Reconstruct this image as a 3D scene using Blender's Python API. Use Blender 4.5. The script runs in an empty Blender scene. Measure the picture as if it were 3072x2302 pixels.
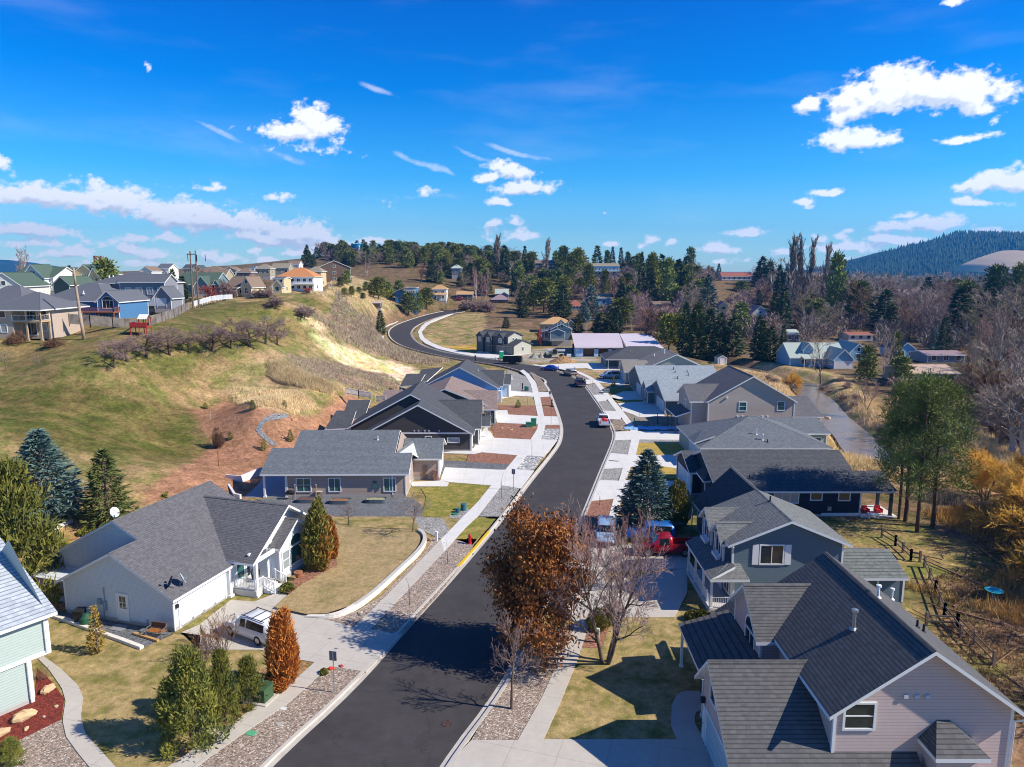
import bpy, math, random
import numpy as np
from mathutils import Vector, Matrix, Euler
from math import radians as R_, sin, cos, pi
scene = bpy.context.scene
COL = scene.collection
rnd = random.Random(7)
# ------------------------------------------------------------ camera (drone, 26 m up, tilted 9 deg down)
F_, CX, CY, PITCH, CH = 2130., 1536., 1151., R_(9.04), 26.
cam = bpy.data.cameras.new('camera'); camo = bpy.data.objects.new('camera', cam); COL.objects.link(camo)
camo.location = (0, 0, CH); camo.rotation_euler = (pi/2 - PITCH, 0, 0)
cam.sensor_fit = 'HORIZONTAL'; cam.sensor_width = 36; cam.lens = 36*F_/3072; cam.clip_start = .5; cam.clip_end = 30000
scene.camera = camo
scene.cycles.filter_width = 1.05
scene.render.resolution_x = 1024; scene.render.resolution_y = 767
# ------------------------------------------------------------ sun and sky
SUN_EL, SUN_XY = R_(38.0), (0.978, -0.205)
L_ = math.hypot(*SUN_XY)
sdir = Vector((cos(SUN_EL)*SUN_XY[0]/L_, cos(SUN_EL)*SUN_XY[1]/L_, sin(SUN_EL)))
sl = bpy.data.lights.new('sun', 'SUN'); sl.energy = 5.0; sl.angle = R_(.5); sl.color = (1, .93, .82)
so = bpy.data.objects.new('sun', sl); COL.objects.link(so)
so.rotation_euler = (-sdir).to_track_quat('-Z', 'Y').to_euler(); so.location = sdir*300
scene.view_settings.view_transform = 'Standard'; scene.view_settings.look = 'None'
scene.view_settings.exposure = 0.45; scene.view_settings.gamma = 1
RG = {'A1':(0,1400,1.839),'A2':(600,1400,1.839),'A3':(1300,1400,1.838),'A4':(2000,1400,1.8377),'B1':(0,700,2.369),
 'B2':(700,950,2.764),'B3':(1400,950,2.764),'B4':(2100,950,2.2757),'B5':(700,700,2.765),'B6':(1400,700,2.765),
 'B7':(2200,650,2.537),'C1':(1140,900,4.424),'C2':(1600,1000,4.424),'C3':(1700,1250,4.144),'C4':(2000,1150,3.16),
 'C5':(980,1080,4.144),'C6':(0,1550,2.764),'D1':(0,740,4.424),'D2':(500,740,4.424),'D3':(1000,700,4.424),
 'D4':(1450,700,4.424),'D5':(1900,700,4.144),'D6':(2350,650,3.0637),'D7':(0,0,1.44),'D8':(1536,0,1.44),'S':(0,0,1.)}
def px(r, x, y):
 a, b, s = RG[r]; return a + x/s, b + y/s
def ray(u, v):
 b = (CY - v)/F_
 return (u - CX)/F_, cos(PITCH) + b*sin(PITCH), -sin(PITCH) + b*cos(PITCH)
def W(r, x, y, z=0.):
 a, b, c = ray(*px(r, x, y)); t = (z - CH)/c
 return a*t, b*t
def WY(r, x, y, Y):
 a, b, c = ray(*px(r, x, y)); t = Y/b
 return a*t, Y, CH + c*t
def azel(u, v):
 a, b, c = ray(u, v)
 return math.atan2(a, b), math.atan2(c, math.hypot(a, b))
world = bpy.data.worlds.new('World'); scene.world = world; world.use_nodes = True
def build_world():
 nt = world.node_tree; N = nt.nodes; L = nt.links; N.clear()
 def nd(t, **k):
  n = N.new(t)
  for a, b in k.items(): setattr(n, a, b)
  return n
 def mth(op, a, b=None, clamp=False):
  n = nd('ShaderNodeMath', operation=op, use_clamp=clamp)
  for i, v in enumerate((a, b)):
   if v is None: continue
   if isinstance(v, (int, float)): n.inputs[i].default_value = v
   else: L.new(v, n.inputs[i])
  return n.outputs[0]
 sky = nd('ShaderNodeTexSky', sky_type='NISHITA', sun_disc=False)
 sky.sun_elevation = SUN_EL; sky.sun_rotation = math.atan2(sdir.x, sdir.y)
 sky.altitude = 800; sky.air_density = 1.0; sky.dust_density = .3; sky.ozone_density = 3.0
 tc = nd('ShaderNodeTexCoord'); sep = nd('ShaderNodeSeparateXYZ'); L.new(tc.outputs['Generated'], sep.inputs[0])
 el = mth('ARCSINE', sep.outputs[2])
 ramp = nd('ShaderNodeValToRGB'); cr = ramp.color_ramp
 L.new(mth('MULTIPLY', el, 1/R_(40), True), ramp.inputs[0])
 cols = SKYRAMP
 while len(cr.elements) < len(cols): cr.elements.new(.5)
 for e, (p, c) in zip(cr.elements, cols): e.position = p; e.color = (*c, 1)
 mul = nd('ShaderNodeMix', data_type='RGBA', blend_type='MULTIPLY'); mul.inputs[0].default_value = 1
 L.new(sky.outputs[0], mul.inputs[6]); L.new(ramp.outputs[0], mul.inputs[7])
 c = mul.outputs[2]
 bg = nd('ShaderNodeBackground'); bg.inputs[1].default_value = SKYSTR; L.new(c, bg.inputs[0])
 out = nd('ShaderNodeOutputWorld'); L.new(bg.outputs[0], out.inputs[0])
SKYSTR = .09
SKYRAMP = [(0, (.85, 1.2, 1.35)), (.07, (.75, 1.25, 1.42)), (.18, (.22, 1.0, 1.5)), (.335, (.0, .70, 1.5)), (.5, (.0, .53, 1.45)), (1, (.25, .6, 1.2))]
CLOUDSTR = .95; CLOUD_HI = (.96, .965, .98, 1); CLOUD_LO = (.62, .67, .76, 1)
def S7(*a): return tuple(v/1.44 for v in a[:4]) + tuple(a[4:])
def S8(*a): return (1536 + a[0]/1.44, a[1]/1.44, 1536 + a[2]/1.44, a[3]/1.44) + tuple(a[4:])
CLOUDS = [S7(*c) for c in [
 (1110,520,1400,600,6,1),(1230,485,1480,600,0,1.1),(1330,478,1400,560,0,.8),(-60,800,300,880,0,1.1),(60,785,250,870,0,1),(280,800,620,905,-3,1.2),(340,790,520,880,0,1),
 (180,830,700,920,-8,1.1),(520,880,1000,985,-10,1.3),(1000,960,1520,1075,-9,1.2),(600,870,960,960,0,1.2),(640,900,1100,1000,-6,1.2),(860,920,1180,1010,0,1.1),(940,990,1350,1060,-4,1.1),(1200,960,1480,1065,-8,1.2),(1100,930,1160,1000,0,.8),(740,835,830,880,0,.6),
 (10,965,230,1020,0,1),(200,985,330,1020,0,.8),(-40,1030,200,1070,0,.8),(120,1080,260,1120,0,.7),(270,1062,375,1110,0,1),(500,1050,600,1100,0,1),(700,1005,765,1045,0,.9),(520,1015,650,1040,0,.5),(380,1040,490,1070,0,.4),
 (620,1080,760,1120,0,.8),(860,1085,930,1125,0,.8),(930,1100,1060,1130,0,.7),(1040,1065,1115,1095,0,.7),(1120,1110,1230,1140,0,.7),(1250,1075,1420,1110,0,.7),(1520,1030,1700,1065,0,.9),
 (-30,665,36,725,0,1),(860,805,950,835,0,.35),(1130,830,1240,858,0,.4),(1230,630,1420,665,0,.35),(1800,810,1860,850,0,.5),(1640,850,1700,885,0,.4),
 (2030,740,2160,785,10,1.1),(2100,700,2290,775,0,1.2),(2150,780,2400,843,0,1.1),(2100,850,2230,893,0,1),(2110,955,2175,985,0,.8),(2190,930,2260,980,0,.8),(2130,990,2330,1050,0,.8),(0,1120,400,1150,0,.5),(500,1125,900,1150,0,.5)]] + [S8(*c) for c in [
 (1340,450,1560,525,28,1.1),(1380,380,1560,500,20,1.1),(1560,315,1780,460,0,1.3),(1640,340,2060,465,-8,1.4),(1900,340,2050,480,0,1.1),(2030,405,2160,440,6,.8),
 (1235,425,1320,492,20,1),(1300,555,1450,635,0,1.1),(1340,570,1605,645,0,1.1),(1860,588,2005,620,0,1),(2060,505,2110,535,20,.6),(1880,0,1935,28,0,.7),
 (1960,765,2120,822,8,1.1),(2040,740,2300,822,0,1.2),(1310,815,1435,843,0,.9),(1220,855,1315,880,0,.9),(1270,878,1320,896,0,.5),(1905,850,1980,880,0,.8),(1950,865,2085,895,0,.9),
 (1660,913,1770,938,0,.9),(1590,950,1770,1000,4,1),(1690,933,1925,1000,0,1.1),(930,988,1090,1020,0,1),(820,1055,975,1098,0,1.1),(1120,1070,1200,1110,0,.7),(1320,1020,1385,1050,0,.8),(1385,1010,1440,1040,0,.7),(1420,993,1470,1012,0,.6),
 (1540,1018,1700,1060,0,.9),(1650,1025,1785,1070,0,1),(1300,1050,1610,1095,0,1),(385,1035,460,1063,0,.9),(565,1018,640,1048,0,.9),(525,1045,575,1068,0,.6),(660,1045,730,1065,0,.4),(340,1040,375,1090,0,.5),(380,908,410,928,0,.5),
 (860,1120,940,1150,0,.7),(980,1115,1030,1140,0,.6),(1990,985,2100,1012,0,.9),(2160,993,2230,1015,0,.8),(1400,1110,1520,1140,0,.6)]]
WISPS = [S7(*c) for c in [(1580,372,1705,412,-18,1),(800,510,1035,605,-20,1),(1155,662,1340,716,-18,1),(1670,660,1970,750,-19,1.1),(1940,645,2150,695,-17,1),(2050,615,2420,690,-14,1),(1640,845,2000,862,2,.5),(900,880,1200,895,-2,.4),(0,765,60,785,-20,.8)]]
# wisps given by their boxes: keep them thin
WISPS = [((u0, (v0+v1)/2-9, u1, (v0+v1)/2+9, r, s)) for (u0, v0, u1, v1, r, s) in WISPS]
build_world()
def vnoise(x, y, seed, octs=4, rough=.55):
 """value noise for the cloud outlines"""
 out = np.zeros_like(x); amp = 1.; tot = 0
 for o in range(octs):
  g = np.random.default_rng(seed + o).random((256, 256)); f = 2**o
  u = x*f; v = y*f; i = np.floor(u).astype(int); j = np.floor(v).astype(int); a = u-i; b = v-j; a = a*a*(3-2*a); b = b*b*(3-2*b)
  i0, i1, j0, j1 = i % 256, (i+1) % 256, j % 256, (j+1) % 256
  out += amp*((g[i0, j0]*(1-a) + g[i1, j0]*a)*(1-b) + (g[i0, j1]*(1-a) + g[i1, j1]*a)*b); tot += amp; amp *= rough
 return out/tot - .5
def build_clouds():
 RAD = 14000.; da = R_(.13)
 azs = np.arange(R_(-52), R_(52), da); els = np.arange(R_(-1.0), R_(34), da)
 A, E = np.meshgrid(azs, els); a = A.ravel(); e = E.ravel()
 wa = a + .022*vnoise(a*22, e*30, 11); we = e + .010*vnoise(a*22+50, e*30+9, 21)
 def field(x, y, lst):
  out = np.full(x.shape, -9.)
  for (u0, v0, u1, v1, rot, s) in lst:
   ca, ce = azel((u0+u1)/2, (v0+v1)/2); w = abs(u1-u0)/2/F_*1.16; h = abs(v1-v0)/2/F_*1.25; r = R_(rot)
   dx = x-ca; dy = y-ce; p = dx*cos(r)+dy*sin(r); q = -dx*sin(r)+dy*cos(r)
   q = np.where(q < 0, q*1.25, q)
   out = np.maximum(out, s*(1-np.sqrt((p/w)**2 + (q/h)**2)))
  return out
 D = field(wa, we, CLOUDS); D2 = field(wa+.003, we+.0075, CLOUDS)
 edge = vnoise(a*60, e*85, 5, 4, .6); D = D*1.1 + edge*1.75; D2 = D2*1.1 + vnoise((a+.003)*60, (e+.0075)*85, 5, 4, .6)*1.75
 Wp = field(wa, we, WISPS) + vnoise(a*30-e*10, e*110+a*40, 8, 4)*1.3
 m1 = field(a, e, [(427, 193, 448, 213, 0, 1)]); m2 = field(a, e, [(414, 198, 437, 222, 0, 1)])
 ce = np.cos(e); P = np.stack([RAD*np.sin(a)*ce, RAD*np.cos(a)*ce, CH + RAD*np.sin(e)], 1)
 me = bpy.data.meshes.new('sky'); nx, ny = len(azs), len(els)
 me.vertices.add(nx*ny); me.vertices.foreach_set('co', P.astype(np.float32).ravel())
 i = np.arange(nx*ny).reshape(ny, nx); q = np.stack([i[:-1, :-1], i[1:, :-1], i[1:, 1:], i[:-1, 1:]], -1).reshape(-1, 4)
 me.loops.add(q.size); me.loops.foreach_set('vertex_index', q.ravel().astype(np.int32)); me.polygons.add(len(q))
 me.polygons.foreach_set('loop_start', np.arange(0, q.size, 4, dtype=np.int32)); me.polygons.foreach_set('use_smooth', np.ones(len(q), bool))
 moon = np.clip((np.minimum(m1, -m2+.0))*8, 0, 1)
 for n, v in (('fa', np.stack([D, D2, Wp], 1)), ('fb', np.stack([a, e, moon], 1))):
  at = me.attributes.new(n, 'FLOAT_VECTOR', 'POINT'); at.data.foreach_set('vector', v.astype(np.float32).ravel())
 me.update(); me.validate()
 m = bpy.data.materials.new('cloud_layer'); m.use_nodes = True; nt = m.node_tree; N = nt.nodes; L = nt.links; N.clear()
 def mth(op, *v, clamp=False):
  n = N.new('ShaderNodeMath'); n.operation = op; n.use_clamp = clamp
  for k, x in enumerate(v):
   if isinstance(x, (int, float)): n.inputs[k].default_value = x
   else: L.new(x, n.inputs[k])
  return n.outputs[0]
 def att(n): q = N.new('ShaderNodeAttribute'); q.attribute_name = n; s = N.new('ShaderNodeSeparateXYZ'); L.new(q.outputs['Vector'], s.inputs[0]); return q.outputs['Vector'], s.outputs
 def rng(v, a, b, c=0, d=1): n = N.new('ShaderNodeMapRange'); n.interpolation_type = 'SMOOTHSTEP'; L.new(v, n.inputs[0]); n.inputs[1].default_value = a; n.inputs[2].default_value = b; n.inputs[3].default_value = c; n.inputs[4].default_value = d; return n.outputs[0]
 _, F1 = att('fa'); V2, F2 = att('fb')
 def noise(s, d): n = N.new('ShaderNodeTexNoise'); n.inputs['Scale'].default_value = s; n.inputs['Detail'].default_value = d; n.inputs['Roughness'].default_value = .6; mp = N.new('ShaderNodeMapping'); mp.inputs[3].default_value = (1, 1.4, 0); L.new(V2, mp.inputs[0]); L.new(mp.outputs[0], n.inputs[0]); return n.outputs['Fac']
 n1 = mth('SUBTRACT', noise(150, 6), .5)
 val = mth('ADD', F1[0], mth('MULTIPLY', n1, 1.1)); ac = rng(val, -.08, .62)
 sh = rng(mth('ADD', mth('SUBTRACT', F1[1], F1[0]), mth('MULTIPLY', n1, .35)), -.12, .62)
 aw = rng(mth('ADD', F1[2], mth('MULTIPLY', n1, .5)), 0, .9, 0, .38)
 veil = N.new('ShaderNodeMapping'); veil.inputs[2].default_value = (0, 0, R_(28)); veil.inputs[3].default_value = (1, 5, 0); L.new(V2, veil.inputs[0])
 nv = N.new('ShaderNodeTexNoise'); nv.inputs['Scale'].default_value = 3.4; nv.inputs['Detail'].default_value = 5; L.new(veil.outputs[0], nv.inputs[0])
 av = rng(nv.outputs['Fac'], .48, .8, 0, .10)
 mx = N.new('ShaderNodeMix'); mx.data_type = 'RGBA'; L.new(sh, mx.inputs[0]); mx.inputs[6].default_value = CLOUD_HI; mx.inputs[7].default_value = CLOUD_LO
 fade = rng(F2[1], R_(-.5), R_(.8))
 al = mth('MAXIMUM', mth('MAXIMUM', mth('MULTIPLY', ac, .97), mth('MULTIPLY', F2[2], .7)), mth('MAXIMUM', aw, av)); al = mth('MULTIPLY', al, fade)
 em = N.new('ShaderNodeEmission'); L.new(mx.outputs[2], em.inputs[0]); em.inputs[1].default_value = CLOUDSTR
 tr = N.new('ShaderNodeBsdfTransparent'); ms = N.new('ShaderNodeMixShader'); L.new(al, ms.inputs[0]); L.new(tr.outputs[0], ms.inputs[1]); L.new(em.outputs[0], ms.inputs[2])
 out = N.new('ShaderNodeOutputMaterial'); L.new(ms.outputs[0], out.inputs[0]); m.cycles.emission_sampling = 'NONE'
 me.materials.append(m); o = bpy.data.objects.new('sky', me); COL.objects.link(o); o['kind'] = 'structure'
build_clouds()
# ------------------------------------------------------------ materials
MATS = {}
def nodes(name):
 m = bpy.data.materials.new(name); m.use_nodes = True; nt = m.node_tree
 return m, nt, nt.nodes, nt.links, nt.nodes['Principled BSDF']
def mat(name, col, rough=.8, kind='noise', amt=.18, scale=3., bump=0., spec=.3, metal=0., col2=None, thr=(.45, .6), c3=None):
 """procedural material. kinds: plain, noise, siding, shingle, batten, speck (gravel), grass"""
 if name in MATS: return MATS[name]
 m, nt, N, L, B = nodes(name); MATS[name] = m
 B.inputs['Roughness'].default_value = rough; B.inputs['Metallic'].default_value = metal
 B.inputs['Specular IOR Level'].default_value = spec
 def mth(op, a, b=None, c=None, clamp=False):
  n = N.new('ShaderNodeMath'); n.operation = op; n.use_clamp = clamp
  for i, v in enumerate((a, b, c)):
   if v is None: continue
   if isinstance(v, (int, float)): n.inputs[i].default_value = v
   else: L.new(v, n.inputs[i])
  return n.outputs[0]
 def noise(sc, det=4, vec=None, rough=.6):
  n = N.new('ShaderNodeTexNoise'); n.inputs['Scale'].default_value = sc; n.inputs['Detail'].default_value = det; n.inputs['Roughness'].default_value = rough
  L.new(vec or co, n.inputs[0]); return n
 tc = N.new('ShaderNodeTexCoord'); co = tc.outputs['Object']
 if kind == 'plain':
  B.inputs['Base Color'].default_value = (*col, 1); return m
 def scaled(f, c=col):
  mx = N.new('ShaderNodeVectorMath'); mx.operation = 'SCALE'
  if isinstance(c, tuple): mx.inputs[0].default_value = c
  else: L.new(c, mx.inputs[0])
  L.new(f, mx.inputs['Scale']); return mx.outputs[0]
 base = col
 if col2:
  nb = noise(scale*.25, 5); mr = N.new('ShaderNodeMapRange'); L.new(nb.outputs['Fac'], mr.inputs[0]); mr.inputs[1].default_value = thr[0]; mr.inputs[2].default_value = thr[1]
  mx = N.new('ShaderNodeMix'); mx.data_type = 'RGBA'; L.new(mr.outputs[0], mx.inputs[0]); mx.inputs[6].default_value = (*col, 1); mx.inputs[7].default_value = (*col2, 1); base = mx.outputs[2]
 n1 = noise(scale, 6); n0 = noise(.15, 2)
 f = mth('MULTIPLY_ADD', n1.outputs['Fac'], 2*amt, 1 - amt)
 f = mth('MULTIPLY', f, mth('MULTIPLY_ADD', n0.outputs['Fac'], .5*amt, 1 - .25*amt))
 hgt = n1.outputs['Fac']
 sep = N.new('ShaderNodeSeparateXYZ'); L.new(co, sep.inputs[0]); X, Y, Z = sep.outputs
 if kind == 'siding':
  r = mth('FRACT', mth('MULTIPLY', Z, 1/.17))
  line = mth('LESS_THAN', r, .13)
  f = mth('MULTIPLY', f, mth('MULTIPLY_ADD', line, -.3, 1)); hgt = mth('MULTIPLY', r, -1.)
 if kind == 'batten':
  r = mth('FRACT', mth('MULTIPLY', mth('ADD', X, Y), 1/.4)); line = mth('LESS_THAN', r, .15)
  f = mth('MULTIPLY', f, mth('MULTIPLY_ADD', line, -.14, 1)); hgt = line
 if kind in ('shingle', 'shingle2'):
  rh = .085 if kind == 'shingle' else .125
  row = mth('MULTIPLY', Z, 1/rh); ri = mth('FLOOR', row); r = mth('FRACT', row)
  cv = N.new('ShaderNodeCombineXYZ')
  off = mth('MULTIPLY', ri, .37)
  tb = .24 if kind == 'shingle' else .3; L.new(mth('FLOOR', mth('ADD', mth('MULTIPLY', X, 1/tb), off)), cv.inputs[0]); L.new(mth('FLOOR', mth('ADD', mth('MULTIPLY', Y, 1/tb), off)), cv.inputs[1]); L.new(ri, cv.inputs[2])
  wn = N.new('ShaderNodeTexWhiteNoise'); L.new(cv.outputs[0], wn.inputs[0])
  f = mth('MULTIPLY', f, mth('MULTIPLY_ADD', wn.outputs['Value'], .34 if kind == 'shingle' else .26, .83))
  line = mth('LESS_THAN', r, .24); f = mth('MULTIPLY', f, mth('MULTIPLY_ADD', line, -.3 if kind == 'shingle' else -.5, 1))
  hgt = mth('SUBTRACT', mth('MULTIPLY', wn.outputs['Value'], .5), mth('MULTIPLY', r, .8)); bump = bump or .5
 if kind == 'speck':
  vo = N.new('ShaderNodeTexVoronoi'); vo.inputs['Scale'].default_value = scale*2.2; L.new(co, vo.inputs[0])
  sc = N.new('ShaderNodeSeparateColor'); L.new(vo.outputs['Color'], sc.inputs[0])
  f = mth('MULTIPLY', f, mth('MULTIPLY_ADD', sc.outputs[0], 1.1, .45)); hgt = mth('MULTIPLY', vo.outputs['Distance'], -1.)
  n4 = noise(.6, 3); f = mth('MULTIPLY', f, mth('MULTIPLY_ADD', n4.outputs['Fac'], .5, .75))
  if c3:
   mx = N.new('ShaderNodeMix'); mx.data_type = 'RGBA'; L.new(mth('GREATER_THAN', sc.outputs[1], .8), mx.inputs[0])
   if isinstance(base, tuple): mx.inputs[6].default_value = (*base, 1)
   else: L.new(base, mx.inputs[6])
   mx.inputs[7].default_value = (*c3, 1); base = mx.outputs[2]
 if kind == 'concrete':
  n5 = noise(.5, 5, rough=.7); f = mth('MULTIPLY', f, mth('MULTIPLY_ADD', n5.outputs['Fac'], .3, .85))
  n6 = noise(60, 2); f = mth('MULTIPLY', f, mth('MULTIPLY_ADD', n6.outputs['Fac'], .16, .92))
  ca, sa = cos(R_(17)), sin(R_(17))
  if c3:
   ca, sa = c3
  for (p, q, per) in ((ca, -sa, 2.6), (sa, ca, 2.6)):
   g = mth('FRACT', mth('MULTIPLY', mth('ADD', mth('MULTIPLY', X, p), mth('MULTIPLY', Y, q)), 1/per))
   f = mth('MULTIPLY', f, mth('MULTIPLY_ADD', mth('LESS_THAN', g, .012), -.3, 1))
 if kind == 'asphalt':
  for q, k in ((.22, .8), (1.3, .5), (45, .7)): f = mth('MULTIPLY', f, mth('MULTIPLY_ADD', noise(q, 5).outputs['Fac'], k, 1-k/2))
  vo = N.new('ShaderNodeTexVoronoi'); vo.feature = 'DISTANCE_TO_EDGE'; vo.inputs['Scale'].default_value = .09; wv = N.new('ShaderNodeVectorMath'); wv.operation = 'MULTIPLY_ADD'; L.new(noise(.5, 5).outputs['Color'], wv.inputs[0]); wv.inputs[1].default_value = (5, 5, 0); L.new(co, wv.inputs[2]); L.new(wv.outputs[0], vo.inputs[0]); f = mth('MULTIPLY', f, mth('MULTIPLY_ADD', mth('LESS_THAN', vo.outputs['Distance'], .004), -.15, 1))
 if kind == 'grass':
  n4 = noise(14, 4); f = mth('MULTIPLY', f, mth('MULTIPLY_ADD', n4.outputs['Fac'], 1.9, .05)); hgt = n4.outputs['Fac']
  n7 = noise(2.6, 5); f = mth('MULTIPLY', f, mth('MULTIPLY_ADD', n7.outputs['Fac'], 1.3, .35))
 L.new(scaled(f, base), B.inputs['Base Color'])
 if bump:
  b = N.new('ShaderNodeBump'); b.inputs['Strength'].default_value = bump; b.inputs['Distance'].default_value = .03
  L.new(hgt, b.inputs['Height']); L.new(b.outputs[0], B.inputs['Normal'])
 return m
# ------------------------------------------------------------ object helpers
def tag(o, label=None, cat=None, group=None, kind=None):
 if label: o['label'] = label
 if cat: o['category'] = cat
 if group: o['group'] = group
 if kind: o['kind'] = kind
 return o
def empty(name, loc=(0, 0, 0), rz=0, label=None, cat=None, group=None, scale=None):
 o = bpy.data.objects.new(name, None); COL.objects.link(o); o.location = loc; o.rotation_euler = (0, 0, rz)
 o.empty_display_size = .3
 if scale: o.scale = scale
 return tag(o, label, cat, group)
def copy_tree(o, parent=None):
 c = o.copy(); COL.objects.link(c); c.parent = parent
 for ch in list(o.children): copy_tree(ch, c)
 return c
class MB:
 def __init__(s): s.v = []; s.f = []; s.m = []
 def poly(s, pts, m=0):
  n = len(s.v); s.v += [tuple(p) for p in pts]; s.f.append(tuple(range(n, n + len(pts)))); s.m.append(m)
 def box(s, x0, x1, y0, y1, z0, z1, m=0, top=None):
  n = len(s.v)
  s.v += [(x0,y0,z0),(x1,y0,z0),(x1,y1,z0),(x0,y1,z0),(x0,y0,z1),(x1,y0,z1),(x1,y1,z1),(x0,y1,z1)]
  for k, f in enumerate(((0,3,2,1),(4,5,6,7),(0,1,5,4),(1,2,6,5),(2,3,7,6),(3,0,4,7))):
   s.f.append(tuple(n + i for i in f)); s.m.append(top if (top is not None and k == 1) else m)
 def slab(s, pts, th, m0=0, m1=0, d=None):
  """closed plate: pts = top corners (ccw seen from above), thickness th downwards"""
  n = len(s.v); k = len(pts); d = d or (0, 0, -th)
  s.v += [tuple(p) for p in pts] + [(p[0]+d[0], p[1]+d[1], p[2]+d[2]) for p in pts]
  s.f.append(tuple(range(n, n+k))); s.m.append(m0)
  s.f.append(tuple(range(n+2*k-1, n+k-1, -1))); s.m.append(m1)
  for i in range(k):
   j = (i+1) % k; s.f.append((n+i, n+k+i, n+k+j, n+j)); s.m.append(m1)
 def tube(s, a, b, r0, r1=None, n=6, m=0, caps=True):
  a = Vector(a); b = Vector(b); r1 = r0 if r1 is None else r1; d = (b - a)
  if d.length < 1e-6: return
  d.normalize(); u = d.orthogonal().normalized(); w = d.cross(u); k = len(s.v)
  for c, r in ((a, r0), (b, r1)):
   for i in range(n):
    t = 2*pi*i/n; s.v.append(tuple(c + (u*cos(t) + w*sin(t))*r))
  for i in range(n):
   j = (i+1) % n; s.f.append((k+i, k+j, k+n+j, k+n+i)); s.m.append(m)
  if caps and n > 2:
   s.f.append(tuple(k+n-1-i for i in range(n))); s.m.append(m); s.f.append(tuple(k+n+i for i in range(n))); s.m.append(m)
 def lathe(s, prof, n=16, m=0, c=(0, 0, 0), sx=1, sy=1):
  k = len(s.v)
  for (r, z) in prof:
   for i in range(n):
    t = 2*pi*i/n; s.v.append((c[0]+r*cos(t)*sx, c[1]+r*sin(t)*sy, c[2]+z))
  for q in range(len(prof)-1):
   for i in range(n):
    j = (i+1) % n; s.f.append((k+q*n+i, k+q*n+j, k+(q+1)*n+j, k+(q+1)*n+i)); s.m.append(m)
  s.f.append(tuple(k+n-1-i for i in range(n))); s.m.append(m)
  q = len(prof)-1; s.f.append(tuple(k+q*n+i for i in range(n))); s.m.append(m)
 def blob(s, c, rx, ry, rz, n=10, m=0, jit=.15, rg=rnd, zmin=None):
  k = len(s.v); rows = n//2 + 1
  for q in range(rows+1):
   ph = pi*q/rows
   for i in range(n):
    t = 2*pi*i/n; j = 1 + rg.uniform(-jit, jit)
    z = c[2] + cos(ph)*rz*j
    if zmin is not None: z = max(z, zmin)
    s.v.append((c[0]+sin(ph)*cos(t)*rx*j, c[1]+sin(ph)*sin(t)*ry*j, z))
  for q in range(rows):
   for i in range(n):
    j = (i+1) % n; s.f.append((k+q*n+i, k+(q+1)*n+i, k+(q+1)*n+j, k+q*n+j)); s.m.append(m)
 def path(s, pts, r0, r1, n=5, m=0):
  for i in range(len(pts)-1):
   t0 = i/(len(pts)-1); t1 = (i+1)/(len(pts)-1)
   s.tube(pts[i], pts[i+1], r0+(r1-r0)*t0, r0+(r1-r0)*t1, n, m, caps=(i == 0 or i == len(pts)-2))
 def mesh(s, name, mats, smooth=False):
  me = bpy.data.meshes.new(name); me.from_pydata(s.v, [], s.f)
  for m in mats: me.materials.append(m)
  if len(mats) > 1: me.polygons.foreach_set('material_index', s.m)
  if smooth: me.polygons.foreach_set('use_smooth', [True]*len(s.f))
  me.update(); return me
 def build(s, name, mats, parent=None, smooth=False, loc=(0, 0, 0), rz=0):
  if name in ('corner_trim', 'wall_vent', 'trim_board', 'electric_meter', 'gutter') and parent is not None and len(s.v) > 8:
   for b in s.pieces(): o = b.build_one(name, mats, parent, smooth, loc, rz)
   return o
  return s.build_one(name, mats, parent, smooth, loc, rz)
 def pieces(s):
  par = list(range(len(s.v)))
  def fd(i):
   while par[i] != i: par[i] = par[par[i]]; i = par[i]
   return i
  for f in s.f:
   for i in f[1:]: par[fd(i)] = fd(f[0])
  G = {}
  for f, m in zip(s.f, s.m): G.setdefault(fd(f[0]), []).append((f, m))
  for fs in G.values():
   b = MB(); mp = {}
   for f, m in fs:
    for i in f:
     if i not in mp: mp[i] = len(b.v); b.v.append(s.v[i])
    b.f.append(tuple(mp[i] for i in f)); b.m.append(m)
   yield b
 def build_one(s, name, mats, parent=None, smooth=False, loc=(0, 0, 0), rz=0):
  if not isinstance(mats, (list, tuple)): mats = [mats]
  o = bpy.data.objects.new(name, s.mesh(name, mats, smooth)); COL.objects.link(o)
  o.location = loc; o.rotation_euler = (0, 0, rz); o.parent = parent
  return o
# ------------------------------------------------------------ terrain heights
def cpz(r, x, y, z): X, Y = W(r, x, y, z); return (X, Y, z)
def cpy(r, x, y, Y): return WY(r, x, y, Y)
flat = [(x, y, 0) for x in (-10, 12, 35, 60) for y in (20, 50, 80, 110, 140, 170, 200)] + \
  [(90, y, -.3) for y in (20, 60, 110, 160, 220)] + [(150, 60, 0), (150, 150, 0), (150, 250, 0), cpy('D2', 2200, 480, 330), cpy('D2', 1700, 590, 285), cpy('D2', 1490, 625, 250), (90, 300, 0), (160, 400, 0), (250, 300, 0), (250, 600, 1), (400, 500, 0), (40, 240, .5), (10, 225, 0),
  (-40, 10, 0), (-40, 35, 0), (-60, 20, .5), (-34, 60, .3), (-40, 48, .3), (-30, 84, .5), (-29, 98, .6), (-24, 104, .2), (-20, 120, .4), (-20, 135, .5), (-20, 150, .3), (-14, 165, .2), (-4, 185, 0), (-2, 205, 0),
  (-50, 70, 2.6), (-44, 60, 1.0), (-62, 50, 2.5), (-80, 60, 6), (-80, 30, 4), (-120, 60, 11), (-120, 20, 9), (-38, 72, 1.5)]
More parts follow.
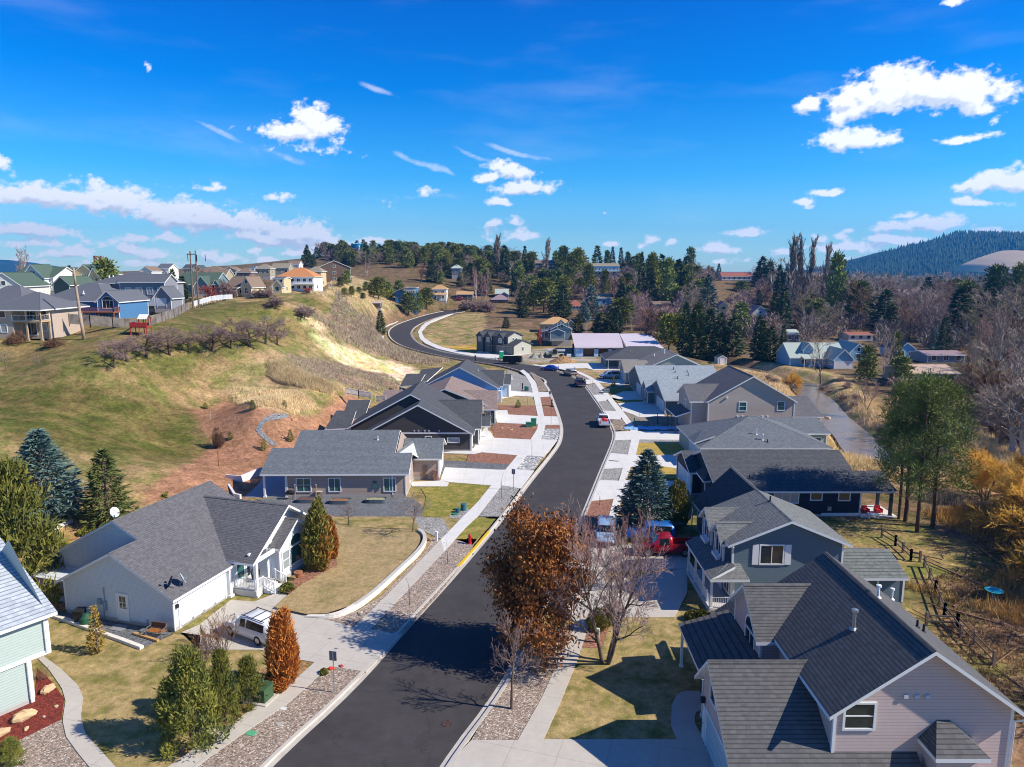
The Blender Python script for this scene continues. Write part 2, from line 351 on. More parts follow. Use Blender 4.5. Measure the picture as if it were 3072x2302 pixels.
CP = flat + [(-27, 122, 3.2), (-24, 128, 1.6), cpz('B2', 20, 1300, 1.8), cpy('B1', 1550, 1500, 98), cpy('B1', 1500, 1190, 116), cpy('B1', 900, 1500, 92), cpy('B1', 100, 1400, 84),
 cpy('B1', 100, 1100, 100), cpy('B1', 0, 850, 116), cpy('D1', 430, 1210, 127), cpy('D1', 0, 1200, 122), (-110, 130, 14), (-130, 110, 13.5), cpy('B1', 815, 955, 110), cpy('D2', 1300, 1300, 132), cpy('B1', 1210, 865, 121),
 cpy('D1', 1400, 1070, 133), cpy('D1', 920, 1050, 140), cpy('D2', 300, 840, 188), cpy('D2', 850, 700, 232), cpy('D2', 1700, 950, 190), cpy('B2', 650, 60, 170), cpy('B2', 500, 350, 140), cpy('B2', 200, 780, 104), cpy('B2', 400, 550, 122),
 cpy('B2', 1200, 520, 148), cpy('B2', 1390, 560, 150), cpy('B2', 700, 170, 168), cpy('B2', 1100, 330, 178), cpy('B2', 1000, 200, 205), cpy('B2', 1450, 400, 185), cpy('B2', 900, 420, 155), (-26, 165, 1.2),
 (-38, 255, 0), (-40, 285, .2), (-36, 310, 1.2), (-31, 335, 2.5), (-20, 360, 3.6), (-5, 380, 4), (15, 392, 4.5), (-25, 240, 0), (-20, 290, 1), (-10, 330, 3), (-5, 260, .5), cpy('C1', 100, 620, 262),
 cpy('D3', 100, 1150, 230), cpy('D3', 400, 950, 300), cpy('D3', 850, 930, 372), cpy('D3', 600, 1000, 330), (20, 300, 1), (30, 340, 4), cpy('D3', 1450, 880, 405), cpy('D3', 1750, 880, 410),
 (-90, 170, 14.5), (-110, 200, 15), (-60, 250, 16), (-100, 300, 18), (-180, 220, 16), (-200, 140, 15), (-250, 350, 21), (-150, 420, 23), (-80, 400, 19), cpy('D3', 100, 650, 420), cpy('D2', 2100, 560, 330),
 (-300, 600, 23), (-150, 600, 26), (-500, 500, 22), (-500, 900, 18), (-200, 1000, 20), (-165, 760, 44), (-130, 700, 42), (-60, 650, 37), (-20, 600, 31), (-100, 560, 33), (-60, 500, 26), (-30, 440, 15), (20, 500, 21), (20, 440, 11),
 (40, 560, 24), (100, 520, 21), (110, 560, 22), (60, 400, 8.5), (60, 340, 5), (60, 280, 2.5), (110, 400, 9), (110, 330, 3), (160, 520, 18), (175, 530, 18.5), (120, 450, 13), (170, 460, 9), (200, 600, 14), (250, 520, 5), (100, 700, 24), (0, 800, 30), (300, 900, 6),
 (0, 1500, 15), (800, 900, 0), (800, 300, 0), (500, 100, 0), (1500, 1500, 4), (-800, 200, 18), (-900, 1000, 15), (-400, 0, 12), (300, -50, 0), (0, -50, 0), (-200, -50, 6), (0, 3000, 10), (3000, 3000, 8), (-3000, 3000, 15), (3000, 0, 0), (-3000, 0, 15)]
CP = np.array(CP, float)
_d = np.hypot(CP[:, None, 0]-CP[None, :, 0], CP[:, None, 1]-CP[None, :, 1])
_n = len(CP); RC = 9.
_A = np.zeros((_n+1, _n+1)); _A[:_n, :_n] = -np.sqrt(_d**2 + RC**2) + np.eye(_n)*-.0; _A[:_n, _n] = 1; _A[_n, :_n] = 1
_A[:_n, :_n] -= np.eye(_n)*.0
_w = np.linalg.solve(_A, np.append(CP[:, 2], 0))
def rbf(x, y):
 x = np.atleast_1d(np.asarray(x, float)); y = np.atleast_1d(np.asarray(y, float)); out = np.full(x.shape, _w[-1])
 for i in range(_n): out += _w[i]*-np.sqrt((x-CP[i, 0])**2 + (y-CP[i, 1])**2 + RC**2)
 return out
def seg_dist(x, y, pts):
 best = np.full(x.shape, 1e9); tt = np.zeros(x.shape)
 for i in range(len(pts)-1):
  ax, ay = pts[i][:2]; bx, by = pts[i+1][:2]; dx, dy = bx-ax, by-ay
  t = np.clip(((x-ax)*dx + (y-ay)*dy)/(dx*dx+dy*dy), 0, 1)
  d = np.hypot(x-ax-t*dx, y-ay-t*dy); k = d < best
  best = np.where(k, d, best); tt = np.where(k, i+t, tt)
 return best, tt
def inpoly(x, y, P):
 c = np.zeros(x.shape, bool); n = len(P); j = n-1
 for i in range(n):
  xi, yi = P[i][:2]; xj, yj = P[j][:2]
  if yi != yj:
   k = ((yi > y) != (yj > y)) & (x < (xj-xi)*(y-yi)/(yj-yi)+xi); c ^= k
  j = i
 return c
def smooth(t): t = np.clip(t, 0, 1); return t*t*(3-2*t)
FLAT = [(-27, 0), (-27, 60), (-30, 72), (-29.5, 92), (-25, 100), (-23, 118), (-20.5, 124), (-20, 150), (-14, 160), (-1, 176), (-1, 206), (-14, 230), (0, 245), (60, 240), (300, 240), (300, 0)]
# road edges: near part read at z=0, then pairs of (left/outer, right/inner) round the bend
def WW(r, pts, z=0.): return [W(r, x, y, z) for x, y in pts]
_L = WW('A2', [(390,1658),(850,1245),(1130,920),(1440,580)]) + WW('B3', [(335,1658),(520,1400),(720,1150),(790,1050),(805,960),(800,900),(760,780),(690,600),(610,500)])
_R = WW('A3', [(20,1658),(250,1340),(400,1180),(780,350)]) + WW('B3', [(1110,1250),(1200,1040),(1215,970),(1195,930),(1130,800),(1060,700),(985,590),(930,520)])
def interp_at(P, y): return float(np.interp(y, [p[1] for p in P], [p[0] for p in P]))
ROAD = []   # (Lx,Ly,Rx,Ry,z)
for y in (18, 26, 34, 41, 48, 55, 62, 69, 76, 84, 92, 99, 105, 111, 117, 124, 132, 140, 148, 156, 163):
 if y < 34:
  lx = _L[0][0] + (y-34)*.30; rx = _R[0][0] + (y-34)*.30
 else: lx = interp_at(_L, y); rx = interp_at(_R, y) if y < 150 else 16.5 - max(0, y-158)*.05
 ROAD.append((lx, y, rx, y, 0.))
for (a, b, z) in [(('C2', 190, 640), ('C2', 560, 600), 0), (('C2', 120, 590), ('C2', 300, 500), 0), (('C1', 1980, 975), ('C1', 2200, 900), 0), (('C1', 1800, 920), ('C1', 1900, 850), 0), (('C1', 1600, 870), ('C1', 1650, 808), 0),
     (('C1', 1350, 830), ('C1', 1400, 780), 0), (('C1', 1050, 788), ('C1', 1200, 752), 0), (('C1', 800, 740), ('C1', 1000, 722), 0), (('C1', 560, 685), ('C1', 850, 698), 0), (('C1', 380, 637), ('C1', 700, 658), 0),
     (('C1', 260, 590), ('C1', 560, 610), 0), (('C1', 180, 540), ('C1', 460, 545), 0), (('C1', 130, 480), ('C1', 410, 480), 0), (('C1', 120, 430), ('C1', 402, 430), .2), (('C1', 145, 385), ('C1', 440, 370), .6),
     (('C1', 220, 335), ('C1', 540, 310), 1.2), (('C1', 350, 283), ('C1', 700, 250), 2), (('C1', 550, 220), ('C1', 850, 205), 2.8), (('C1', 700, 180), ('C1', 970, 178), 3.4), (('C1', 850, 152), ('C1', 1120, 156), 3.9)]:
 l = W(*a, z); r = W(*b, z); ROAD.append((*l, *r, z))
CL = [((a+c)/2, (b+d)/2, z) for a, b, c, d, z in ROAD]
HW = [math.hypot(a-c, b-d)/2 for a, b, c, d, z in ROAD]
CREEK = WW('B4', [(700, 440), (720, 500), (830, 590), (870, 660), (960, 740), (1060, 830), (1110, 910), (1190, 980)], -1.2)
CREEK = [(CREEK[0][0]-14, CREEK[0][1]+40)] + CREEK + [(CREEK[-1][0]+10, CREEK[-1][1]-14), (88, 66), (98, 46), (110, 20)]
def Hnat(x, y):
 x = np.atleast_1d(np.asarray(x, float)); y = np.atleast_1d(np.asarray(y, float))
 h = rbf(x, y)
 d = np.full(x.shape, 1e9)
 d, _ = seg_dist(x, y, FLAT + [FLAT[0]]); ins = inpoly(x, y, FLAT)
 k = np.where(ins, 0, smooth(d/14)); h = h*k
 # small swells on the natural ground
 h += k*(.22*np.sin(x*.21+1.3*np.sin(y*.11))*np.cos(y*.17+x*.05) + .1*np.sin(x*.6+y*.35))
 # bank cut behind the blue gabled house
 dr, t = seg_dist(x, y, [c[:2] for c in CL]); zr = np.interp(t, range(len(CL)), [c[2] for c in CL])
 w = smooth((dr-7.5)/9); h = h*w + zr*(1-w)
 dc, _ = seg_dist(x, y, CREEK)
 h = h - 1.7*(1-smooth((dc-2.6)/4.0)) + .35*np.exp(-((dc-8)/2.5)**2)
 return h
def Hgrid(x, y):
 h = Hnat(x, y); dr, t = seg_dist(x, y, [c[:2] for c in CL]); hw = np.interp(t, range(len(CL)), HW)
 return h + np.where(dr < hw + 1.3, -.3, .04)
def H(x, y): return float(Hnat(x, y)[0])
def ground_at(r, x, y):
 a, b, c = ray(*px(r, x, y))
 t = np.linspace(25, 1200, 2400); zz = Hnat(a*t, b*t); k = np.where(CH + c*t < zz)[0]
 if len(k) == 0: return a*400, b*400, H(a*400, b*400)
 t0 = t[max(k[0]-1, 0)]; t1 = t[k[0]]; tt = np.linspace(t0, t1, 30); k = np.where(CH + c*tt < Hnat(a*tt, b*tt))[0]; q = tt[k[0]] if len(k) else t1
 return a*q, b*q, H(a*q, b*q)
def zone(P, x, y): return inpoly(x, y, P)
def gp(r, pts): return [ground_at(r, x, y)[:2] for x, y in pts]
def build_terrain():
 def axis(a, b, lo, hi, g=1.12):
  c = list(np.arange(a, b+.01, 1.0)); s = 1.
  while c[-1] < hi: s *= g; c.append(c[-1]+s)
  s = 1.; l = []; v = a
  while v > lo: s *= g; v -= s; l.append(v)
  return np.array(l[::-1] + c)
 xs = axis(-130, 130, -9000, 9000); ys = axis(25, 330, -300, 9000, 1.1)
 X, Y = np.meshgrid(xs, ys); x = X.ravel(); y = Y.ravel(); Z = Hgrid(x, y)
 me = bpy.data.meshes.new('ground'); nx, ny = len(xs), len(ys)
 me.vertices.add(nx*ny); me.vertices.foreach_set('co', np.stack([x, y, Z], 1).astype(np.float32).ravel())
 i = np.arange(nx*ny).reshape(ny, nx); q = np.stack([i[:-1, :-1], i[:-1, 1:], i[1:, 1:], i[1:, :-1]], -1).reshape(-1, 4)
 me.loops.add(q.size); me.loops.foreach_set('vertex_index', q.ravel().astype(np.int32)); me.polygons.add(len(q))
 me.polygons.foreach_set('loop_start', np.arange(0, q.size, 4, dtype=np.int32)); me.polygons.foreach_set('use_smooth', np.ones(len(q), bool))
 # ground cover colour, point by point
 rg = np.random.default_rng(3)
 def C(*c): return np.array(c)
 dry, green, tan, weed, sand, mulch, dirt, litter = C(.25,.19,.09), C(.095,.09,.026), C(.36,.28,.15), C(.24,.18,.125), C(.62,.51,.35), C(.32,.165,.095), C(.30,.25,.19), C(.17,.115,.068)
 col = np.tile(dry, (len(x), 1))
 def wob(a, s, ph): return np.sin(x*s+ph)*np.cos(y*s*1.1+ph*2)*a
 def put(P, c, k=1., feather=2.):
  q = 0 if feather < 1 else 1; ins = inpoly(x, y, P); d, _ = seg_dist(x, y, P+[P[0]]); w = np.where(ins, smooth((d + q*wob(1.0, .7, 1) + q*wob(.8, 1.7, 3))/feather + .5), smooth(.5 - d/feather*1.)*(d < feather))*k
  col[:] = col*(1-w[:, None]) + c*w[:, None]
 right = (x > 25) | (y > 300); col[right] = litter
 col[(y > 420)] = litter*.9
 # park lawn: patches of green and straw
 lawn = gp('B1', [(-60, 1450), (500, 1530), (1250, 1640), (1500, 1500), (1340, 1260), (1200, 1200), (1050, 1160), (1400, 1060), (1500, 900), (1890, 830), (1890, 480), (1400, 520), (1000, 690), (500, 650), (-60, 780)])
 put(lawn, (dry+green*1.1)/2.1, 1, 4)
 put(gp('B1', [(-60, 1080), (500, 1060), (900, 1150), (1300, 1230), (1480, 1480), (1300, 1640), (900, 1590), (400, 1520), (-60, 1440)]), green*1.0, .72, 6)
 put(gp('D2', [(0, 1000), (500, 980), (1000, 1030), (1500, 1000), (1800, 930), (1950, 1150), (1500, 1300), (1000, 1290), (0, 1150)]), green*1.3, .6, 4)
 put(gp('D2', [(500, 780), (900, 700), (1300, 760), (1750, 930), (1000, 950), (400, 900)]), green*1.3, .6, 4)
 put(gp('D2', [(1600, 720), (1850, 670), (2150, 760), (2212, 850), (1900, 800)]), green*1.4, .8, 4)
 put(gp('B2', [(0, 500), (200, 330), (500, 330), (640, 150), (800, 120), (1000, 170), (1400, 330), (1560, 440), (1400, 620), (1150, 620), (700, 620), (620, 820), (350, 790), (200, 760), (0, 700)]), tan*.8, .8, 5)
 put(gp('B5', [(520, 640), (820, 600), (1200, 700), (1300, 930), (1800, 1060), (1700, 1106), (1200, 1010), (700, 840)]), weed, .9, 5)
 put(gp('B2', [(380, 540), (560, 340), (850, 380), (1250, 480), (1400, 590), (1250, 620), (900, 560), (620, 520)]), weed*1.1, .9, 4)
 put(gp('B2', [(290, 400), (400, 370), (600, 500), (830, 600), (800, 650), (600, 600), (400, 560), (300, 500)]), C(.50,.37,.17), .9, 2.5)
 put(gp('B2', [(0, 590), (150, 600), (400, 620), (640, 680), (700, 760), (500, 820), (200, 760), (0, 690)]), C(.44,.36,.20), .8, 3)
 cut = gp('B2', [(650, 150), (760, 180), (900, 250), (1100, 310), (1300, 370), (1500, 430), (1560, 460), (1400, 520), (1380, 590), (1200, 490), (1000, 430), (850, 360), (740, 260)])
 put(cut, sand, 1, 1.5); CUTIN = smooth(seg_dist(x, y, cut+[cut[0]])[0]/3)*inpoly(x, y, cut)
 put(gp('B2', [(520, 20), (650, 10), (800, 100), (800, 140), (640, 110)]), C(.48,.40,.23), .8, 3)
 put(gp('B5', [(640, 500), (950, 350), (1100, 400), (1300, 520), (1360, 600), (1000, 620), (800, 560)]), C(.42,.33,.17), .9, 5)
 put(gp('C1', [(440, 430), (600, 300), (900, 220), (1050, 190), (1400, 180), (1400, 400), (1290, 560), (1100, 680), (700, 590), (560, 500)]), C(.30,.23,.11), 1, 3)
 put(gp('C1', [(820, 610), (1290, 580), (1290, 690), (1130, 690)]), C(.46,.29,.06), .9, 1.5)
 put(gp('C2', [(-400, 380), (860, 400), (860, 320), (500, 180), (-400, 250)]), C(.33,.29,.24), 1, 3)
 put(gp('C2', [(300, 480), (1210, 480), (1400, 780), (1000, 800), (860, 620), (650, 520)]), C(.34,.25,.15), .8, 2)
 mul = gp('B2', [(-230, 1080), (0, 690), (170, 760), (330, 800), (620, 830), (720, 780), (930, 630), (1150, 680), (1000, 800), (930, 900), (800, 950), (560, 980), (330, 1080), (230, 1230), (0, 1370), (-300, 1560), (-100, 1300)])
 mul = gp('B1', [(1340, 1640), (1500, 1500), (1340, 1250), (1620, 1175)]) + gp('B2', [(0, 700), (170, 760), (330, 800), (620, 830), (720, 780), (930, 640), (1150, 690), (1100, 720)]) + [(-23, 112), (-25, 98), (-31, 92), (-30, 76)] + gp('A1', [(1300, 160), (960, 190), (760, 215)])
 put(mul, mulch, 1, .9); alpha = 1-.85*inpoly(x, y, mul)
 put([(-30, 62), (-36, 46), (-44, 44), (-56, 52), (-52, 62), (-40, 66), (-33, 68)], C(.42,.24,.12), .8, 3)
 # creek side straw and the yellow shrubby ground in front of it
 dc, _ = seg_dist(x, y, CREEK); w = smooth((13-dc)/6)*.9*(y < 200); col[:] = col*(1-w[:, None]) + C(.46,.33,.17)*w[:, None]
 put([(39, 76), (45, 92), (52, 106), (44, 108), (38, 92)], C(.13,.15,.03), .9, 2)
 put([(30, 72), (30, 56), (36, 50), (44, 60), (42, 72)], C(.26,.21,.08), .9, 3)
 put([(24, 20), (25, 50), (34, 56), (50, 56), (60, 40), (50, 20)], C(.20,.135,.075), .95, 3); put([(25, 34), (26, 52), (31, 55), (33, 44)], C(.24,.20,.07), .8, 3)
 rk = vnoise(x/2.2+y/9, y/3.4, 77, 3); Z2 = Z + CUTIN*rk*2.6; me.vertices.foreach_set('co', np.stack([x, y, Z2], 1).astype(np.float32).ravel()); col *= (1+CUTIN*vnoise(x/1.6, y/1.6, 31, 2)*.5)[:, None]; ye = np.clip(CUTIN*(vnoise(x/7, y/7, 61, 2)*3), 0, .7)[:, None]; col[:] = col*(1-ye)+C(.66,.46,.20)*ye
 # clumps at two sizes so nothing is even
 n = wob(.5, .23, .3)+wob(.5, .51, 2)+wob(.35, 1.3, 4)+.35*rg.standard_normal(len(x))
 near = (y < 420)
 col *= np.clip(1+.13*n, .6, 1.5)[:, None]
 a = me.color_attributes.new('cover', 'FLOAT_COLOR', 'POINT'); a.data.foreach_set('color', np.concatenate([col, alpha[:, None]], 1).astype(np.float32).ravel())
 me.update(); me.validate()
 m, nt, N, L, B = nodes('ground_cover'); B.inputs['Roughness'].default_value = .95; B.inputs['Specular IOR Level'].default_value = .1
 at = N.new('ShaderNodeAttribute'); at.attribute_name = 'cover'; tc = N.new('ShaderNodeTexCoord')
 def noise(s, d, r=.6):
  q = N.new('ShaderNodeTexNoise'); q.inputs['Scale'].default_value = s; q.inputs['Detail'].default_value = d; q.inputs['Roughness'].default_value = r; L.new(tc.outputs['Object'], q.inputs[0]); return q.outputs['Fac']
 def mth(op, a, b=None, c=None):
  q = N.new('ShaderNodeMath'); q.operation = op
  for i, v in enumerate((a, b, c)):
   if v is None: continue
   if isinstance(v, (int, float)): q.inputs[i].default_value = v
   else: L.new(v, q.inputs[i])
  return q.outputs[0]
 na, nb, ncx = noise(.2, 10, .72), noise(2.4, 6, .7), noise(.55, 8, .75)
 f = mth('MULTIPLY', mth('MULTIPLY_ADD', nb, 2.2, -.08), mth('MULTIPLY_ADD', ncx, 2.4, -.18))
 # hue drift between greener and strawier
 mr = N.new('ShaderNodeMapRange'); L.new(na, mr.inputs[0]); mr.inputs[1].default_value = .44; mr.inputs[2].default_value = .56
 mx = N.new('ShaderNodeMix'); mx.data_type = 'RGBA'; L.new(mr.outputs[0], mx.inputs[0]); mx.inputs[6].default_value = (.72, .86, .55, 1); mx.inputs[7].default_value = (1.32, 1.14, 1.15, 1)
 mu = N.new('ShaderNodeMix'); mu.data_type = 'RGBA'; mu.blend_type = 'MULTIPLY'; L.new(at.outputs['Alpha'], mu.inputs[0]); L.new(at.outputs['Color'], mu.inputs[6]); L.new(mx.outputs[2], mu.inputs[7])
 sc = N.new('ShaderNodeVectorMath'); sc.operation = 'SCALE'; L.new(mu.outputs[2], sc.inputs[0]); L.new(f, sc.inputs['Scale']); L.new(sc.outputs[0], B.inputs['Base Color'])
 b = N.new('ShaderNodeBump'); b.inputs['Strength'].default_value = .6; b.inputs['Distance'].default_value = .12; L.new(mth('ADD', nb, ncx), b.inputs['Height']); L.new(b.outputs[0], B.inputs['Normal'])
 me.materials.append(m)
 o = bpy.data.objects.new('ground', me); COL.objects.link(o); tag(o, kind='structure')
build_terrain()
# ------------------------------------------------------------ sheets
from mathutils.geometry import tessellate_polygon
def sheet(name, pts, z, m, th=.0):
 """flat sheet from world points; th > 0 gives it a real edge"""
 me = MB(); P = [Vector((p[0], p[1], 0)) for p in pts]
 a = sum(P[i].x*P[(i+1) % len(P)].y - P[(i+1) % len(P)].x*P[i].y for i in range(len(P)))
 if a < 0: P = P[::-1]
 me.v = [(p.x, p.y, z) for p in P]
 for t in tessellate_polygon([P]):
  a, b, c = t
  if (P[b]-P[a]).cross(P[c]-P[a]).z < 0: b, c = c, b
  me.f.append((a, b, c)); me.m.append(0)
 if th:
  n = len(P); k = len(me.v); me.v += [(p.x, p.y, z-th) for p in P]
  for i in range(n): j = (i+1) % n; me.f.append((i, k+i, k+j, j)); me.m.append(0)
 o = me.build(name, m); tag(o, kind='structure'); return o
def strip(name, A, B, za, m, th=0.):
 """ribbon between two polylines of equal length, heights za per point"""
 me = MB(); n = len(A)
 me.v = [(A[i][0], A[i][1], za[i]) for i in range(n)] + [(B[i][0], B[i][1], za[i]) for i in range(n)]
 for i in range(n-1): me.f.append((i, n+i, n+i+1, i+1)); me.m.append(0)
 if th:
  k = len(me.v); me.v += [(v[0], v[1], v[2]-th) for v in me.v]
  for i in range(n-1): me.f.append((i, i+1, k+i+1, k+i)); me.f.append((n+i+1, n+i, k+n+i, k+n+i+1)); me.m += [0, 0]
  me.f.append((0, k, k+n, n)); me.m.append(0)
 o = me.build(name, m); tag(o, kind='structure'); return o
def resamp(P, n):
 P = [Vector(p) for p in P]; d = [0]
 for i in range(len(P)-1): d.append(d[-1] + (P[i+1]-P[i]).length)
 t = np.linspace(0, d[-1], n); return [Vector([float(np.interp(q, d, [p[k] for p in P])) for k in range(len(P[0]))]) for q in t]
def smoothline(P, it=2):
 P = [Vector(p) for p in P]
 for _ in range(it):
  Q = [P[0]]
  for i in range(len(P)-1): Q += [P[i]*.75+P[i+1]*.25, P[i]*.25+P[i+1]*.75]
  P = Q + [P[-1]]
 return P
ASPH = mat('asphalt', (.056, .050, .048), .85, 'asphalt', .15, 1.2, .15)
def road():
 L = smoothline([(a, b, z) for a, b, c, d, z in ROAD]); Rr = smoothline([(c, d, z) for a, b, c, d, z in ROAD])
 zz = [p.z+.004 for p in L]
 strip('road', L, Rr, zz, ASPH)
 K = mat('kerb_concrete', (.50, .455, .39), .85, 'noise', .25, 1.5, .2)
 def offs(P, s, w):
  out = []
  for i in range(len(P)):
   a = P[max(i-1, 0)]; b = P[min(i+1, len(P)-1)]; t = (b-a); t.z = 0; t.normalize(); out.append(P[i] + Vector((-t.y, t.x, 0))*s*w)
  return out
 for P, s in ((L, 1), (Rr, -1)):
  g = offs(P, s, .32); k = offs(P, s, .36); e = offs(P, s, .58)
  Z = [p.z for p in P]
  # gutter pan, kerb face and top in one casting
  m = MB(); n = len(P)
  rows = [(P, .010), (g, .016), (k, .13), (e, .14), (e, -.2)]
  for pts, dz in rows: m.v += [(pts[i][0], pts[i][1], Z[i]+dz) for i in range(n)]
  for r in range(len(rows)-1):
   for i in range(n-1):
    f = (r*n+i, r*n+i+1, (r+1)*n+i+1, (r+1)*n+i)
    m.f.append(f if s < 0 else f[::-1]); m.m.append(0)
  tag(m.build('kerb', K), kind='structure')
 return L, Rr, offs
RL, RR, offs = road()
YEL = mat('kerb_yellow', (.70, .43, .02), .6, 'noise', .15, 4)
def yellow(P, s, y0, y1):
 Q = [p for p in P if y0 < p.y < y1]
 if len(Q) < 3: return
 Q = resamp(Q, 20); a = offs(Q, s, .335); b = offs(Q, s, .60); m = MB(); n = len(Q)
 m.v += [(p.x, p.y, p.z+.05) for p in a] + [(p.x+(-.012 if s > 0 else .012)*0, p.y, p.z+.146) for p in offs(Q, s, .355)] + [(p.x, p.y, p.z+.146) for p in b]
 for r in range(2):
  for i in range(n-1): m.f.append((r*n+i, (r+1)*n+i, (r+1)*n+i+1, r*n+i+1)); m.m.append(0)
 tag(m.build('painted_kerb', YEL), kind='structure')
yl = [W('A3', 150, 560)[1], W('A3', 325, 350)[1]]
yellow(RL, 1, min(yl)-.8, max(yl)+1)
# ------------------------------------------------------------ pavements, drives, beds, lawns
CONC = mat('pavement_concrete', (.50, .455, .385), .85, 'concrete', .12, 2.5)
CONC2 = mat('new_concrete', (.66, .635, .58), .85, 'concrete', .08, 2.5, c3=(cos(.02), sin(.02)))
GRAV = mat('river_gravel', (.30, .225, .17), .9, 'speck', .3, 6.5, .8, c3=(.5, .43, .35))
GRAVG = mat('grey_gravel', (.27, .255, .225), .9, 'speck', .2, 5, .6, c3=(.42, .40, .36))
COBB = mat('cobbles', (.33, .32, .30), .9, 'speck', .3, 2.0, 1., c3=(.62, .60, .56))
DARKG = mat('dark_gravel', (.13, .135, .14), .9, 'speck', .15, 6, .4, c3=(.2, .2, .2))
MULR = mat('red_mulch', (.20, .035, .022), .95, 'speck', .3, 7, .8, c3=(.12, .02, .015))
MULB = mat('brown_mulch', (.30, .14, .085), .95, 'speck', .3, 5, .8, c3=(.2, .1, .07))
NEED = mat('needle_litter', (.36, .19, .075), .95, 'speck', .3, 6, .6, col2=(.16, .13, .04), c3=(.24, .16, .09))
STRAW = mat('dormant_lawn', (.37, .265, .125), .95, 'grass', .25, 2, .5, col2=(.26, .205, .08), thr=(.48, .66))
STRAW2 = mat('lawn_mixed', (.38, .275, .115), .95, 'grass', .25, 3, .5, col2=(.17, .155, .035), thr=(.44, .64))
GREENL = mat('green_lawn', (.20, .19, .03), .95, 'grass', .25, 3, .5, col2=(.33, .25, .06), thr=(.46, .62))
GOLD = mat('gold_lawn', (.44, .29, .06), .95, 'grass', .2, 3, .5, col2=(.30, .25, .05), thr=(.5, .66))
DIRT = mat('bare_dirt', (.24, .185, .13), .95, 'speck', .25, 3, .5, c3=(.33, .28, .22))
def ps(name, r, pts, z, m, th=0.): return sheet(name, [W(*(p if isinstance(p[0], str) else (r, *p)), z) for p in pts], z, m, th)
def band(name, A, B, z, m, n=60, th=.14):
 """pavement strip between two image-read edges at height z"""
 a = resamp([(*W(*p, z), 0) for p in A], n); b = resamp([(*W(*p, z), 0) for p in B], n)
 return strip(name, a, b, [z]*n, m, th)
def R(r, pts): return [(r, x, y) for x, y in pts]
# left side verge gravel beds (kerb to pavement), near to far
ps('gravel_bed', 'A2', [(0, 1640), (-80, 1760), (200, 1800), (330, 1658), (620, 1405), (915, 1132), (700, 1100), (640, 1170), (480, 1310), (240, 1470)], .10, GRAV)
ps('gravel_bed', 'A2', [(940, 897), (1112, 928), (1200, 830), (1300, 725), (1400, 600), (1474, 505), ('A3', 240, 400), ('A3', 120, 400), (1345, 470), (1250, 560), (1090, 740)], .10, GRAV)
ps('verge_lawn', 'A3', [(120, 400), (215, 432), (345, 288), (225, 285)], .10, GREENL)
ps('gravel_bed', 'B3', [(95, 1658), (275, 1658), (440, 1425), (290, 1400)], .10, GRAVG)
ps('cobble_bed', 'B3', [(410, 1268), (555, 1275), (635, 1160), (500, 1150)], .10, COBB)
ps('cobble_bed', 'B3', [(615, 1018), (750, 1022), (775, 975), (775, 900), (655, 898)], .10, COBB)
ps('mulch_bed', 'B3', [(636, 930), (772, 930), (775, 898), (655, 898)], .104, MULB)
ps('mulch_bed', 'B3', [(640, 825), (752, 825), (735, 750), (625, 750)], .10, MULB)
ps('mulch_bed', 'B3', [(620, 738), (718, 740), (690, 665), (610, 668)], .10, MULB)
ps('verge_dirt', 'B3', [(590, 625), (680, 620), (650, 560), (610, 510), (560, 470), (520, 455), (560, 520)], .10, DIRT)
# left side pavement
LA = R('A2', [(-180, 1660), (0, 1530), (300, 1330), (480, 1215), (630, 1080), (845, 885), (1020, 720), (1330, 400), (1471, 255)]) + R('B3', [(80, 1552), (200, 1402), (320, 1270), (420, 1150), (530, 1020), (585, 930), (597, 860), (582, 790), (555, 660), (530, 560), (490, 492), (440, 450)])
LB = R('A2', [(-100, 1720), (0, 1640), (240, 1470), (480, 1310), (640, 1170), (940, 897), (1090, 740), (1345, 470), (1471, 330)]) + R('B3', [(90, 1658), (290, 1400), (410, 1268), (500, 1150), (615, 1018), (655, 900), (640, 820), (610, 670), (572, 545), (520, 480), (470, 440)])
band('pavement', LA[:8], LB[:8], .13, CONC, 40)
band('pavement', LA[7:], LB[7:], .134, CONC2, 60)
# white house lot
ps('front_lawn', 'A2', [(410, 775), (580, 812), (700, 810), (820, 770), (950, 690), (1100, 560), (1200, 450), (1225, 380), (1190, 350), (750, 330), (690, 420), (720, 560), (560, 640)], .30, STRAW)
ps('gravel_bed', 'A2', [(590, 815), (840, 885), (1020, 720), (1330, 405), (1290, 390), (1240, 470), (1000, 715), (860, 800)], .09, GRAV)
ps('side_lawn', 'A2', [(690, 255), (730, 330), (1200, 345), (1330, 400), (1471, 290), (1420, 275)], .085, STRAW2)
ps('gravel_lot', 'A2', [(1180, 275), (1210, 345), (1330, 400), (1380, 360), (1340, 285)], .09, GRAVG)
ps('side_lawn', 'A1', [(240, 800), (780, 1000), (960, 925), (1130, 940), (1471, 1010), (1840, 1100), (1260, 1500), (930, 1665), (500, 1800), (-100, 1800), (-100, 1300), (200, 1040)], .08, STRAW2)
ps('needle_bed', 'A1', [(1840, 1085), (1560, 1060), (1420, 1130), (1300, 1350), (1150, 1480), (940, 1640), (1000, 1600), (1471, 1330), (1740, 1180)], .10, NEED)
ps('gravel_yard', 'A1', [(240, 790), (790, 1000), (960, 920), (360, 800)], .09, DARKG)
ps('mulch_bed', 'A1', [(205, 1110), (290, 1190), (355, 1280), (340, 1395), (0, 1560), (-100, 1600), (-100, 1400), (185, 1290)], .09, MULR)
ps('gravel_bed', 'A1', [(340, 1395), (360, 1480), (500, 1660), (600, 1800), (-100, 1900), (-100, 1580), (0, 1545)], .085, GRAV)
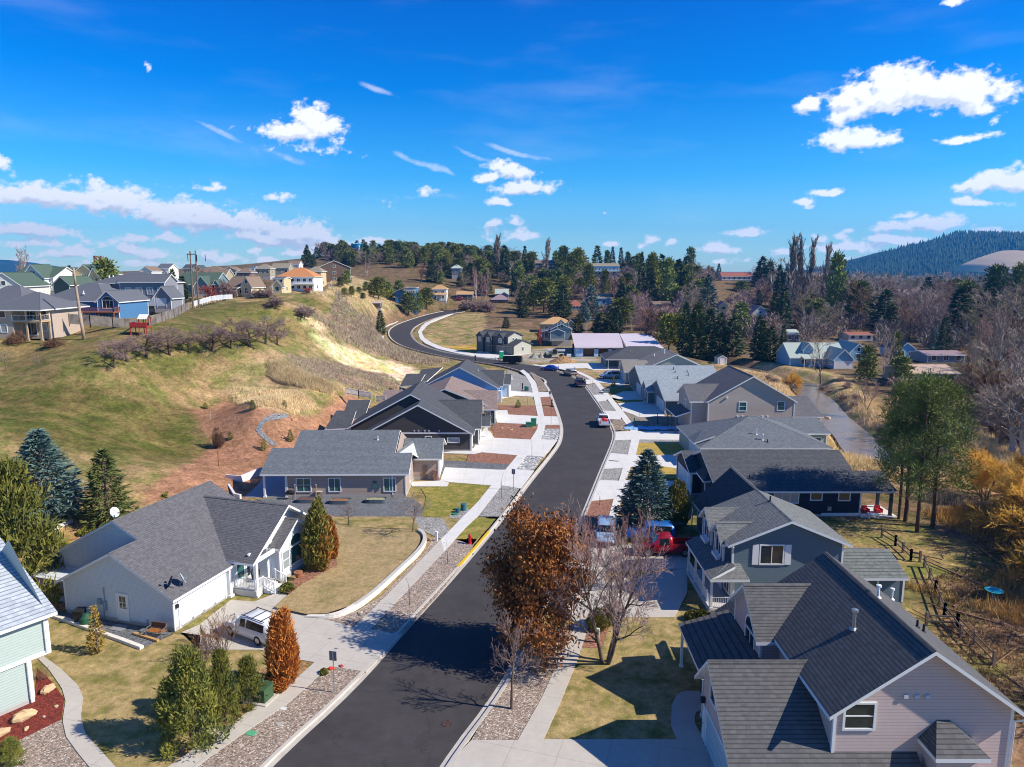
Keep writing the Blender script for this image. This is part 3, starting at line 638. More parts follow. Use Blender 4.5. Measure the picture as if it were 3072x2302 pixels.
band('garden_path', R('A1', [(210, 1060), (270, 1120), (340, 1220), (362, 1290), (345, 1400), (365, 1490), (430, 1580), (500, 1665), (560, 1760)]), R('A1', [(240, 1045), (330, 1110), (430, 1205), (458, 1270), (445, 1380), (470, 1470), (560, 1570), (645, 1665), (700, 1760)]), .13, CONC, 30)
ps('driveway', 'A2', [(0, 870), (170, 735), (300, 745), (410, 775), (590, 815), (845, 885), (940, 897), (1112, 928), (915, 1132), (700, 1100), (630, 1078), (520, 1060), (350, 1015), (230, 985), (20, 920)], .126, CONC, .1)
ps('driveway', 'A1', [(1000, 915), (1104, 870), (1104, 1010), (1471, 1010), (1130, 935)], .122, CONC, .1)
ps('front_walk', 'A2', [(300, 745), (440, 690), (498, 700), (410, 775)], .134, CONC, .1)
ps('mulch_bed', 'A2', [(440, 690), (600, 560), (740, 480), (760, 540), (560, 650), (500, 700)], .31, MULB)
# tan house lot
ps('gravel_yard', 'B2', [(440, 1500), (1470, 1500), (1560, 1560), (1590, 1658), (640, 1658), (180, 1515)], .09, DARKG)
ps('front_lawn', 'B2', [(1560, 1430), (1790, 1370), (2140, 1400), (1930, 1658), (1560, 1658), (1600, 1500)], .10, GREENL)
ps('gravel_bed', 'B2', [(1800, 1640), (1940, 1590), (1990, 1610), (1925, 1680), (1790, 1670)], .108, GRAVG)
ps('front_walk', 'B2', [(1470, 1370), (1720, 1360), (1790, 1378), (1770, 1408), (1480, 1405)], .13, CONC2, .1)
ps('driveway', 'B2', [(1755, 1250), (2211, 1270), ('B3', 320, 1270), ('B3', 415, 1267), ('B3', 558, 1277), ('B3', 448, 1425), ('B3', 290, 1400), ('B2', 2140, 1400), (1790, 1372), (1715, 1360)], .126, CONC2, .1)
ps('dark_gravel_bed', 'B3', [(0, 1200), (-260, 1190), (-260, 1300), (330, 1268), (420, 1150), (350, 1225)], .09, DARKG)
ps('mulch_bed', 'B3', [(10, 1145), (115, 1125), (425, 1150), (352, 1225), (0, 1205)], .10, MULB)
# dark house lot
ps('driveway', 'B3', [(-240, 1130), (60, 1140), (120, 1125), (425, 1150), (500, 1150), (637, 1163), (700, 1090), (752, 1022), (615, 1018), (540, 1020), (230, 1005), (200, 960), (150, 920), (100, 990), (60, 1090), (-60, 1110)], .126, CONC2, .1)
ps('mulch_bed', 'B3', [(200, 925), (230, 880), (598, 900), (530, 1018), (230, 1005), (225, 960)], .10, MULB)
ps('driveway', 'B3', [(235, 775), (335, 775), (345, 812), (585, 825), (640, 825), (757, 828), (775, 898), (655, 898), (596, 895), (250, 880)], .126, CONC2, .1)
ps('mulch_bed', 'B3', [(340, 812), (345, 775), (245, 770), (245, 735), (570, 738), (585, 825)], .10, MULB)
ps('front_lawn', 'B3', [(250, 735), (300, 690), (400, 662), (550, 668), (570, 738)], .10, STRAW)
ps('driveway', 'B3', [(285, 680), (400, 655), (555, 665), (610, 668), (690, 663), (678, 625), (590, 628), (550, 630), (330, 612), (300, 640), (262, 680)], .126, CONC2, .1)
ps('gravel_lot', 'B3', [(330, 612), (550, 628), (540, 560), (500, 500), (340, 440), (330, 520)], .09, GRAVG)
# right side, near to far
ps('gravel_bed', 'A3', [(210, 1508), (470, 1505), (600, 1270), (720, 1000), (800, 860), (640, 900), (580, 1010), (410, 1170), (300, 1350)], .10, GRAV)
RA = R('A3', [(330, 1760), (395, 1658), (470, 1500), (600, 1270), (720, 1000), (820, 810), (880, 640), (920, 530)]) + R('C3', [(480, 1390), (560, 1110), (590, 1000), (650, 790), (700, 635), (760, 470), (800, 295), (830, 230)])
RB = R('A3', [(480, 1760), (520, 1658), (610, 1500), (700, 1300), (790, 1080), (880, 810), (940, 640), (985, 530)]) + R('C3', [(610, 1390), (650, 1150), (680, 1000), (735, 790), (790, 635), (862, 470), (903, 290), (910, 230)])
band('pavement', RA[:8], RB[:8], .13, CONC, 40); band('pavement', RA[8:], RB[8:], .134, CONC2, 40)
RA2 = R('C2', [(1310, 1327), (1280, 1280), (1185, 1140), (1060, 980), (960, 850), (860, 720), (800, 640), (700, 580), (570, 522), (440, 492), (330, 468), (0, 420)])
RB2 = R('C2', [(1420, 1327), (1380, 1280), (1280, 1150), (1180, 1020), (1070, 890), (970, 770), (880, 660), (770, 580), (620, 512), (480, 480), (350, 458), (0, 410)])
band('pavement', RA2, RB2, .13, CONC2, 50)
ps('driveway', 'A3', [(210, 1508), (470, 1507), (610, 1503), (1340, 1503), (1480, 1510), (1640, 1800), (-20, 1800), (20, 1700)], .126, CONC, .1)
ps('front_lawn', 'A3', [(610, 1502), (1345, 1502), (1470, 1300), (1480, 800), (900, 800), (830, 940), (700, 1300)], .09, STRAW2)
band('front_walk', R('A3', [(1340, 1503), (1310, 1420), (1315, 1310), (1350, 1250), (1400, 1235), (1470, 1240)]), R('A3', [(1500, 1520), (1445, 1420), (1440, 1380), (1450, 1350), (1480, 1340), (1500, 1330)]), .12, CONC, 24)
ps('mulch_bed', 'A3', [(820, 1000), (930, 1000), (980, 850), (880, 830), (840, 900)], .105, MULB)
ps('driveway', 'A3', [(730, 700), (880, 640), (1400, 560), (1400, 690), (1330, 830), (950, 830), (880, 800), (800, 860), (720, 830)], .122, CONC, .1)
ps('front_lawn', 'A3', [(945, 580), (1150, 570), (1180, 600), (960, 605)], .135, GOLD)
ps('driveway', 'A3', [(735, 440), (1400, 420), (1420, 560), (1150, 575), (940, 580), (760, 560), (700, 500)], .126, CONC, .1)
ps('mulch_bed', 'C3', [(300, 1050), (585, 1020), (480, 1390), (130, 1390), (210, 1250)], .10, MULB)
ps('driveway', 'C3', [(415, 785), (640, 797), (735, 790), (1500, 800), (1500, 1080), (1200, 1100), (600, 1000), (585, 1020), (300, 1050), (330, 960)], .126, CONC2, .1)
ps('gravel_bed', 'C3', [(412, 782), (635, 797), (700, 635), (462, 650)], .10, GRAVG)
ps('driveway', 'C3', [(462, 650), (700, 635), (1090, 590), (1200, 640), (1410, 650), (1410, 470), (1050, 480), (755, 472), (550, 450), (500, 560)], .126, CONC2, .1)
ps('front_lawn', 'C3', [(1090, 600), (1405, 650), (1405, 775), (1150, 770)], .132, GOLD)
ps('gravel_bed', 'C3', [(553, 448), (755, 470), (803, 293), (605, 295)], .10, GRAVG)
ps('front_lawn', 'C3', [(862, 472), (1190, 476), (1510, 470), (1510, 325), (890, 325)], .10, GOLD)
ps('gravel_strip', 'C3', [(890, 325), (1510, 325), (1510, 292), (900, 292)], .105, GRAVG)
ps('driveway', 'C3', [(600, 293), (830, 285), (1510, 290), (1510, 182), (800, 180), (590, 188)], .126, CONC2, .1)
ps('mulch_bed', 'C3', [(565, 45), (690, 28), (785, 165), (570, 175)], .10, DIRT)
ps('front_yard', 'C3', [(800, 175), (1510, 180), (1400, -60), (700, -60), (830, 120)], .088, DIRT)
ps('driveway', 'C2', [(915, 1025), (1090, 1028), (1215, 1040), (1330, 1080), (1400, 1115), (1740, 1100), (1740, 960), (1500, 900), (1120, 930), (1180, 1000), (1160, 1145), (1000, 1140)], .126, CONC2, .1)
ps('gravel_bed', 'C2', [(848, 908), (985, 895), (1090, 1022), (915, 1022)], .10, GRAVG)
ps('driveway', 'C2', [(780, 815), (915, 812), (995, 840), (1180, 885), (1500, 880), (1500, 760), (1200, 770), (1000, 840), (970, 890), (850, 908)], .126, CONC2, .1)
ps('verge_lawn', 'C2', [(1080, 893), (1370, 880), (1500, 905), (1130, 922)], .13, GREENL)
ps('gravel_bed', 'C2', [(700, 690), (830, 665), (915, 808), (785, 812)], .10, GRAVG)
ps('front_lawn', 'C2', [(980, 770), (1050, 735), (1380, 730), (1400, 790), (1200, 770), (1010, 815)], .10, GREENL)
ps('driveway', 'C2', [(690, 615), (830, 612), (1210, 605), (1215, 690), (1150, 705), (1120, 680), (930, 660), (850, 650), (705, 672)], .126, CONC2, .1)
ps('verge_dirt', 'C2', [(560, 570), (600, 545), (770, 605), (690, 612)], .10, DIRT)
ps('driveway', 'C2', [(0, 428), (440, 402), (860, 395), (1215, 480), (800, 488), (690, 460), (330, 468)], .126, CONC2, .1)
ps('driveway', 'C1', [(1470, 775), (1640, 770), (1670, 750), (1990, 708), (1780, 730), (1500, 690), (1300, 690), (1200, 740)], .126, CONC2, .1)
# pavement that follows the bend, and its verge, on the natural grade
def bend_strip(name, outer, inner, m, dz=.12, n=60):
 a = resamp([(*ground_at(*p)[:2], 0) for p in outer], n); b = resamp([(*ground_at(*p)[:2], 0) for p in inner], n)
 z = [max(H(p.x, p.y), H(q.x, q.y)) + dz for p, q in zip(a, b)]
 return strip(name, a, b, z, m, .4)
bend_strip('pavement', R('C1', [(1560, 800), (1400, 765), (1200, 745), (1000, 708), (760, 650), (600, 580), (530, 520), (505, 430), (540, 370), (600, 310), (720, 255), (900, 200), (980, 180)]),
   R('C1', [(1560, 785), (1400, 745), (1250, 718), (1100, 690), (830, 630), (680, 570), (590, 510), (552, 430), (600, 370), (680, 300), (800, 250), (920, 205), (1000, 186)]), CONC2)
bend_strip('pavement', R('C1', [(240, 285), (120, 325), (0, 385), (-10, 450), (-5, 510), (40, 560), (120, 605)]), R('C1', [(230, 292), (110, 345), (20, 400), (10, 450), (25, 500), (60, 550), (125, 590)]), CONC2)
# covers and lids let into the verge
def cover(name, r, x, y, wx, wy, z, m, label, cat, round_=False):
 X, Y = W(r, x, y, z); b = MB()
 if round_: b.lathe([(wx/2, 0), (wx/2, .02)], 20)
 else: b.box(-wx/2, wx/2, -wy/2, wy/2, 0, .025)
 return tag(b.build(name, m, loc=(X, Y, z), rz=R_(-17)), label, cat)
cover('manhole_cover', 'A3', 75, 1418, .62, .62, .006, mat('cast_iron', (.075, .045, .035), .7, 'speck', .3, 8), 'round rust brown iron cover in the asphalt near the bottom of the road', 'manhole cover', True)
cover('valve_cover', 'A2', 282, 1472, .55, .4, .10, mat('lid_green', (.10, .38, .20), .6), 'bright green plastic lid lying in the river gravel', 'utility lid')
cover('valve_cover', 'A2', 458, 1335, .38, .3, .10, mat('lid_white', (.66, .66, .64), .6), 'pale grey lid in the gravel right beside the pavement edge', 'utility lid')
cover('meter_cover', 'A2', 442, 1420, .4, .35, .10, mat('lid_grey', (.42, .38, .33), .7), 'pinkish concrete meter lid in the middle of the gravel verge', 'utility lid', True)
cover('drain_grate', 'C3', 585, 552, 1.3, .3, .13, mat('grate', (.08, .08, .08), .6), 'long dark drain grate set in the pale concrete driveway', 'drain grate')
cover('door_mat', 'A1', 655, 890, 1.1, .8, .10, mat('matting', (.25, .25, .25), .9), 'grey mat on the gravel below the glazed side door', 'mat')
# ------------------------------------------------------------ house kit
TRIM = mat('white_trim', (.78, .78, .76), .5, 'noise', .06, 3)
GLASS = mat('window_glass', (.018, .03, .036), .06, 'noise', .3, .7, spec=.9)
GLASSG = mat('green_tinted_glass', (.03, .12, .11), .1, 'noise', .2, .7, spec=.7)
BLIND = mat('window_with_blinds', (.32, .36, .36), .15, 'siding', .05, 2, spec=.7)
GDOOR = mat('garage_panels', (.76, .76, .74), .5, 'noise', .04, 2)
METAL = mat('galvanised', (.45, .46, .47), .35, 'noise', .1, 6, metal=.7)
DARK = mat('black_metal', (.02, .02, .022), .5)
FOUND = mat('foundation', (.42, .40, .37), .9, 'noise', .15, 3)
WOODB = mat('brown_wood', (.22, .10, .04), .7, 'noise', .25, 6)
def roofm(name, c, k='shingle', amt=.25): return mat(name, c, .85, k, amt, 4, .5, spec=.25)
FACE = {'-y': (1, 0, 0, -1), '+x': (0, 1, 1, 0), '-x': (0, 1, -1, 0), '+y': (1, 0, 0, 1)}
def fbox(b, face, c, u0, u1, z0, z1, d0, d1, m=0):
 ux, uy, nx, ny = FACE[face]
 if uy: x = sorted((c + nx*d0, c + nx*d1)); b.box(x[0], x[1], u0, u1, z0, z1, m)
 else: y = sorted((c + ny*d0, c + ny*d1)); b.box(u0, u1, y[0], y[1], z0, z1, m)
class House:
 def __init__(s, name, label, O, rot, z=.05, wall=None, roof=None, trim=None, cat='house', group=None):
  s.root = empty(name, (O[0], O[1], z), R_(rot), label, cat, group)
  s.W = MB(); s.Rf = MB(); s.T = MB(); s.F = MB(); s.wm = wall; s.rm = roof; s.tm = trim or TRIM; s.O = O; s.rot = R_(rot); s.z = z
  s.extra_w = []; s.nw = 0
 def L(s, r, x, y, z):
  X, Y = W(r, x, y, z + s.z); dx, dy = X - s.O[0], Y - s.O[1]; c, q = cos(s.rot), sin(s.rot); return (dx*c + dy*q, -dx*q + dy*c)
 def block(s, x0, x1, y0, y1, zt, g=None, zr=None, r=None, z0=0., m=0, found=True):
  b = s.W
  if g is None: b.box(x0, x1, y0, y1, z0, zt, m)
  elif g == 'y':
   r = (x0+x1)/2 if r is None else r; P = [(x0, z0), (x1, z0), (x1, zt), (r, zr), (x0, zt)]
   b.poly([(x, y0, z) for x, z in P], m); b.poly([(x, y1, z) for x, z in P[::-1]], m)
   b.poly([(x0, y1, z0), (x0, y0, z0), (x0, y0, zt), (x0, y1, zt)], m); b.poly([(x1, y0, z0), (x1, y1, z0), (x1, y1, zt), (x1, y0, zt)], m)
  else:
   r = (y0+y1)/2 if r is None else r; P = [(y0, z0), (y1, z0), (y1, zt), (r, zr), (y0, zt)]
   b.poly([(x0, y, z) for y, z in P[::-1]], m); b.poly([(x1, y, z) for y, z in P], m)
   b.poly([(x0, y0, z0), (x1, y0, z0), (x1, y0, zt), (x0, y0, zt)], m); b.poly([(x1, y1, z0), (x0, y1, z0), (x0, y1, zt), (x1, y1, zt)], m)
  if found and z0 == 0: s.F.box(x0-.025, x1+.025, y0-.025, y1+.025, -.6, .28)
  for (x, y) in ((x0, y0), (x1, y0), (x1, y1), (x0, y1)):
   if z0 == 0 or zt-z0 > 1.5: s.T.box(x-.045 if x == x0 else x-.1, x+.1 if x == x0 else x+.045, y-.045 if y == y0 else y-.1, y+.1 if y == y0 else y+.045, z0+.29*(z0 == 0), zt-.02)
 def roof(s, pts, th=.2, m=0): s.Rf.slab(pts, th, m, 1)
 def gable(s, x0, x1, y0, y1, ze, zr, axis, ov=.45, rk=.4, r=None, rk2=None, up=.14, cap=True, m=0, inx=0):
  """two roof slopes; ze/zr are wall-line and ridge heights of the walls below"""
  rk2 = rk if rk2 is None else rk2; ze += up; zr += up
  if axis == 'y':
   r = (x0+x1)/2 if r is None else r; a, b = y0-rk, y1+rk2
   sl = (zr-ze)/(r-x0); zl = ze - sl*ov; sr = (zr-ze)/(x1-r); zr2 = ze - sr*ov
   s.roof([(x0-ov, a, zl), (r, a, zr), (r, b, zr), (x0-ov, b, zl)], m=m); s.roof([(r, a, zr), (x1+ov, a, zr2), (x1+ov, b, zr2), (r, b, zr)], m=m)
   if cap: s.cap((r, a, zr), (r, b, zr))
  else:
   r = (y0+y1)/2 if r is None else r; a, b = x0-rk, x1+rk2
   sl = (zr-ze)/(r-y0); zl = ze - sl*ov; sr = (zr-ze)/(y1-r); zr2 = ze - sr*ov
   s.roof([(a, y0-ov, zl), (b, y0-ov, zl), (b, r, zr), (a, r, zr)], m=m); s.roof([(a, r, zr), (b, r, zr), (b, y1+ov, zr2), (a, y1+ov, zr2)], m=m)
   if cap: s.cap((a, r, zr), (b, r, zr))
 def cap(s, a, b, w=.16, m=0):
  a = Vector(a); b = Vector(b); d = (b-a).normalized(); t = Vector((-d.y, d.x, 0))*w; u = Vector((0, 0, .035)); k = Vector((0, 0, -.06))
  s.Rf.poly([a-t+k, b-t+k, b+u, a+u], m); s.Rf.poly([a+u, b+u, b+t+k, a+t+k], m)
 def hip(s, x0, x1, y0, y1, ze, zr, R0, R1, ov=.45, up=.14, sides='wesn', m=0):
  """hip roof; R0, R1 ridge ends (x, y)"""
  x0 -= ov; x1 += ov; y0 -= ov; y1 += ov; ze += up - ov*.4; zr += up
  A, B, C, D = (x0, y0, ze), (x1, y0, ze), (x1, y1, ze), (x0, y1, ze); P, Q = (*R0, zr), (*R1, zr)
  if abs(R0[0]-R1[0]) > abs(R0[1]-R1[1]):   # ridge along x, P west
   fs = {'s': [A, B, Q, P], 'e': [B, C, Q], 'n': [C, D, P, Q], 'w': [D, A, P]}; hips = [(A, P), (B, Q), (C, Q), (D, P)]
  else:
   fs = {'s': [A, B, P], 'e': [B, C, Q, P], 'n': [C, D, Q], 'w': [D, A, P, Q]}; hips = [(A, P), (B, P), (C, Q), (D, Q)]
  for k in sides: s.roof(fs[k], m=m)
  if R0 != R1: s.cap(P, Q)
  for a, b in hips: s.cap(a, b, .13)
 def win(s, face, c, u, z, w, h, bars='v', pane=None, fr=None, t=.11, name='window', d=.07):
  b = MB(); fbox(b, face, c, u-w/2-t, u+w/2+t, z-t, z, .003, d); fbox(b, face, c, u-w/2-t, u+w/2+t, z+h, z+h+t, .003, d)
  fbox(b, face, c, u-w/2-t, u-w/2, z, z+h, .003, d); fbox(b, face, c, u+w/2, u+w/2+t, z, z+h, .003, d)
  if 'v' in bars: fbox(b, face, c, u-.03, u+.03, z, z+h, .004, .05)
  if 'h' in bars: fbox(b, face, c, u-w/2, u+w/2, z+h*.5-.03, z+h*.5+.03, .004, .048)
  if '3' in bars:
   for q in (-w/6, w/6): fbox(b, face, c, u+q-.03, u+q+.03, z, z+h, .004, .05)
  if '4' in bars:
   for q in (-w/4, 0, w/4): fbox(b, face, c, u+q-.03, u+q+.03, z, z+h, .004, .05)
  o = b.build(name, fr or s.tm, s.root); p = MB(); fbox(p, face, c, u-w/2, u+w/2, z, z+h, .003, .018); p.build('pane', pane or GLASS, o); s.nw += 1
  return o
 def arch(s, face, c, u, z, w, h, pane=None):
  """half-round window on top of a rectangular one"""
  ux, uy, nx, ny = FACE[face]; n = 14
  def P(uu, zz, d): return (c + nx*d, uu, zz) if uy else (uu, c + ny*d, zz)
  b = MB(); p = MB(); pts = [(u + w/2*cos(pi*i/n), z + w/2*sin(pi*i/n)*h) for i in range(n+1)]; o2 = [(u + (w/2+.13)*cos(pi*i/n), z + (w/2+.13)*sin(pi*i/n)*h) for i in range(n+1)]
  for i in range(n):
   b.poly([P(*pts[i], .06), P(*o2[i], .06), P(*o2[i+1], .06), P(*pts[i+1], .06)]); b.poly([P(*o2[i], .06), P(*o2[i], 0), P(*o2[i+1], 0), P(*o2[i+1], .06)])
  p.poly([P(a, q, .02) for a, q in pts]); o = b.build('arched_window', s.tm, s.root); p.build('pane', pane or GLASS, o)
 def door(s, face, c, u, z=.15, w=.92, h=2.05, m=None, glass=False):
  b = MB(); t = .1; fbox(b, face, c, u-w/2-t, u-w/2, z, z+h+t, .003, .06); fbox(b, face, c, u+w/2, u+w/2+t, z, z+h+t, .003, .06); fbox(b, face, c, u-w/2, u+w/2, z+h, z+h+t, .003, .06)
  fbox(b, face, c, u-w/2, u+w/2, z, z+h, .003, .03); o = b.build('door', m or s.tm, s.root)
  if glass:
   p = MB(); fbox(p, face, c, u-.28, u+.28, z+.95, z+1.9, .031, .036); p.build('door_pane', GLASS, o)
   q = MB(); fbox(q, face, c, u-.02, u+.02, z+.95, z+1.9, .037, .045); fbox(q, face, c, u-.28, u+.28, z+1.4, z+1.44, .037, .045); fbox(q, face, c, u-.02, u+.02, z+.95, z+.96, .04, .05); q.build('muntin', s.tm, o)
  k = MB(); fbox(k, face, c, u+w/2-.13, u+w/2-.07, z+.98, z+1.04, .03, .1); k.build('handle', METAL, o)
 def garage(s, face, c, u, w, h=2.15, z=.02, m=None, fr=None, wins=True):
  b = MB(); t = .13; fbox(b, face, c, u-w/2-t, u-w/2, z, z+h+t, .003, .06); fbox(b, face, c, u+w/2, u+w/2+t, z, z+h+t, .003, .06); fbox(b, face, c, u-w/2, u+w/2, z+h, z+h+t, .003, .06)
  f = b.build('garage_door_frame', fr or s.tm, s.root)
  b = MB(); n = 4
  for i in range(n): fbox(b, face, c, u-w/2, u+w/2, z+h*i/n+.012, z+h*(i+1)/n-.012, .003, .025)
  fbox(b, face, c, u-w/2, u+w/2, z, z+h, .002, .012)
  k = max(2, int(w/1.2))
  for i in range(n):
   for j in range(k): fbox(b, face, c, u-w/2+w*j/k+.12, u-w/2+w*(j+1)/k-.12, z+h*i/n+.12, z+h*(i+1)/n-.12, .02, .034)
  b.build('garage_door', m or GDOOR, s.root)
 def post(s, x, y, z0, z1, w=.15, m=None, name='post'): b = MB(); b.box(x-w/2, x+w/2, y-w/2, y+w/2, z0, z1); b.box(x-w*.75, x+w*.75, y-w*.75, y+w*.75, z0, z0+.18); return b.build(name, m or s.tm, s.root)
 def vent(s, x, y, z, h=.45, r=.05, m=None, capd=False):
  b = MB(); b.tube((x, y, z-.25), (x, y, z+h), r, n=8); b.lathe([(r*2.6, 0), (r*1.2, .1)], 10, c=(x, y, z-.02))
  if capd: b.lathe([(r*1.9, 0), (r*1.9, r*1.6), (r*.4, r*2)], 10, c=(x, y, z+h))
  b.build('roof_vent', m or METAL, s.root)
 def rail(s, pts, z0, h=.9, m=None, sp=.14, name='railing'):
  b = MB()
  for i in range(len(pts)-1):
   a = Vector(pts[i]); c = Vector(pts[i+1]); n = max(1, int((c-a).length/sp))
   for z in (h, .12): b.tube((a.x, a.y, a.z+z0+z), (c.x, c.y, c.z+z0+z), .035, n=4)
   for k in range(n+1): p = a.lerp(c, k/n); b.tube((p.x, p.y, p.z+z0+.12), (p.x, p.y, p.z+z0+h), .018, n=4, caps=False)
   for p in (a, c): b.box(p.x-.05, p.x+.05, p.y-.05, p.y+.05, p.z+z0, p.z+z0+h+.08)
  return b.build(name, m or s.tm, s.root)
 def part(s, name, b, m, parent=None): return b.build(name, m, parent or s.root)
 def done(s):
  wm = s.wm if isinstance(s.wm, (list, tuple)) else [s.wm]
  if s.W.v: s.W.build('wall', list(wm), s.root)
  if s.F.v: s.F.build('foundation', FOUND, s.root)
  rm = s.rm if isinstance(s.rm, (list, tuple)) else [s.rm]
  if s.Rf.v: s.Rf.build('roof', [rm[0], s.tm] + list(rm[1:]), s.root)
  if s.T.v: s.T.build('corner_trim', s.tm, s.root)
  return s.root
def siding(name, c, amt=.08): return mat(name, c, .75, 'siding', amt, 3, .35)
# ------------------------------------------------------------ houses along the street
G = .05
def hit(r, x, y, a, b, c):
 """view ray against the roof plane z = a*X + b*Y + c (world)"""
 dx, dy, dz = ray(*px(r, x, y)); t = (c - CH)/(dz - a*dx - b*dy); return dx*t, dy*t, CH + dz*t
RGREY = roofm('shingles_grey', (.135, .13, .135)); RLIGHT = roofm('shingles_pale_blue', (.46, .50, .53), 'shingle2', .15)
RBLUE = roofm('shingles_blue_grey', (.15, .165, .175)); RCHAR = roofm('shingles_charcoal', (.085, .088, .094)); RDARK = roofm('shingles_dark', (.062, .066, .074)); RBROWN = roofm('shingles_brown', (.27, .20, .17))
RGRN = roofm('shingles_weathered', (.17, .175, .165)); RTILE = roofm('shingles_bold', (.118, .114, .112), 'shingle2', .25); RMOSS = roofm('shingles_mossy', (.17, .185, .165), 'shingle2', .5)
def white_house():
 h = House('house', 'white sided one storey house with grey roof, double garage and white entry porch', (-24.5, 48.2), -16.7, G, siding('white_siding', (.62, .655, .68)), RGREY)
 h.block(-10.1, 0, 0, 2.9, 2.75, 'y', 5.43); h.block(-14.9, 0, 2.7, 13, 2.75, 'y', 6.7)
 h.gable(-10.1, 0, 0, 2.9, 2.75, 5.43, 'y', rk=.45, rk2=-.6); h.gable(-14.9, 0, 2.7, 13, 2.75, 6.7, 'y')
 h.W.box(-3, 1.55, 8.9, 15.8, 0, 3.15); h.W.poly([(1.55, 6.45, 3.1), (1.55, 15.8, 3.1), (1.55, 11.1, 6.05)]); h.F.box(-3, 1.6, 8.88, 15.85, -.5, .3)
 h.gable(-6.8, 1.9, 6.45, 15.75, 3.12, 6.1, 'x', rk=0, rk2=.5)
 h.block(1.55, 2.45, 9.3, 14.1, 3.15, 'x', 4.7); h.gable(1.3, 2.45, 9.3, 14.1, 3.15, 4.7, 'x', ov=.3, rk=0, rk2=.35)
 b = MB(); b.box(.05, 2.25, 6.4, 6.6, 2.8, 3.1); b.box(2.1, 2.3, 6.4, 9.3, 2.8, 3.1); b.box(1.45, 1.62, 6.5, 15.7, 3.35, 3.5); h.part('porch_beam', b, TRIM)
 h.post(2.2, 6.5, 0, 2.85, .26); h.post(.12, 5.9, 0, 2.6, .3)
 b = MB(); b.box(.02, 2.3, 6.3, 8.9, 0, .52); h.part('porch_floor', b, mat('porch_boards', (.55, .53, .5), .8))
 b = MB()
 for i in range(3): b.box(2.3+.35*i, 2.65+.35*i, 7.2, 8.7, 0, .42-.14*i)
 h.part('porch_step', b, mat('step_white', (.7, .7, .69), .7))
 h.rail([(.2, 6.38, 0), (2.2, 6.38, 0)], .52); h.rail([(2.3, 6.5, 0), (2.3, 7.15, 0)], .52)
 for y in (7.2, 8.75): h.rail([(2.35, y, .5), (3.35, y, .1)], 0, name='stair_railing')
 h.garage('+x', 0, 3.0, 4.9, 2.2); h.door('-y', 0, -4.6, .18, glass=True)
 h.win('+x', 0, 7.4, .9, .9, 1.5, '', GLASSG); h.win('+x', 0, 8.4, .7, .4, 1.7, '')
 h.win('+x', 2.45, 10.15, .95, .85, 1.5, 'h', BLIND); h.win('+x', 2.45, 11.7, .95, 1.6, 1.5, '', GLASSG); h.win('+x', 2.45, 13.25, .95, .85, 1.5, 'h'); h.arch('+x', 2.45, 11.7, 2.62, 1.7, 1, GLASSG)
 b = MB(); b.box(-6.9, -6.55, -.14, -.005, 1.2, 1.65); b.box(-6.4, -6.1, -.12, -.005, .8, 1.5); b.tube((-6.25, -.07, 1.5), (-6.25, -.07, 2.6), .03); b.tube((-6.4, -.07, 0), (-6.4, -.07, .8), .03); b.tube((-2.4, -.1, 0), (-2.4, -.1, .6), .04); h.part('electric_meter', b, mat('meter_grey', (.26, .33, .37), .5))
 b = MB(); b.box(.02, .2, .15, .35, 1.75, 2.0); h.part('wall_lamp', b, DARK)
 b = MB(); b.tube((.42, -.15, 2.45), (.06, -.08, 2.2), .045); b.tube((.06, -.08, 2.2), (.06, -.08, .1), .045); h.part('downspout', b, TRIM)
 b = MB(); b.box(-14.4, -10.2, 1.2, 2.6, 0, 1.9); b.slab([(-14.8, .9, 2.0), (-10.1, .9, 2.0), (-10.1, 2.7, 2.3), (-14.8, 2.7, 2.3)], .12); h.part('side_lean_to', b, siding('white_siding', 0))
 for r, x, y in (('A1', 900, 300),): pass
 return h.done()
white_house()
def dish(name, x, y, z, rot, m, label, s=.5):
 t = empty(name, (x, y, z), rot, label, 'satellite dish')
 b = MB(); b.tube((0, 0, 0), (0, 0, .35), .025, n=6); b.tube((0, 0, .35), (0, -.12, .55), .025, n=6); b.build('mast', METAL, t)
 b = MB(); rr = 6
 for k in range(rr):
  for i in range(16):
   pass
 n0 = len(b.v); R0 = Matrix.Rotation(R_(65), 3, 'X')
 for k in range(5):
  for i in range(18):
   a = 2*pi*i/18; q = s*k/4; p = R0 @ Vector((q*cos(a), q*1.1*sin(a), q*q*.5)); b.v.append((p.x, p.y-.15, p.z+.7))
 for k in range(4):
  for i in range(18):
   j = (i+1) % 18; b.f.append((k*18+i, k*18+j, (k+1)*18+j, (k+1)*18+i)); b.m.append(0)
 b.build('reflector', m, t, True)
 b = MB(); b.tube((0, -.05, .35), (0, -.65, .75), .018); b.box(-.06, .06, -.74, -.62, .7, .82); b.build('receiver_arm', METAL, t)
def lw(O, rot, x, y): c, s = cos(R_(rot)), sin(R_(rot)); return O[0]+x*c-y*s, O[1]+x*s+y*c
X_, Y_ = lw((-24.5, 48.2), -16.7, -7.4, 2.5); dish('satellite_dish', X_, Y_, 6.85, R_(60), TRIM, 'white satellite dish on the rear gable peak of the white house', .36)
X_, Y_ = lw((-24.5, 48.2), -16.7, -.3, .5); dish('satellite_dish', X_, Y_, 2.95, R_(-60), mat('dish_dark', (.05, .06, .07), .5), 'dark satellite dish at the garage eave corner of the white house', .42)
X_, Y_ = lw((-24.5, 48.2), -16.7, -.2, 1.0); dish('satellite_dish', X_, Y_, 2.95, R_(120), mat('dish_grey', (.35, .42, .48), .5), 'blue grey satellite dish on the garage roof edge of the white house', .42)
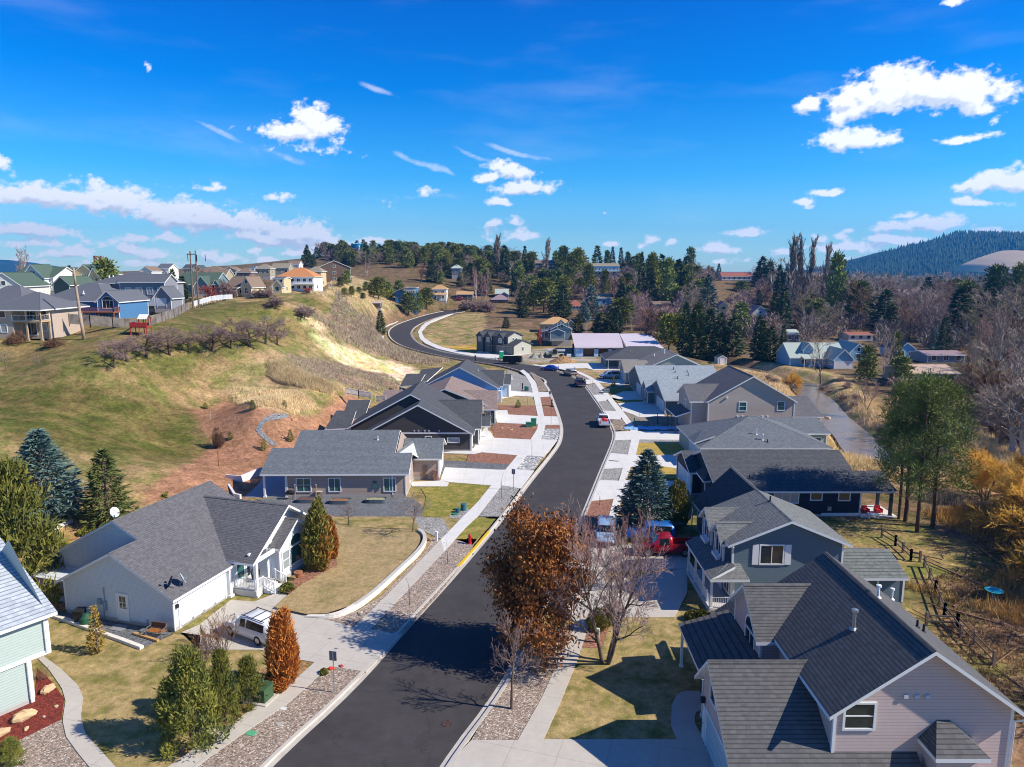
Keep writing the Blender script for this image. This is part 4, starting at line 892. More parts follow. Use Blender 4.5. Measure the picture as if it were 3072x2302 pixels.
def sage_house():
 h = House('house', 'sage green sided two storey house with pale roof cut by the left edge', (-29.1, 39.7), -35.2, G, siding('sage_siding', (.43, .51, .46)), RLIGHT)
 h.block(-9, 0, -9, 0, 2.8); h.block(-9.05, .05, -9, 1.1, 5.4, 'y', 9.0, z0=2.8)
 h.gable(-9.0, .05, -9, 1.1, 5.4, 8.9, 'y', r=-8.9, rk2=.45)
 b = MB(); b.box(.05, .12, -9, 1.12, 2.74, 2.98); b.box(.05, .1, -1.9, -1.72, 2.8, 5.2); b.box(.0, .07, -.16, .0, 0, 2.8); b.box(.05, .14, .95, 1.14, 2.8, 5.3); b.tube((.14, -.2, .1), (.14, -.2, 2.75), .045); h.part('trim_board', b, TRIM)
 b = MB(); b.tube((.42, 1.1, 5.2), (.42, -9, 5.15), .07, n=6); b.tube((.42, 1.0, 5.2), (.14, .9, 4.9), .045); b.tube((.16, .88, 4.9), (.16, .88, 2.9), .045); h.part('gutter', b, TRIM)
 h.win('+x', 0, -4.5, 1.0, 1.2, 1.3, 'v'); h.done()
sage_house()
def tan_house():
 h = House('house', 'tan one storey house with blue grey roof and raised planters along its side', (-26.0, 79.1), .8, G, siding('tan_siding', (.42, .33, .27)), RBLUE)
 s = .405
 h.block(0, 12.2, 0, 15.4, 2.95, 'x', 2.95+s*7.7); h.W.box(12.2, 13.7, 0, 7.2, 0, 2.95); h.F.box(12, 13.73, -.025, 7, -.4, .28)
 h.T.box(13.6, 13.74, -.04, .1, .29, 2.9)
 h.gable(0, 12.2, 0, 15.4, 2.95, 2.95+s*7.7, 'x', rk=.3, rk2=-.12)
 z0 = 2.95-.45*s+.14; zz = lambda y: 2.95+.14+s*y
 h.roof([(-2.9, -.45, z0), (-.302, -.45, z0), (-.302, 4.3, zz(4.3)), (-2.9, 4.3, zz(4.3))]); h.roof([(12.082, -.45, z0), (14.15, -.45, z0), (14.15, 3.3, zz(3.3)), (12.082, 3.3, zz(3.3))])
 h.roof([(12.082, 3.3, zz(3.3)), (14.15, 3.3, zz(3.3)-.01), (14.4, 6.9, 3.0), (13.4, 10.3, 4.3)])
 h.W.poly([(12.21, -.3, 2.9), (12.21, 15.6, 2.9), (12.21, 7.7, 5.95)])
 h.block(12.3, 16.9, 7.0, 14, 2.85, 'x', 4.35); h.gable(12.3, 16.9, 7.0, 14, 2.85, 4.35, 'x', rk=0, rk2=.45)
 for u, w, b in ((1.95, 1.55, 'vh'), (5.5, 1.25, 'v'), (11.85, 1.25, 'v')): h.win('-y', 0, u, .75, w, 1.5, b, GLASSG)
 h.win('+x', 13.7, 3.5, .8, 1.0, 1.4, 'v', BLIND); h.garage('+x', 16.9, 10.4, 4.9); h.post(-2.6, .1, 0, 2.75, .22)
 for x in (-.1,): h.post(x, .05, 0, 2.9, .18)
 h.vent(9.6, 5.8, 5.4, .5, .06, TRIM)
 b = MB(); b.box(9.95, 10.35, -.16, -.005, 1.2, 1.9); b.box(10.45, 10.65, -.1, -.005, .9, 1.3); h.part('electric_meter', b, mat('meter_teal', (.05, .14, .15), .5))
 b = MB()
 for i in range(5): b.box(14.9+.13*i, 14.92+.13*i, 6.93, 6.96, .1, 1.9)
 for i in range(9): b.box(14.88, 15.44, 6.9, 6.93, .15+.2*i, .17+.2*i)
 h.part('trellis', b, WOODB)
 b = MB(); b.box(16.2, 16.75, 6.4, 6.98, .05, 1.3); h.part('brick_pier', b, mat('brick_brown', (.22, .11, .08), .9, 'speck', .3, 3))
 h.done()
tan_house()
def dark_house():
 h = House('house', 'dark brown gabled house with white rake boards behind the tan house', (-5.9, 100.2), 0, G, siding('dark_brown_siding', (.075, .065, .062)), RCHAR)
 s = .54; z = lambda w: 2.75+s*w
 h.block(-15.2, 0, 0, 4.2, 2.75, 'y', z(7.6)); h.block(-18.4, 0, 4, 16, 2.75, 'y', z(9.2))
 h.gable(-15.2, 0, 0, 4.2, 2.75, z(7.6), 'y', rk=.45, rk2=-.65); h.gable(-18.4, 0, 4, 16, 2.75, z(9.2), 'y')
 b = MB(); b.box(-15.3, .05, -.04, -.003, 2.62, 2.85); b.box(-.2, -.0, -.045, -.003, .2, 2.6); h.part('trim_board', b, TRIM)
 h.block(-6, .9, 3.6, 14.6, 2.8, 'x', 5.85); h.gable(-7.5, .9, 3.6, 14.6, 2.8, 5.85, 'x', rk=0, rk2=.4)
 h.roof([(.9, 5.4, 2.6), (2.6, 5.4, 2.6), (2.6, 9.8, 3.3), (.9, 9.8, 3.3)]); h.post(1.9, 9.0, 0, 2.6, .34); b = MB(); b.box(.9, 2.6, 8.85, 9.15, 2.35, 2.6); h.part('porch_beam', b, TRIM)
 h.win('-y', 0, -6.2, 1.3, .8, .9, '', GLASSG); h.win('-y', 0, -2.6, 1.4, 1.6, .6, '', BLIND)
 for x in (-9.8, -5.2, -4.4, -3.2, -1.8, -.7): pass
 b = MB()
 for x in (-12.1, -8.2, -7.6, -6.7, -6.1, -4.6): b.box(x-.1, x+.1, -.08, -.004, 3.0, 3.2)
 h.part('wall_vent', b, mat('vent_pale', (.5, .55, .6), .6))
 h.garage('+x', .9, 9.1, 4.9); h.garage('+x', 0, 1.9, 2.6)
 h.roof([(-22.4, 4.5, 2.3), (-18.5, 4.5, 2.5), (-18.5, 9, 4.3), (-21.6, 9, 4.3)]); h.roof([(-21.2, 10, 2.6), (-17.5, 10, 2.9), (-17.5, 15.5, 4.8), (-21.2, 15.5, 4.8)])
 for x, y in ((-22.2, 4.7), (-21, 10.2)): h.post(x, y, -.2, 2.4, .15)
 b = MB(); b.box(-13.5, -8, -.6, -.1, 0, .5); h.done()
dark_house()
def brown_roof_house():
 h = House('house', 'green walled house under a brown shingle roof, third back on the left', (-2.9, 118.2), 0, G, siding('dark_green_siding', (.07, .11, .085)), RBROWN)
 h.block(-16.8, -.3, 1, 15, 2.75, 'y', 6.0); h.gable(-16.8, -.3, 1, 15, 2.75, 6.0, 'y')
 h.block(-9, 0, .2, 10.2, 2.8, 'x', 4.95); h.gable(-9, 0, .2, 10.2, 2.8, 4.95, 'x', rk=0, rk2=.4)
 h.roof([(-20.6, 3, 2.4), (-17, 3, 2.6), (-17, 9, 4.6), (-20.2, 9, 4.6)]); h.post(-20.2, 3.2, -.3, 2.4)
 h.garage('+x', 0, 5, 4.9); h.win('-y', .2, -1.2, 1.0, .8, 1.2, ''); h.done()
brown_roof_house()
def blue_house():
 h = House('house', 'sky blue gabled house with charcoal roof at the inside of the road bend', (-10.5, 140.6), -3, G, siding('sky_blue_siding', (.20, .40, .66)), RCHAR)
 s = .53; h.block(-7.6, 7.6, 0, 12.5, 2.8, 'y', 2.8+s*7.6); h.gable(-7.6, 7.6, 0, 12.5, 2.8, 2.8+s*7.6, 'y')
 h.block(-1, 8.3, 2.6, 13, 2.85, 'x', 5.1); h.gable(-1, 8.3, 2.6, 13, 2.85, 5.1, 'x', rk=0, rk2=.3)
 h.block(7, 9.6, 5, 11.5, 2.8, 'x', 4.2, m=1); h.gable(7, 9.7, 5, 11.5, 2.8, 4.2, 'x', rk=0, rk2=.3)
 h.roof([(-12.6, 2, 2.6), (-8.7, 2, 2.9), (-8.2, 7.5, 4.4), (-12.2, 7.5, 4.4)]); h.post(-12.2, 2.3, -.4, 2.5); h.post(-9.4, 2.3, -.4, 2.6)
 h.roof([(-10, 5, 3.0), (-7.5, 5, 3.2), (-5, 11, 5.4), (-9.7, 11, 4.8)])
 h.wm = [siding('sky_blue_siding', 0), siding('white_siding', 0)]; h.garage('+x', 9.6, 8.2, 4.6)
 b = MB(); b.box(5.2, 8.4, -1.2, 0, 0, 2.3); h.part('entry_wing', b, siding('white_siding', 0)); h.vent(3.2, 5, 5.6, .4); h.done()
blue_house()
def bend_house():
 h = House('house', 'dark and sage two storey house with three small front gables inside the bend', (.5, 218.4), 51, .1, [siding('slate_siding', (.11, .13, .135)), mat('sage_board', (.44, .43, .36), .8, 'batten')], RDARK, trim=mat('dark_trim', (.10, .11, .12), .6))
 h.block(0, 9, 0, 7, 2.9, 'y', 4.3, m=1); h.gable(0, 9, 0, 7, 2.9, 4.35, 'y', rk=.4, rk2=0, ov=.4)
 h.block(.8, 8, 3, 15.4, 5.5, 'y', 6.7); h.W.poly([(.85, 2.99, 2.9), (7.95, 2.99, 2.9), (7.95, 2.99, 5.4), (4.4, 2.99, 6.6), (.85, 2.99, 5.4)], 1); h.gable(.8, 8, 3, 15.4, 5.5, 6.75, 'y')
 for y0, y1 in ((4.2, 6.6), (9.3, 11.5), (12.6, 15.2)):
  h.block(.0, 3, y0, y1, 5.3, 'x', 6.5, z0=0 if y0 > 8 else 2.9); h.gable(0, 4, y0, y1, 5.3, 6.5, 'x', rk=.35, rk2=0, ov=.25)
  h.win('-x', 0, (y0+y1)/2, 3.6, 1.0, 1.3, 'vh', BLIND, fr=TRIM)
 h.win('-y', 0, 4.5, 1.0, .9, 1.2, 'v', fr=TRIM); h.win('-y', 2.99, 3.4, 4.3, .7, .6, '', fr=TRIM); h.win('-y', 2.99, 5.2, 4.3, .5, .6, '', fr=TRIM)
 gm = mat('garage_sage', (.22, .23, .2), .6); h.garage('-x', 0, 1.7, 2.6, 2.2, m=gm); h.garage('-x', 0, 5.0, 3.2, 2.2, m=gm); h.post(-1.0, 8.2, 0, 5.0, .2); h.post(-1.0, 9.2, 0, 2.6, .2)
 b = MB(); b.box(-1.2, 0, 7.6, 9.4, 2.5, 2.75); b.box(-1.2, 0, 7.6, 9.4, 0, .2); h.part('balcony', b, mat('dark_trim', 0)); h.vent(4.4, 9, 6.7, .6, .12, TRIM); h.done()
bend_house()
# ---- right side; coordinates of these are world ones, the parts are shifted back under their Empty
def world_house(f):
 h = f(); h.done()
 for c in h.root.children: c.location = (-h.O[0], -h.O[1], 0)
def W3(r, x, y, Y): a = WY(r, x, y, Y); return a[0], a[2]
def pink_house():
 h = House('house', 'pink sided two storey house with bold grey shingle roof in the right foreground', (10.6, 31.0), 0, G, siding('pink_siding', (.57, .44, .40)), [RTILE])
 sl = 3.0/4.25
 h.block(15.4, 23.9, 31, 41.8, 5.4, 'y', 8.4); h.gable(15.4, 23.9, 31, 41.8, 5.4, 8.4, 'y', rk=.5)
 h.block(14.3, 18.5, 38.0, 42.6, 5.25, 'x', 7.2); h.gable(14.3, 19.6, 38.0, 42.6, 5.25, 7.2, 'x', rk=.4, rk2=0, ov=.4)
 # garage wing: ridge off centre
 x0, x1 = 10.7, 15.5; P = [(30.2, 0), (36.5, 0), (36.5, 3.7), (34.7, 5.5), (30.2, 2.35)]
 h.W.poly([(x0, y, z) for y, z in P[::-1]]); h.W.poly([(x0, 36.5, 0), (x0, 36.5, 3.7), (x1, 36.5, 3.7), (x1, 36.5, 0)]); h.W.poly([(x0, 30.2, 0), (x1, 30.2, 0), (x1, 30.2, 2.35), (x0, 30.2, 2.35)])
 up = .15; h.roof([(x0-.4, 29.7, 2.0+up), (19.5, 29.7, 2.0+up), (19.5, 31.0, 2.91+up), (15.3, 31, 2.91+up), (x0-.4, 31, 2.91+up)]); h.roof([(x0-.4, 31, 2.91+up), (15.4, 31, 2.91+up), (16.6, 34.7, 5.5+up), (x0-.4, 34.7, 5.5+up)]); h.roof([(x0-.4, 34.7, 5.5+up), (16.6, 34.7, 5.5+up), (15.4, 37.0, 3.2+up), (x0-.4, 37.0, 3.2+up)]); h.cap((x0-.4, 34.7, 5.5+up), (16.2, 34.7, 5.5+up))
 h.block(15.5, 19.5, 30.2, 31, 2.3, found=False)
 h.roof([(10.9, 37.6, 2.9), (14.3, 37.6, 3.9), (14.3, 43.9, 3.9), (11.0, 43.9, 2.9)]); h.post(11.2, 43.5, 0, 2.8, .16); h.post(11.2, 38.2, 0, 2.8, .16)
 h.block(14.6, 22, 41.8, 45.2, 2.9); h.roof([(13.8, 42.9, 2.95), (13.8, 45.6, 2.95), (13.6, 45.6, 2.9), (13.6, 42.9, 2.9)][::-1]); h.roof([(13.6, 42.7, 2.75), (16.8, 42.7, 4.95), (16.8, 45.6, 4.95), (13.6, 45.6, 2.75)]); h.roof([(16.8, 42.3, 4.95), (22.5, 42.3, 4.95), (22.5, 45.6, 3), (16.8, 45.6, 3.0)])
 h.win('-x', 14.3, 39.7, 3.35, 1.5, 1.25, 'v'); h.arch('-x', 14.3, 39.7, 4.72, 1.5, 1)
 h.win('-x', x0, 34.6, 3.3, .9, .9, ''); h.garage('-x', x0, 33.2, 4.7, 2.15, m=mat('garage_pale_blue', (.40, .55, .62), .5)); h.door('-x', x0, 36.1-.05, 0.05, .3, 2.05)
 b = MB(); b.box(10.45, 10.68, 35.95, 36.15, 2.35, 2.65); h.part('wall_lamp', b, DARK)
 x, z = W3('A4', 1055, 1445, 31); h.win('-y', 31, x, z, 1.35, 1.25, 'h')
 b = MB()
 for q in (1315, 1375, 1435): x, z = W3('A4', q, 1270, 31); b.box(x-.1, x+.1, 30.9, 30.996, z-.09, z+.09)
 h.part('wall_vent', b, mat('vent_pale', 0))
 # hipped bay at the bottom right
 xa, za = W3('A4', 1490, 1610, 29.6); xb, zb = W3('A4', 1770, 1610, 29.6); h.W.box(xa+.2, xb-.2, 29.9, 31, 0, za); h.F.box(xa+.1, xb-.1, 29.85, 31, -.3, .2)
 xm = (xa+xb)/2 - .15; zt = za+.95; h.roof([(xa-.1, 29.5, za), (xb+.1, 29.5, za), (xm+.3, 31, zt), (xm-.3, 31, zt)]); h.roof([(xa-.1, 31, za), (xa-.1, 29.5, za), (xm-.3, 31, zt)]); h.roof([(xb+.1, 29.5, za), (xb+.1, 31, za), (xm+.3, 31, zt)])
 h.win('-y', 29.9, xm, .9, 1.4, 1.3, 'v')
 b = MB(); b.tube((24.3, 30.6, 5.0), (24.0, 30.93, 4.7), .05); b.tube((24.0, 30.93, 4.7), (24.0, 30.93, .1), .05); b.tube((24.36, 30.5, 5.1), (24.36, 42, 5.1), .07); b.tube((14.95, 37.4, 5.15), (14.95, 30.55, 5.15), .06); h.part('gutter', b, TRIM)
 x, y, z = hit('A4', 1030, 900, sl, 0, 5.55-sl*15.4); h.vent(x, y, z, .95, .09, METAL, True)
 for q in ((1165, 725), (1240, 735)): x, y, z = hit('A4', *q, -sl, 0, 5.55+sl*23.9); h.vent(x, y, z, .6, .07, TRIM, True)
 x, y, z = hit('A4', 1380, 890, -sl, 0, 5.55+sl*23.9); h.vent(x, y, z, .4, .06, DARK); h.vent(x+.3, y-.1, z-.2, .4, .06, DARK)
 return h
world_house(pink_house)
def slate_house():
 h = House('house', 'dark slate blue two storey house with shuttered window and white railed front porch', (17.0, 52.0), 0, G, siding('slate_blue_siding', (.125, .175, .205)), [RGRN, RMOSS, RDARK])
 h.block(17, 25.5, 52, 59, 5.3, 'y', 7.05); h.gable(17, 25.5, 52, 59, 5.3, 7.05, 'y', rk=.5, ov=.5)
 for y0, y1 in ((52.7, 55.1), (56.0, 58.6)):
  h.block(16.5, 18, y0, y1, 5.15, 'x', 6.15, z0=3.2); h.gable(16.5, 20, y0, y1, 5.15, 6.15, 'x', rk=.35, rk2=0, ov=.35)
  h.win('-x', 16.5, (y0+y1)/2, 3.75, 1.3, 1.35, 'v'); b = MB(); b.box(16.15, 16.45, (y0+y1)/2-.75, (y0+y1)/2+.75, 3.35, 3.6); h.part('flower_box', b, TRIM)
 h.roof([(15.0, 50.7, 2.85), (17, 51.2, 3.7), (17, 58.6, 3.7), (15.0, 58.4, 2.85)]); h.roof([(15.0, 50.7, 2.85), (18.0, 50.7, 2.85), (17.6, 52, 3.6), (16.6, 52, 3.6)])
 b = MB(); b.box(15.1, 17, 51.0, 58.3, 0, .35); h.part('porch_floor', b, mat('porch_boards', (.55, .53, .5), .8))
 for y in (51.1, 53.4, 55.8, 58.1): h.post(15.25, y, .3, 2.8, .16)
 h.post(16.9, 51.1, .3, 2.9, .14)
 h.rail([(15.25, 51.1, 0), (15.25, 58.1, 0)], .35, sp=.13); h.rail([(15.25, 51.08, 0), (16.9, 51.08, 0)], .35, sp=.13)
 for y in (53, 56.5): h.win('-x', 17, y, 1.0, 1.2, 1.4, 'v')
 h.door('-x', 17, 54.8, .4)
 b = MB(); b.tube((16.9, 51.5, 5.1), (16.9, 51.9, 4.9), .05); b.tube((15.1, 50.75, 2.75), (17.1, 51.2, 2.7), .05); b.tube((17.1, 51.9, 2.7), (17.1, 51.9, .1), .05); h.part('downspout', b, TRIM)
 x, z = W3('A4', 575, 538, 52); h.win('-y', 52, x, z, 1.7, 1.45, 'v')
 for d in (-1.25, 1.25): b = MB(); b.box(x+d-.24, x+d+.24, 51.94, 51.997, z-.08, z+1.53); h.part('shutter', b, TRIM)
 x, y, z = hit('A4', 570, 195, -.41, 0, 5.44+.41*25.5); h.vent(x, y, z, .45, .07, DARK)
 sl = .99; h.block(18.7, 25.3, 59.2, 68.6, 3.2, 'y', 6.4); h.gable(18.7, 25.3, 59.2, 68.6, 3.2, 6.4, 'y', rk=0, rk2=.4, m=3)
 h.block(25.5, 30.6, 52.3, 57.2, 2.6, 'x', 3.5); h.gable(25.5, 30.6, 52.3, 57.2, 2.6, 3.5, 'x', rk=0, ov=.6, m=2)
 h.win('-y', 52.3, 28.1, 1.0, .8, 1.2, '', GLASSG)
 return h
world_house(slate_house)
def navy_house():
 h = House('house', 'navy blue one storey house with long charcoal roof and covered back patio', (22, 72.7), 0, G, siding('navy_siding', (.022, .03, .048)), [RCHAR])
 s = .39; zz = lambda y: 2.95+s*(y-72.7)+.14
 h.block(22, 37.1, 72.7, 85.7, 2.95, 'x', 2.95+s*6.5); h.gable(22, 37.1, 72.7, 85.7, 2.95, 2.95+s*6.5, 'x', rk=.4, rk2=.4)
 h.roof([(37.505, 72.25, zz(72.25)), (40.7, 72.25, zz(72.25)), (40.7, 75.6, zz(75.6)), (37.505, 75.6, zz(75.6))]); h.post(40.3, 72.6, 0, 2.8, .28, mat('navy_post', (.02, .03, .05), .6)); h.post(40.3, 75.3, 0, 3.6, .28, mat('navy_post', 0))
 b = MB(); b.box(37.1, 40.9, 72.2, 76, -.02, .16); h.part('patio_slab', b, CONC2)
 h.block(20.9, 23.5, 79.9, 87.2, 2.9, 'x', 4.3); h.gable(20.9, 24.5, 79.9, 87.2, 2.9, 4.3, 'x', rk=.4, rk2=0); h.garage('-x', 20.9, 84, 4.6, m=mat('garage_pale_blue', 0)); h.garage('-x', 20.9, 80.9, 1.0, m=mat('garage_pale_blue', 0))
 h.roof([(21.2, 75.9, 2.9), (23.4, 75.5, 3.3), (23.2, 79.6, 4.6), (21.3, 79.6, 3.0)]); h.post(21.5, 76.3, 0, 2.9, .14); h.post(22, 73.2, 0, 2.6, .14)
 for q, w, hh, bb in (((1130, 1135), 2.5, 1.25, '3'), ((1415, 1108), 1.1, 1.0, ''), ((1680, 1112), 1.1, 1.0, '')): x, z = W3('C4', *q, 72.7); h.win('-y', 72.7, x, z, w, hh, bb, BLIND if w > 2 else mat('lit_interior_pane', (.18, .12, .06), .2))
 b = MB(); x, z = W3('C4', 1540, 1195, 72.7); b.box(x-.2, x+.2, 72.6, 72.697, z-.2, z+.25); h.part('wall_box', b, mat('box_tan', (.42, .36, .3), .7))
 b = MB(); b.box(33, 37.15, 72.62, 72.69, .1, .4); h.part('skirting', b, TRIM)
 x, y, z = hit('C4', 785, 908, 0, s, 3.09-s*72.7); h.vent(x, y, z, .4, .06, DARK)
 return h
world_house(navy_house)
def hip_house():
 h = House('house', 'sage house with a broad blue grey hipped roof beyond the navy house', (25.4, 92.3), 0, G, siding('sage_grey_siding', (.33, .38, .33)), [RBLUE])
 h.block(25.4, 42.2, 92.3, 105, 2.7); h.hip(25.4, 42.2, 92.3, 105, 2.7, 5.5, (33.7, 98.5), (34.5, 98.5))
 h.block(42, 45.6, 100.4, 104.5, 2.6); h.roof([(38, 99.9, 2.75), (46, 99.9, 2.75), (46, 104.9, 4.1), (38, 104.9, 4.1)]); h.win('-y', 100.4, 44, .6, 1.5, 1.4, '', GLASSG); 
 h.garage('-x', 25.4, 96.5, 4.9, m=mat('garage_pale_blue', 0)); h.roof([(24.6, 93.6, 2.9), (27.4, 93.6, 3.9), (26.6, 97, 4.0), (24.6, 97, 2.9)])
 for q in (990, 1130): x, z = W3('C4', q, 643, 92.3); h.win('-y', 92.3, x, z-.1, .9, .5, '')
 s = 2.8/6.2
 for q, k, c in (((850, 490), .9, False), ((908, 542), .7, True), ((955, 563), .4, False)): x, y, z = hit('C4', *q, 0, s, 2.84-s*92.3); h.vent(x, y, z, k, .07, TRIM if k > .5 else DARK, c)
 return h
world_house(hip_house)
def beige_house():
 h = House('house', 'beige two storey house with wide lit gable wall and two teal windows', (31, 110.2), 0, G, siding('beige_siding', (.48, .40, .33)), [RGREY])
 h.block(31, 44.6, 110.2, 122.5, 5.6, 'y', 9.5); h.gable(31, 44.6, 110.2, 122.5, 5.6, 9.5, 'y', ov=.3)
 h.block(28.6, 33, 111.2, 119.6, 5.5, 'x', 7.4); h.gable(28.6, 36, 111.2, 119.6, 5.5, 7.4, 'x', rk=.4, rk2=0)
 h.roof([(26.2, 111.5, 2.9), (28.6, 111.5, 3.7), (28.6, 118.5, 3.7), (26.2, 118.5, 2.9)]); [h.post(26.4, y, 0, 2.8, .14, mat('dark_trim', 0)) for y in (112, 115, 118)]
 h.win('-x', 28.6, 115.3, 3.6, 1.1, 1.3, 'vh', BLIND)
 for q in ((718, 262), (1080, 258)): x, z = W3('C4', *q, 110.2); h.win('-y', 110.2, x, z, 1.05, 1.3, 'h', GLASSG)
 h.block(44.6, 49, 110.6, 116, 3.2); h.roof([(44.3, 110.1, 3.1), (49.4, 110.1, 3.1), (49.0, 116.2, 5.4), (44.3, 116.2, 5.4)])
 b = MB()
 for q in (570, 670, 718, 905, 955): x, z = W3('C4', q, 140 if q == 570 else 318, 110.2); b.box(x-.12, x+.12, 109.98, 110.196, z-.1, z+.1)
 h.part('wall_vent', b, TRIM); h.win('-y', 110.2, 42.6, 2.0, 1.3, .7, '', DARK)
 return h
world_house(beige_house)
def teal_house():
 h = House('house', 'low teal house with pale shingles and two dark front gables', (27.8, 126.6), 0, G, siding('teal_siding', (.12, .17, .18)), [roofm('shingles_silver', (.30, .34, .36))])
 h.block(27.8, 41, 126.7, 140.5, 2.85, 'x', 5.3); h.gable(27.8, 41, 126.7, 140.5, 2.85, 5.3, 'x', rk=.3, ov=.5)
 h.block(26.8, 43, 143.4, 160, 2.85, 'x', 5.6); h.gable(26.8, 43, 143.4, 160, 2.85, 5.6, 'x', rk=.4, ov=.5)
 h.block(26.6, 29, 137.2, 142.8, 2.7, 'x', 4.2); h.gable(26.6, 31, 137.2, 142.8, 2.7, 4.2, 'x', rk=.3, rk2=0); h.roof([(28, 139, 3.2), (41, 139, 3.2), (41, 145, 3.6), (28, 145, 3.6)])
 gb = mat('garage_pale_blue', 0); h.garage('-x', 27.8, 129.3, 2.6, m=gb); h.garage('-x', 27.8, 132.6, 2.6, m=gb); h.win('-x', 26.6, 140, .9, 1.3, 1.5, 'v'); h.garage('-x', 26.8, 148, 4.6, m=gb)
 for q, c in (((1860, 490), 1), ((1880, 530), 0), ((2040, 525), 0), ((1915, 610), 0), ((2055, 565), 0)): x, y, z = hit('C2', *q, 0, .32, 2.99-.32*143.4); h.vent(x, y, z, .6, .08, DARK)
 b = MB(); b.box(30, 30.3, 126.3, 126.69, .3, 2.4); h.part('wall_lamp', b, TRIM)
 return h
world_house(teal_house)
def batten_house():
 h = House('house', 'beige board and batten house with a wide gable and small front gable', (29, 158.5), 0, G, mat('beige_batten', (.40, .38, .30), .8, 'batten'), [roofm('shingles_taupe', (.26, .235, .20))])
 h.block(29, 46.3, 161.5, 174, 3.0, 'y', 6.9); h.gable(29, 46.3, 161.5, 174, 3.0, 6.9, 'y', rk=.4)
 h.block(26.3, 31, 163, 171, 2.9, 'x', 4.8); h.gable(26.3, 32, 163, 171, 2.9, 4.8, 'x', rk=.4, rk2=0); h.win('-y', 163, 27.6, .9, 1.0, 1.3, ''); h.garage('-x', 26.3, 167, 4.8, m=mat('garage_pale_blue', 0))
 x, y, z = hit('C2', 1740, 270, .45, 0, 3.14-.45*29); h.vent(x, y, z, .8, .1, TRIM, True); h.vent(x-2, y+2, z-.9, .6, .1, TRIM)
 return h
world_house(batten_house)
def charcoal_hip_house():
 h = House('house', 'teal house with a wide charcoal hipped roof and corner entry porch', (25.2, 187), 0, G, siding('teal_siding', 0), [RCHAR])
 h.block(28.5, 46, 187.4, 199, 2.75); h.block(25.2, 28.6, 191, 199, 2.75); h.hip(25.2, 46, 187, 199, 2.75, 5.4, (31.8, 193), (39, 193)); h.post(25.6, 187.2, 0, 2.7, .16); h.win('-y', 187.4, 31, .3, 1.2, 2.0, 'v', GLASSG); h.door('-y', 187.4, 29.4, .1)
 h.vent(32, 190.5, 4.5, .4)
 return h
world_house(charcoal_hip_house)
def unfinished_house():
 wrap = mat('blue_house_wrap', (.28, .50, .72), .6, 'noise', .3, 1.5, col2=(.62, .70, .76)); und = mat('roof_underlay', (.58, .52, .56), .7, 'noise', .15, 3)
 nt = und.node_tree; 
 h = House('house', 'unfinished house in blue wrap under pinkish roof underlay with open garage bays', (19.3, 214.3), 0, G, wrap, [und], trim=mat('raw_fascia', (.42, .30, .17), .8))
 h.W.box(19.3, 34, 220.5, 226, 0, 2.9)
 for x0, x1 in ((19.3, 21.6), (24.9, 26.2), (29.3, 30.4), (33.0, 45)): h.W.box(x0, x1, 214.3, 214.6, 0, 2.9)
 h.W.box(19.3, 19.5, 214.6, 226, 0, 2.9); h.W.box(21.6, 33, 214.3, 214.5, 2.5, 2.9); h.F.box(19.3, 45, 214.3, 226, -.3, .1)
 h.gable(19.3, 34, 214.3, 240, 2.9, 6.0, 'x', rk=.3, rk2=.2, cap=False, r=227); h.roof([(34.4, 211.2, 3.0), (45.5, 211.2, 3.0), (44, 224, 5.7), (40.5, 227, 6.1), (34.4, 227, 6.0)])
 b = MB()
 for i in range(13):
  y = 215 + i*.95; z = 3.06 + (y-214.3)*.244; b.box(19.1, 34, y, y+.07, z, z+.02) if i % 3 else b.box(19.1, 34, y, y+.13, z, z+.02)
 h.part('underlay_print', b, mat('print_red', (.45, .12, .10), .7)); b = MB(); b.box(21.6, 24.9, 216, 216.1, 0, 2.5); b.box(26.2, 29.3, 217, 217.1, 0, 2.5); b.box(30.4, 33, 218, 218.1, 0, 2.5); h.part('inner_wall', b, mat('osb', (.25, .14, .07), .8))
 b = MB(); b.poly([(34.2, 213.9, 2.7), (34.2, 227, 6.0), (34.2, 227, 6.4), (34.15, 215, 4.4)]); 
 return h
world_house(unfinished_house)
def garden_shed():
 X, Y = W('D5', 1050, 1640); h = House('garden_shed', 'small pale grey garden shed on the gravel pad beside the conifer row', (X, Y), 0, .05, siding('shed_grey', (.50, .55, .60)), [RDARK], cat='shed')
 h.block(0, 2.4, 0, 3.2, 1.9, 'y', 2.6); h.gable(0, 2.4, 0, 3.2, 1.9, 2.6, 'y', ov=.15, rk=.12); h.door('-y', 0, 1.2, .05, 1.2, 1.75); h.done()
garden_shed()
# ------------------------------------------------------------ houses further off
FW = {}
def wallm(n, c): return mat('wall_'+n, c, .8, 'siding', .08, 2)
def fm(n, c): return mat('roof_'+n, c, .85, 'noise', .2, 2.5)
WHT = wallm('white', (.68, .68, .64)); CREAM = wallm('cream', (.62, .50, .28)); BEI = wallm('beige', (.48, .38, .30)); BLU = wallm('blue', (.07, .19, .36)); GRY = wallm('grey', (.24, .24, .27)); BRN = wallm('brown', (.17, .11, .08)); TL = wallm('teal', (.16, .24, .26)); LBL = wallm('light_blue', (.20, .42, .58)); TANW = wallm('tan', (.38, .33, .22)); DG = wallm('dark_green', (.10, .14, .12))
rG = fm('green', (.075, .115, .085)); rS = fm('slate', (.115, .12, .135)); rBR = fm('brown', (.22, .155, .11)); rOR = fm('orange', (.52, .22, .08)); rTAN = fm('tan', (.52, .31, .13)); rRED = fm('red', (.32, .11, .075)); rLG = fm('light_green', (.40, .46, .40)); rOL = fm('olive', (.27, .23, .16)); rMV = fm('mauve', (.30, .21, .22)); rDK = fm('dark', (.07, .08, .09)); rPK = fm('pinktan', (.50, .36, .27))
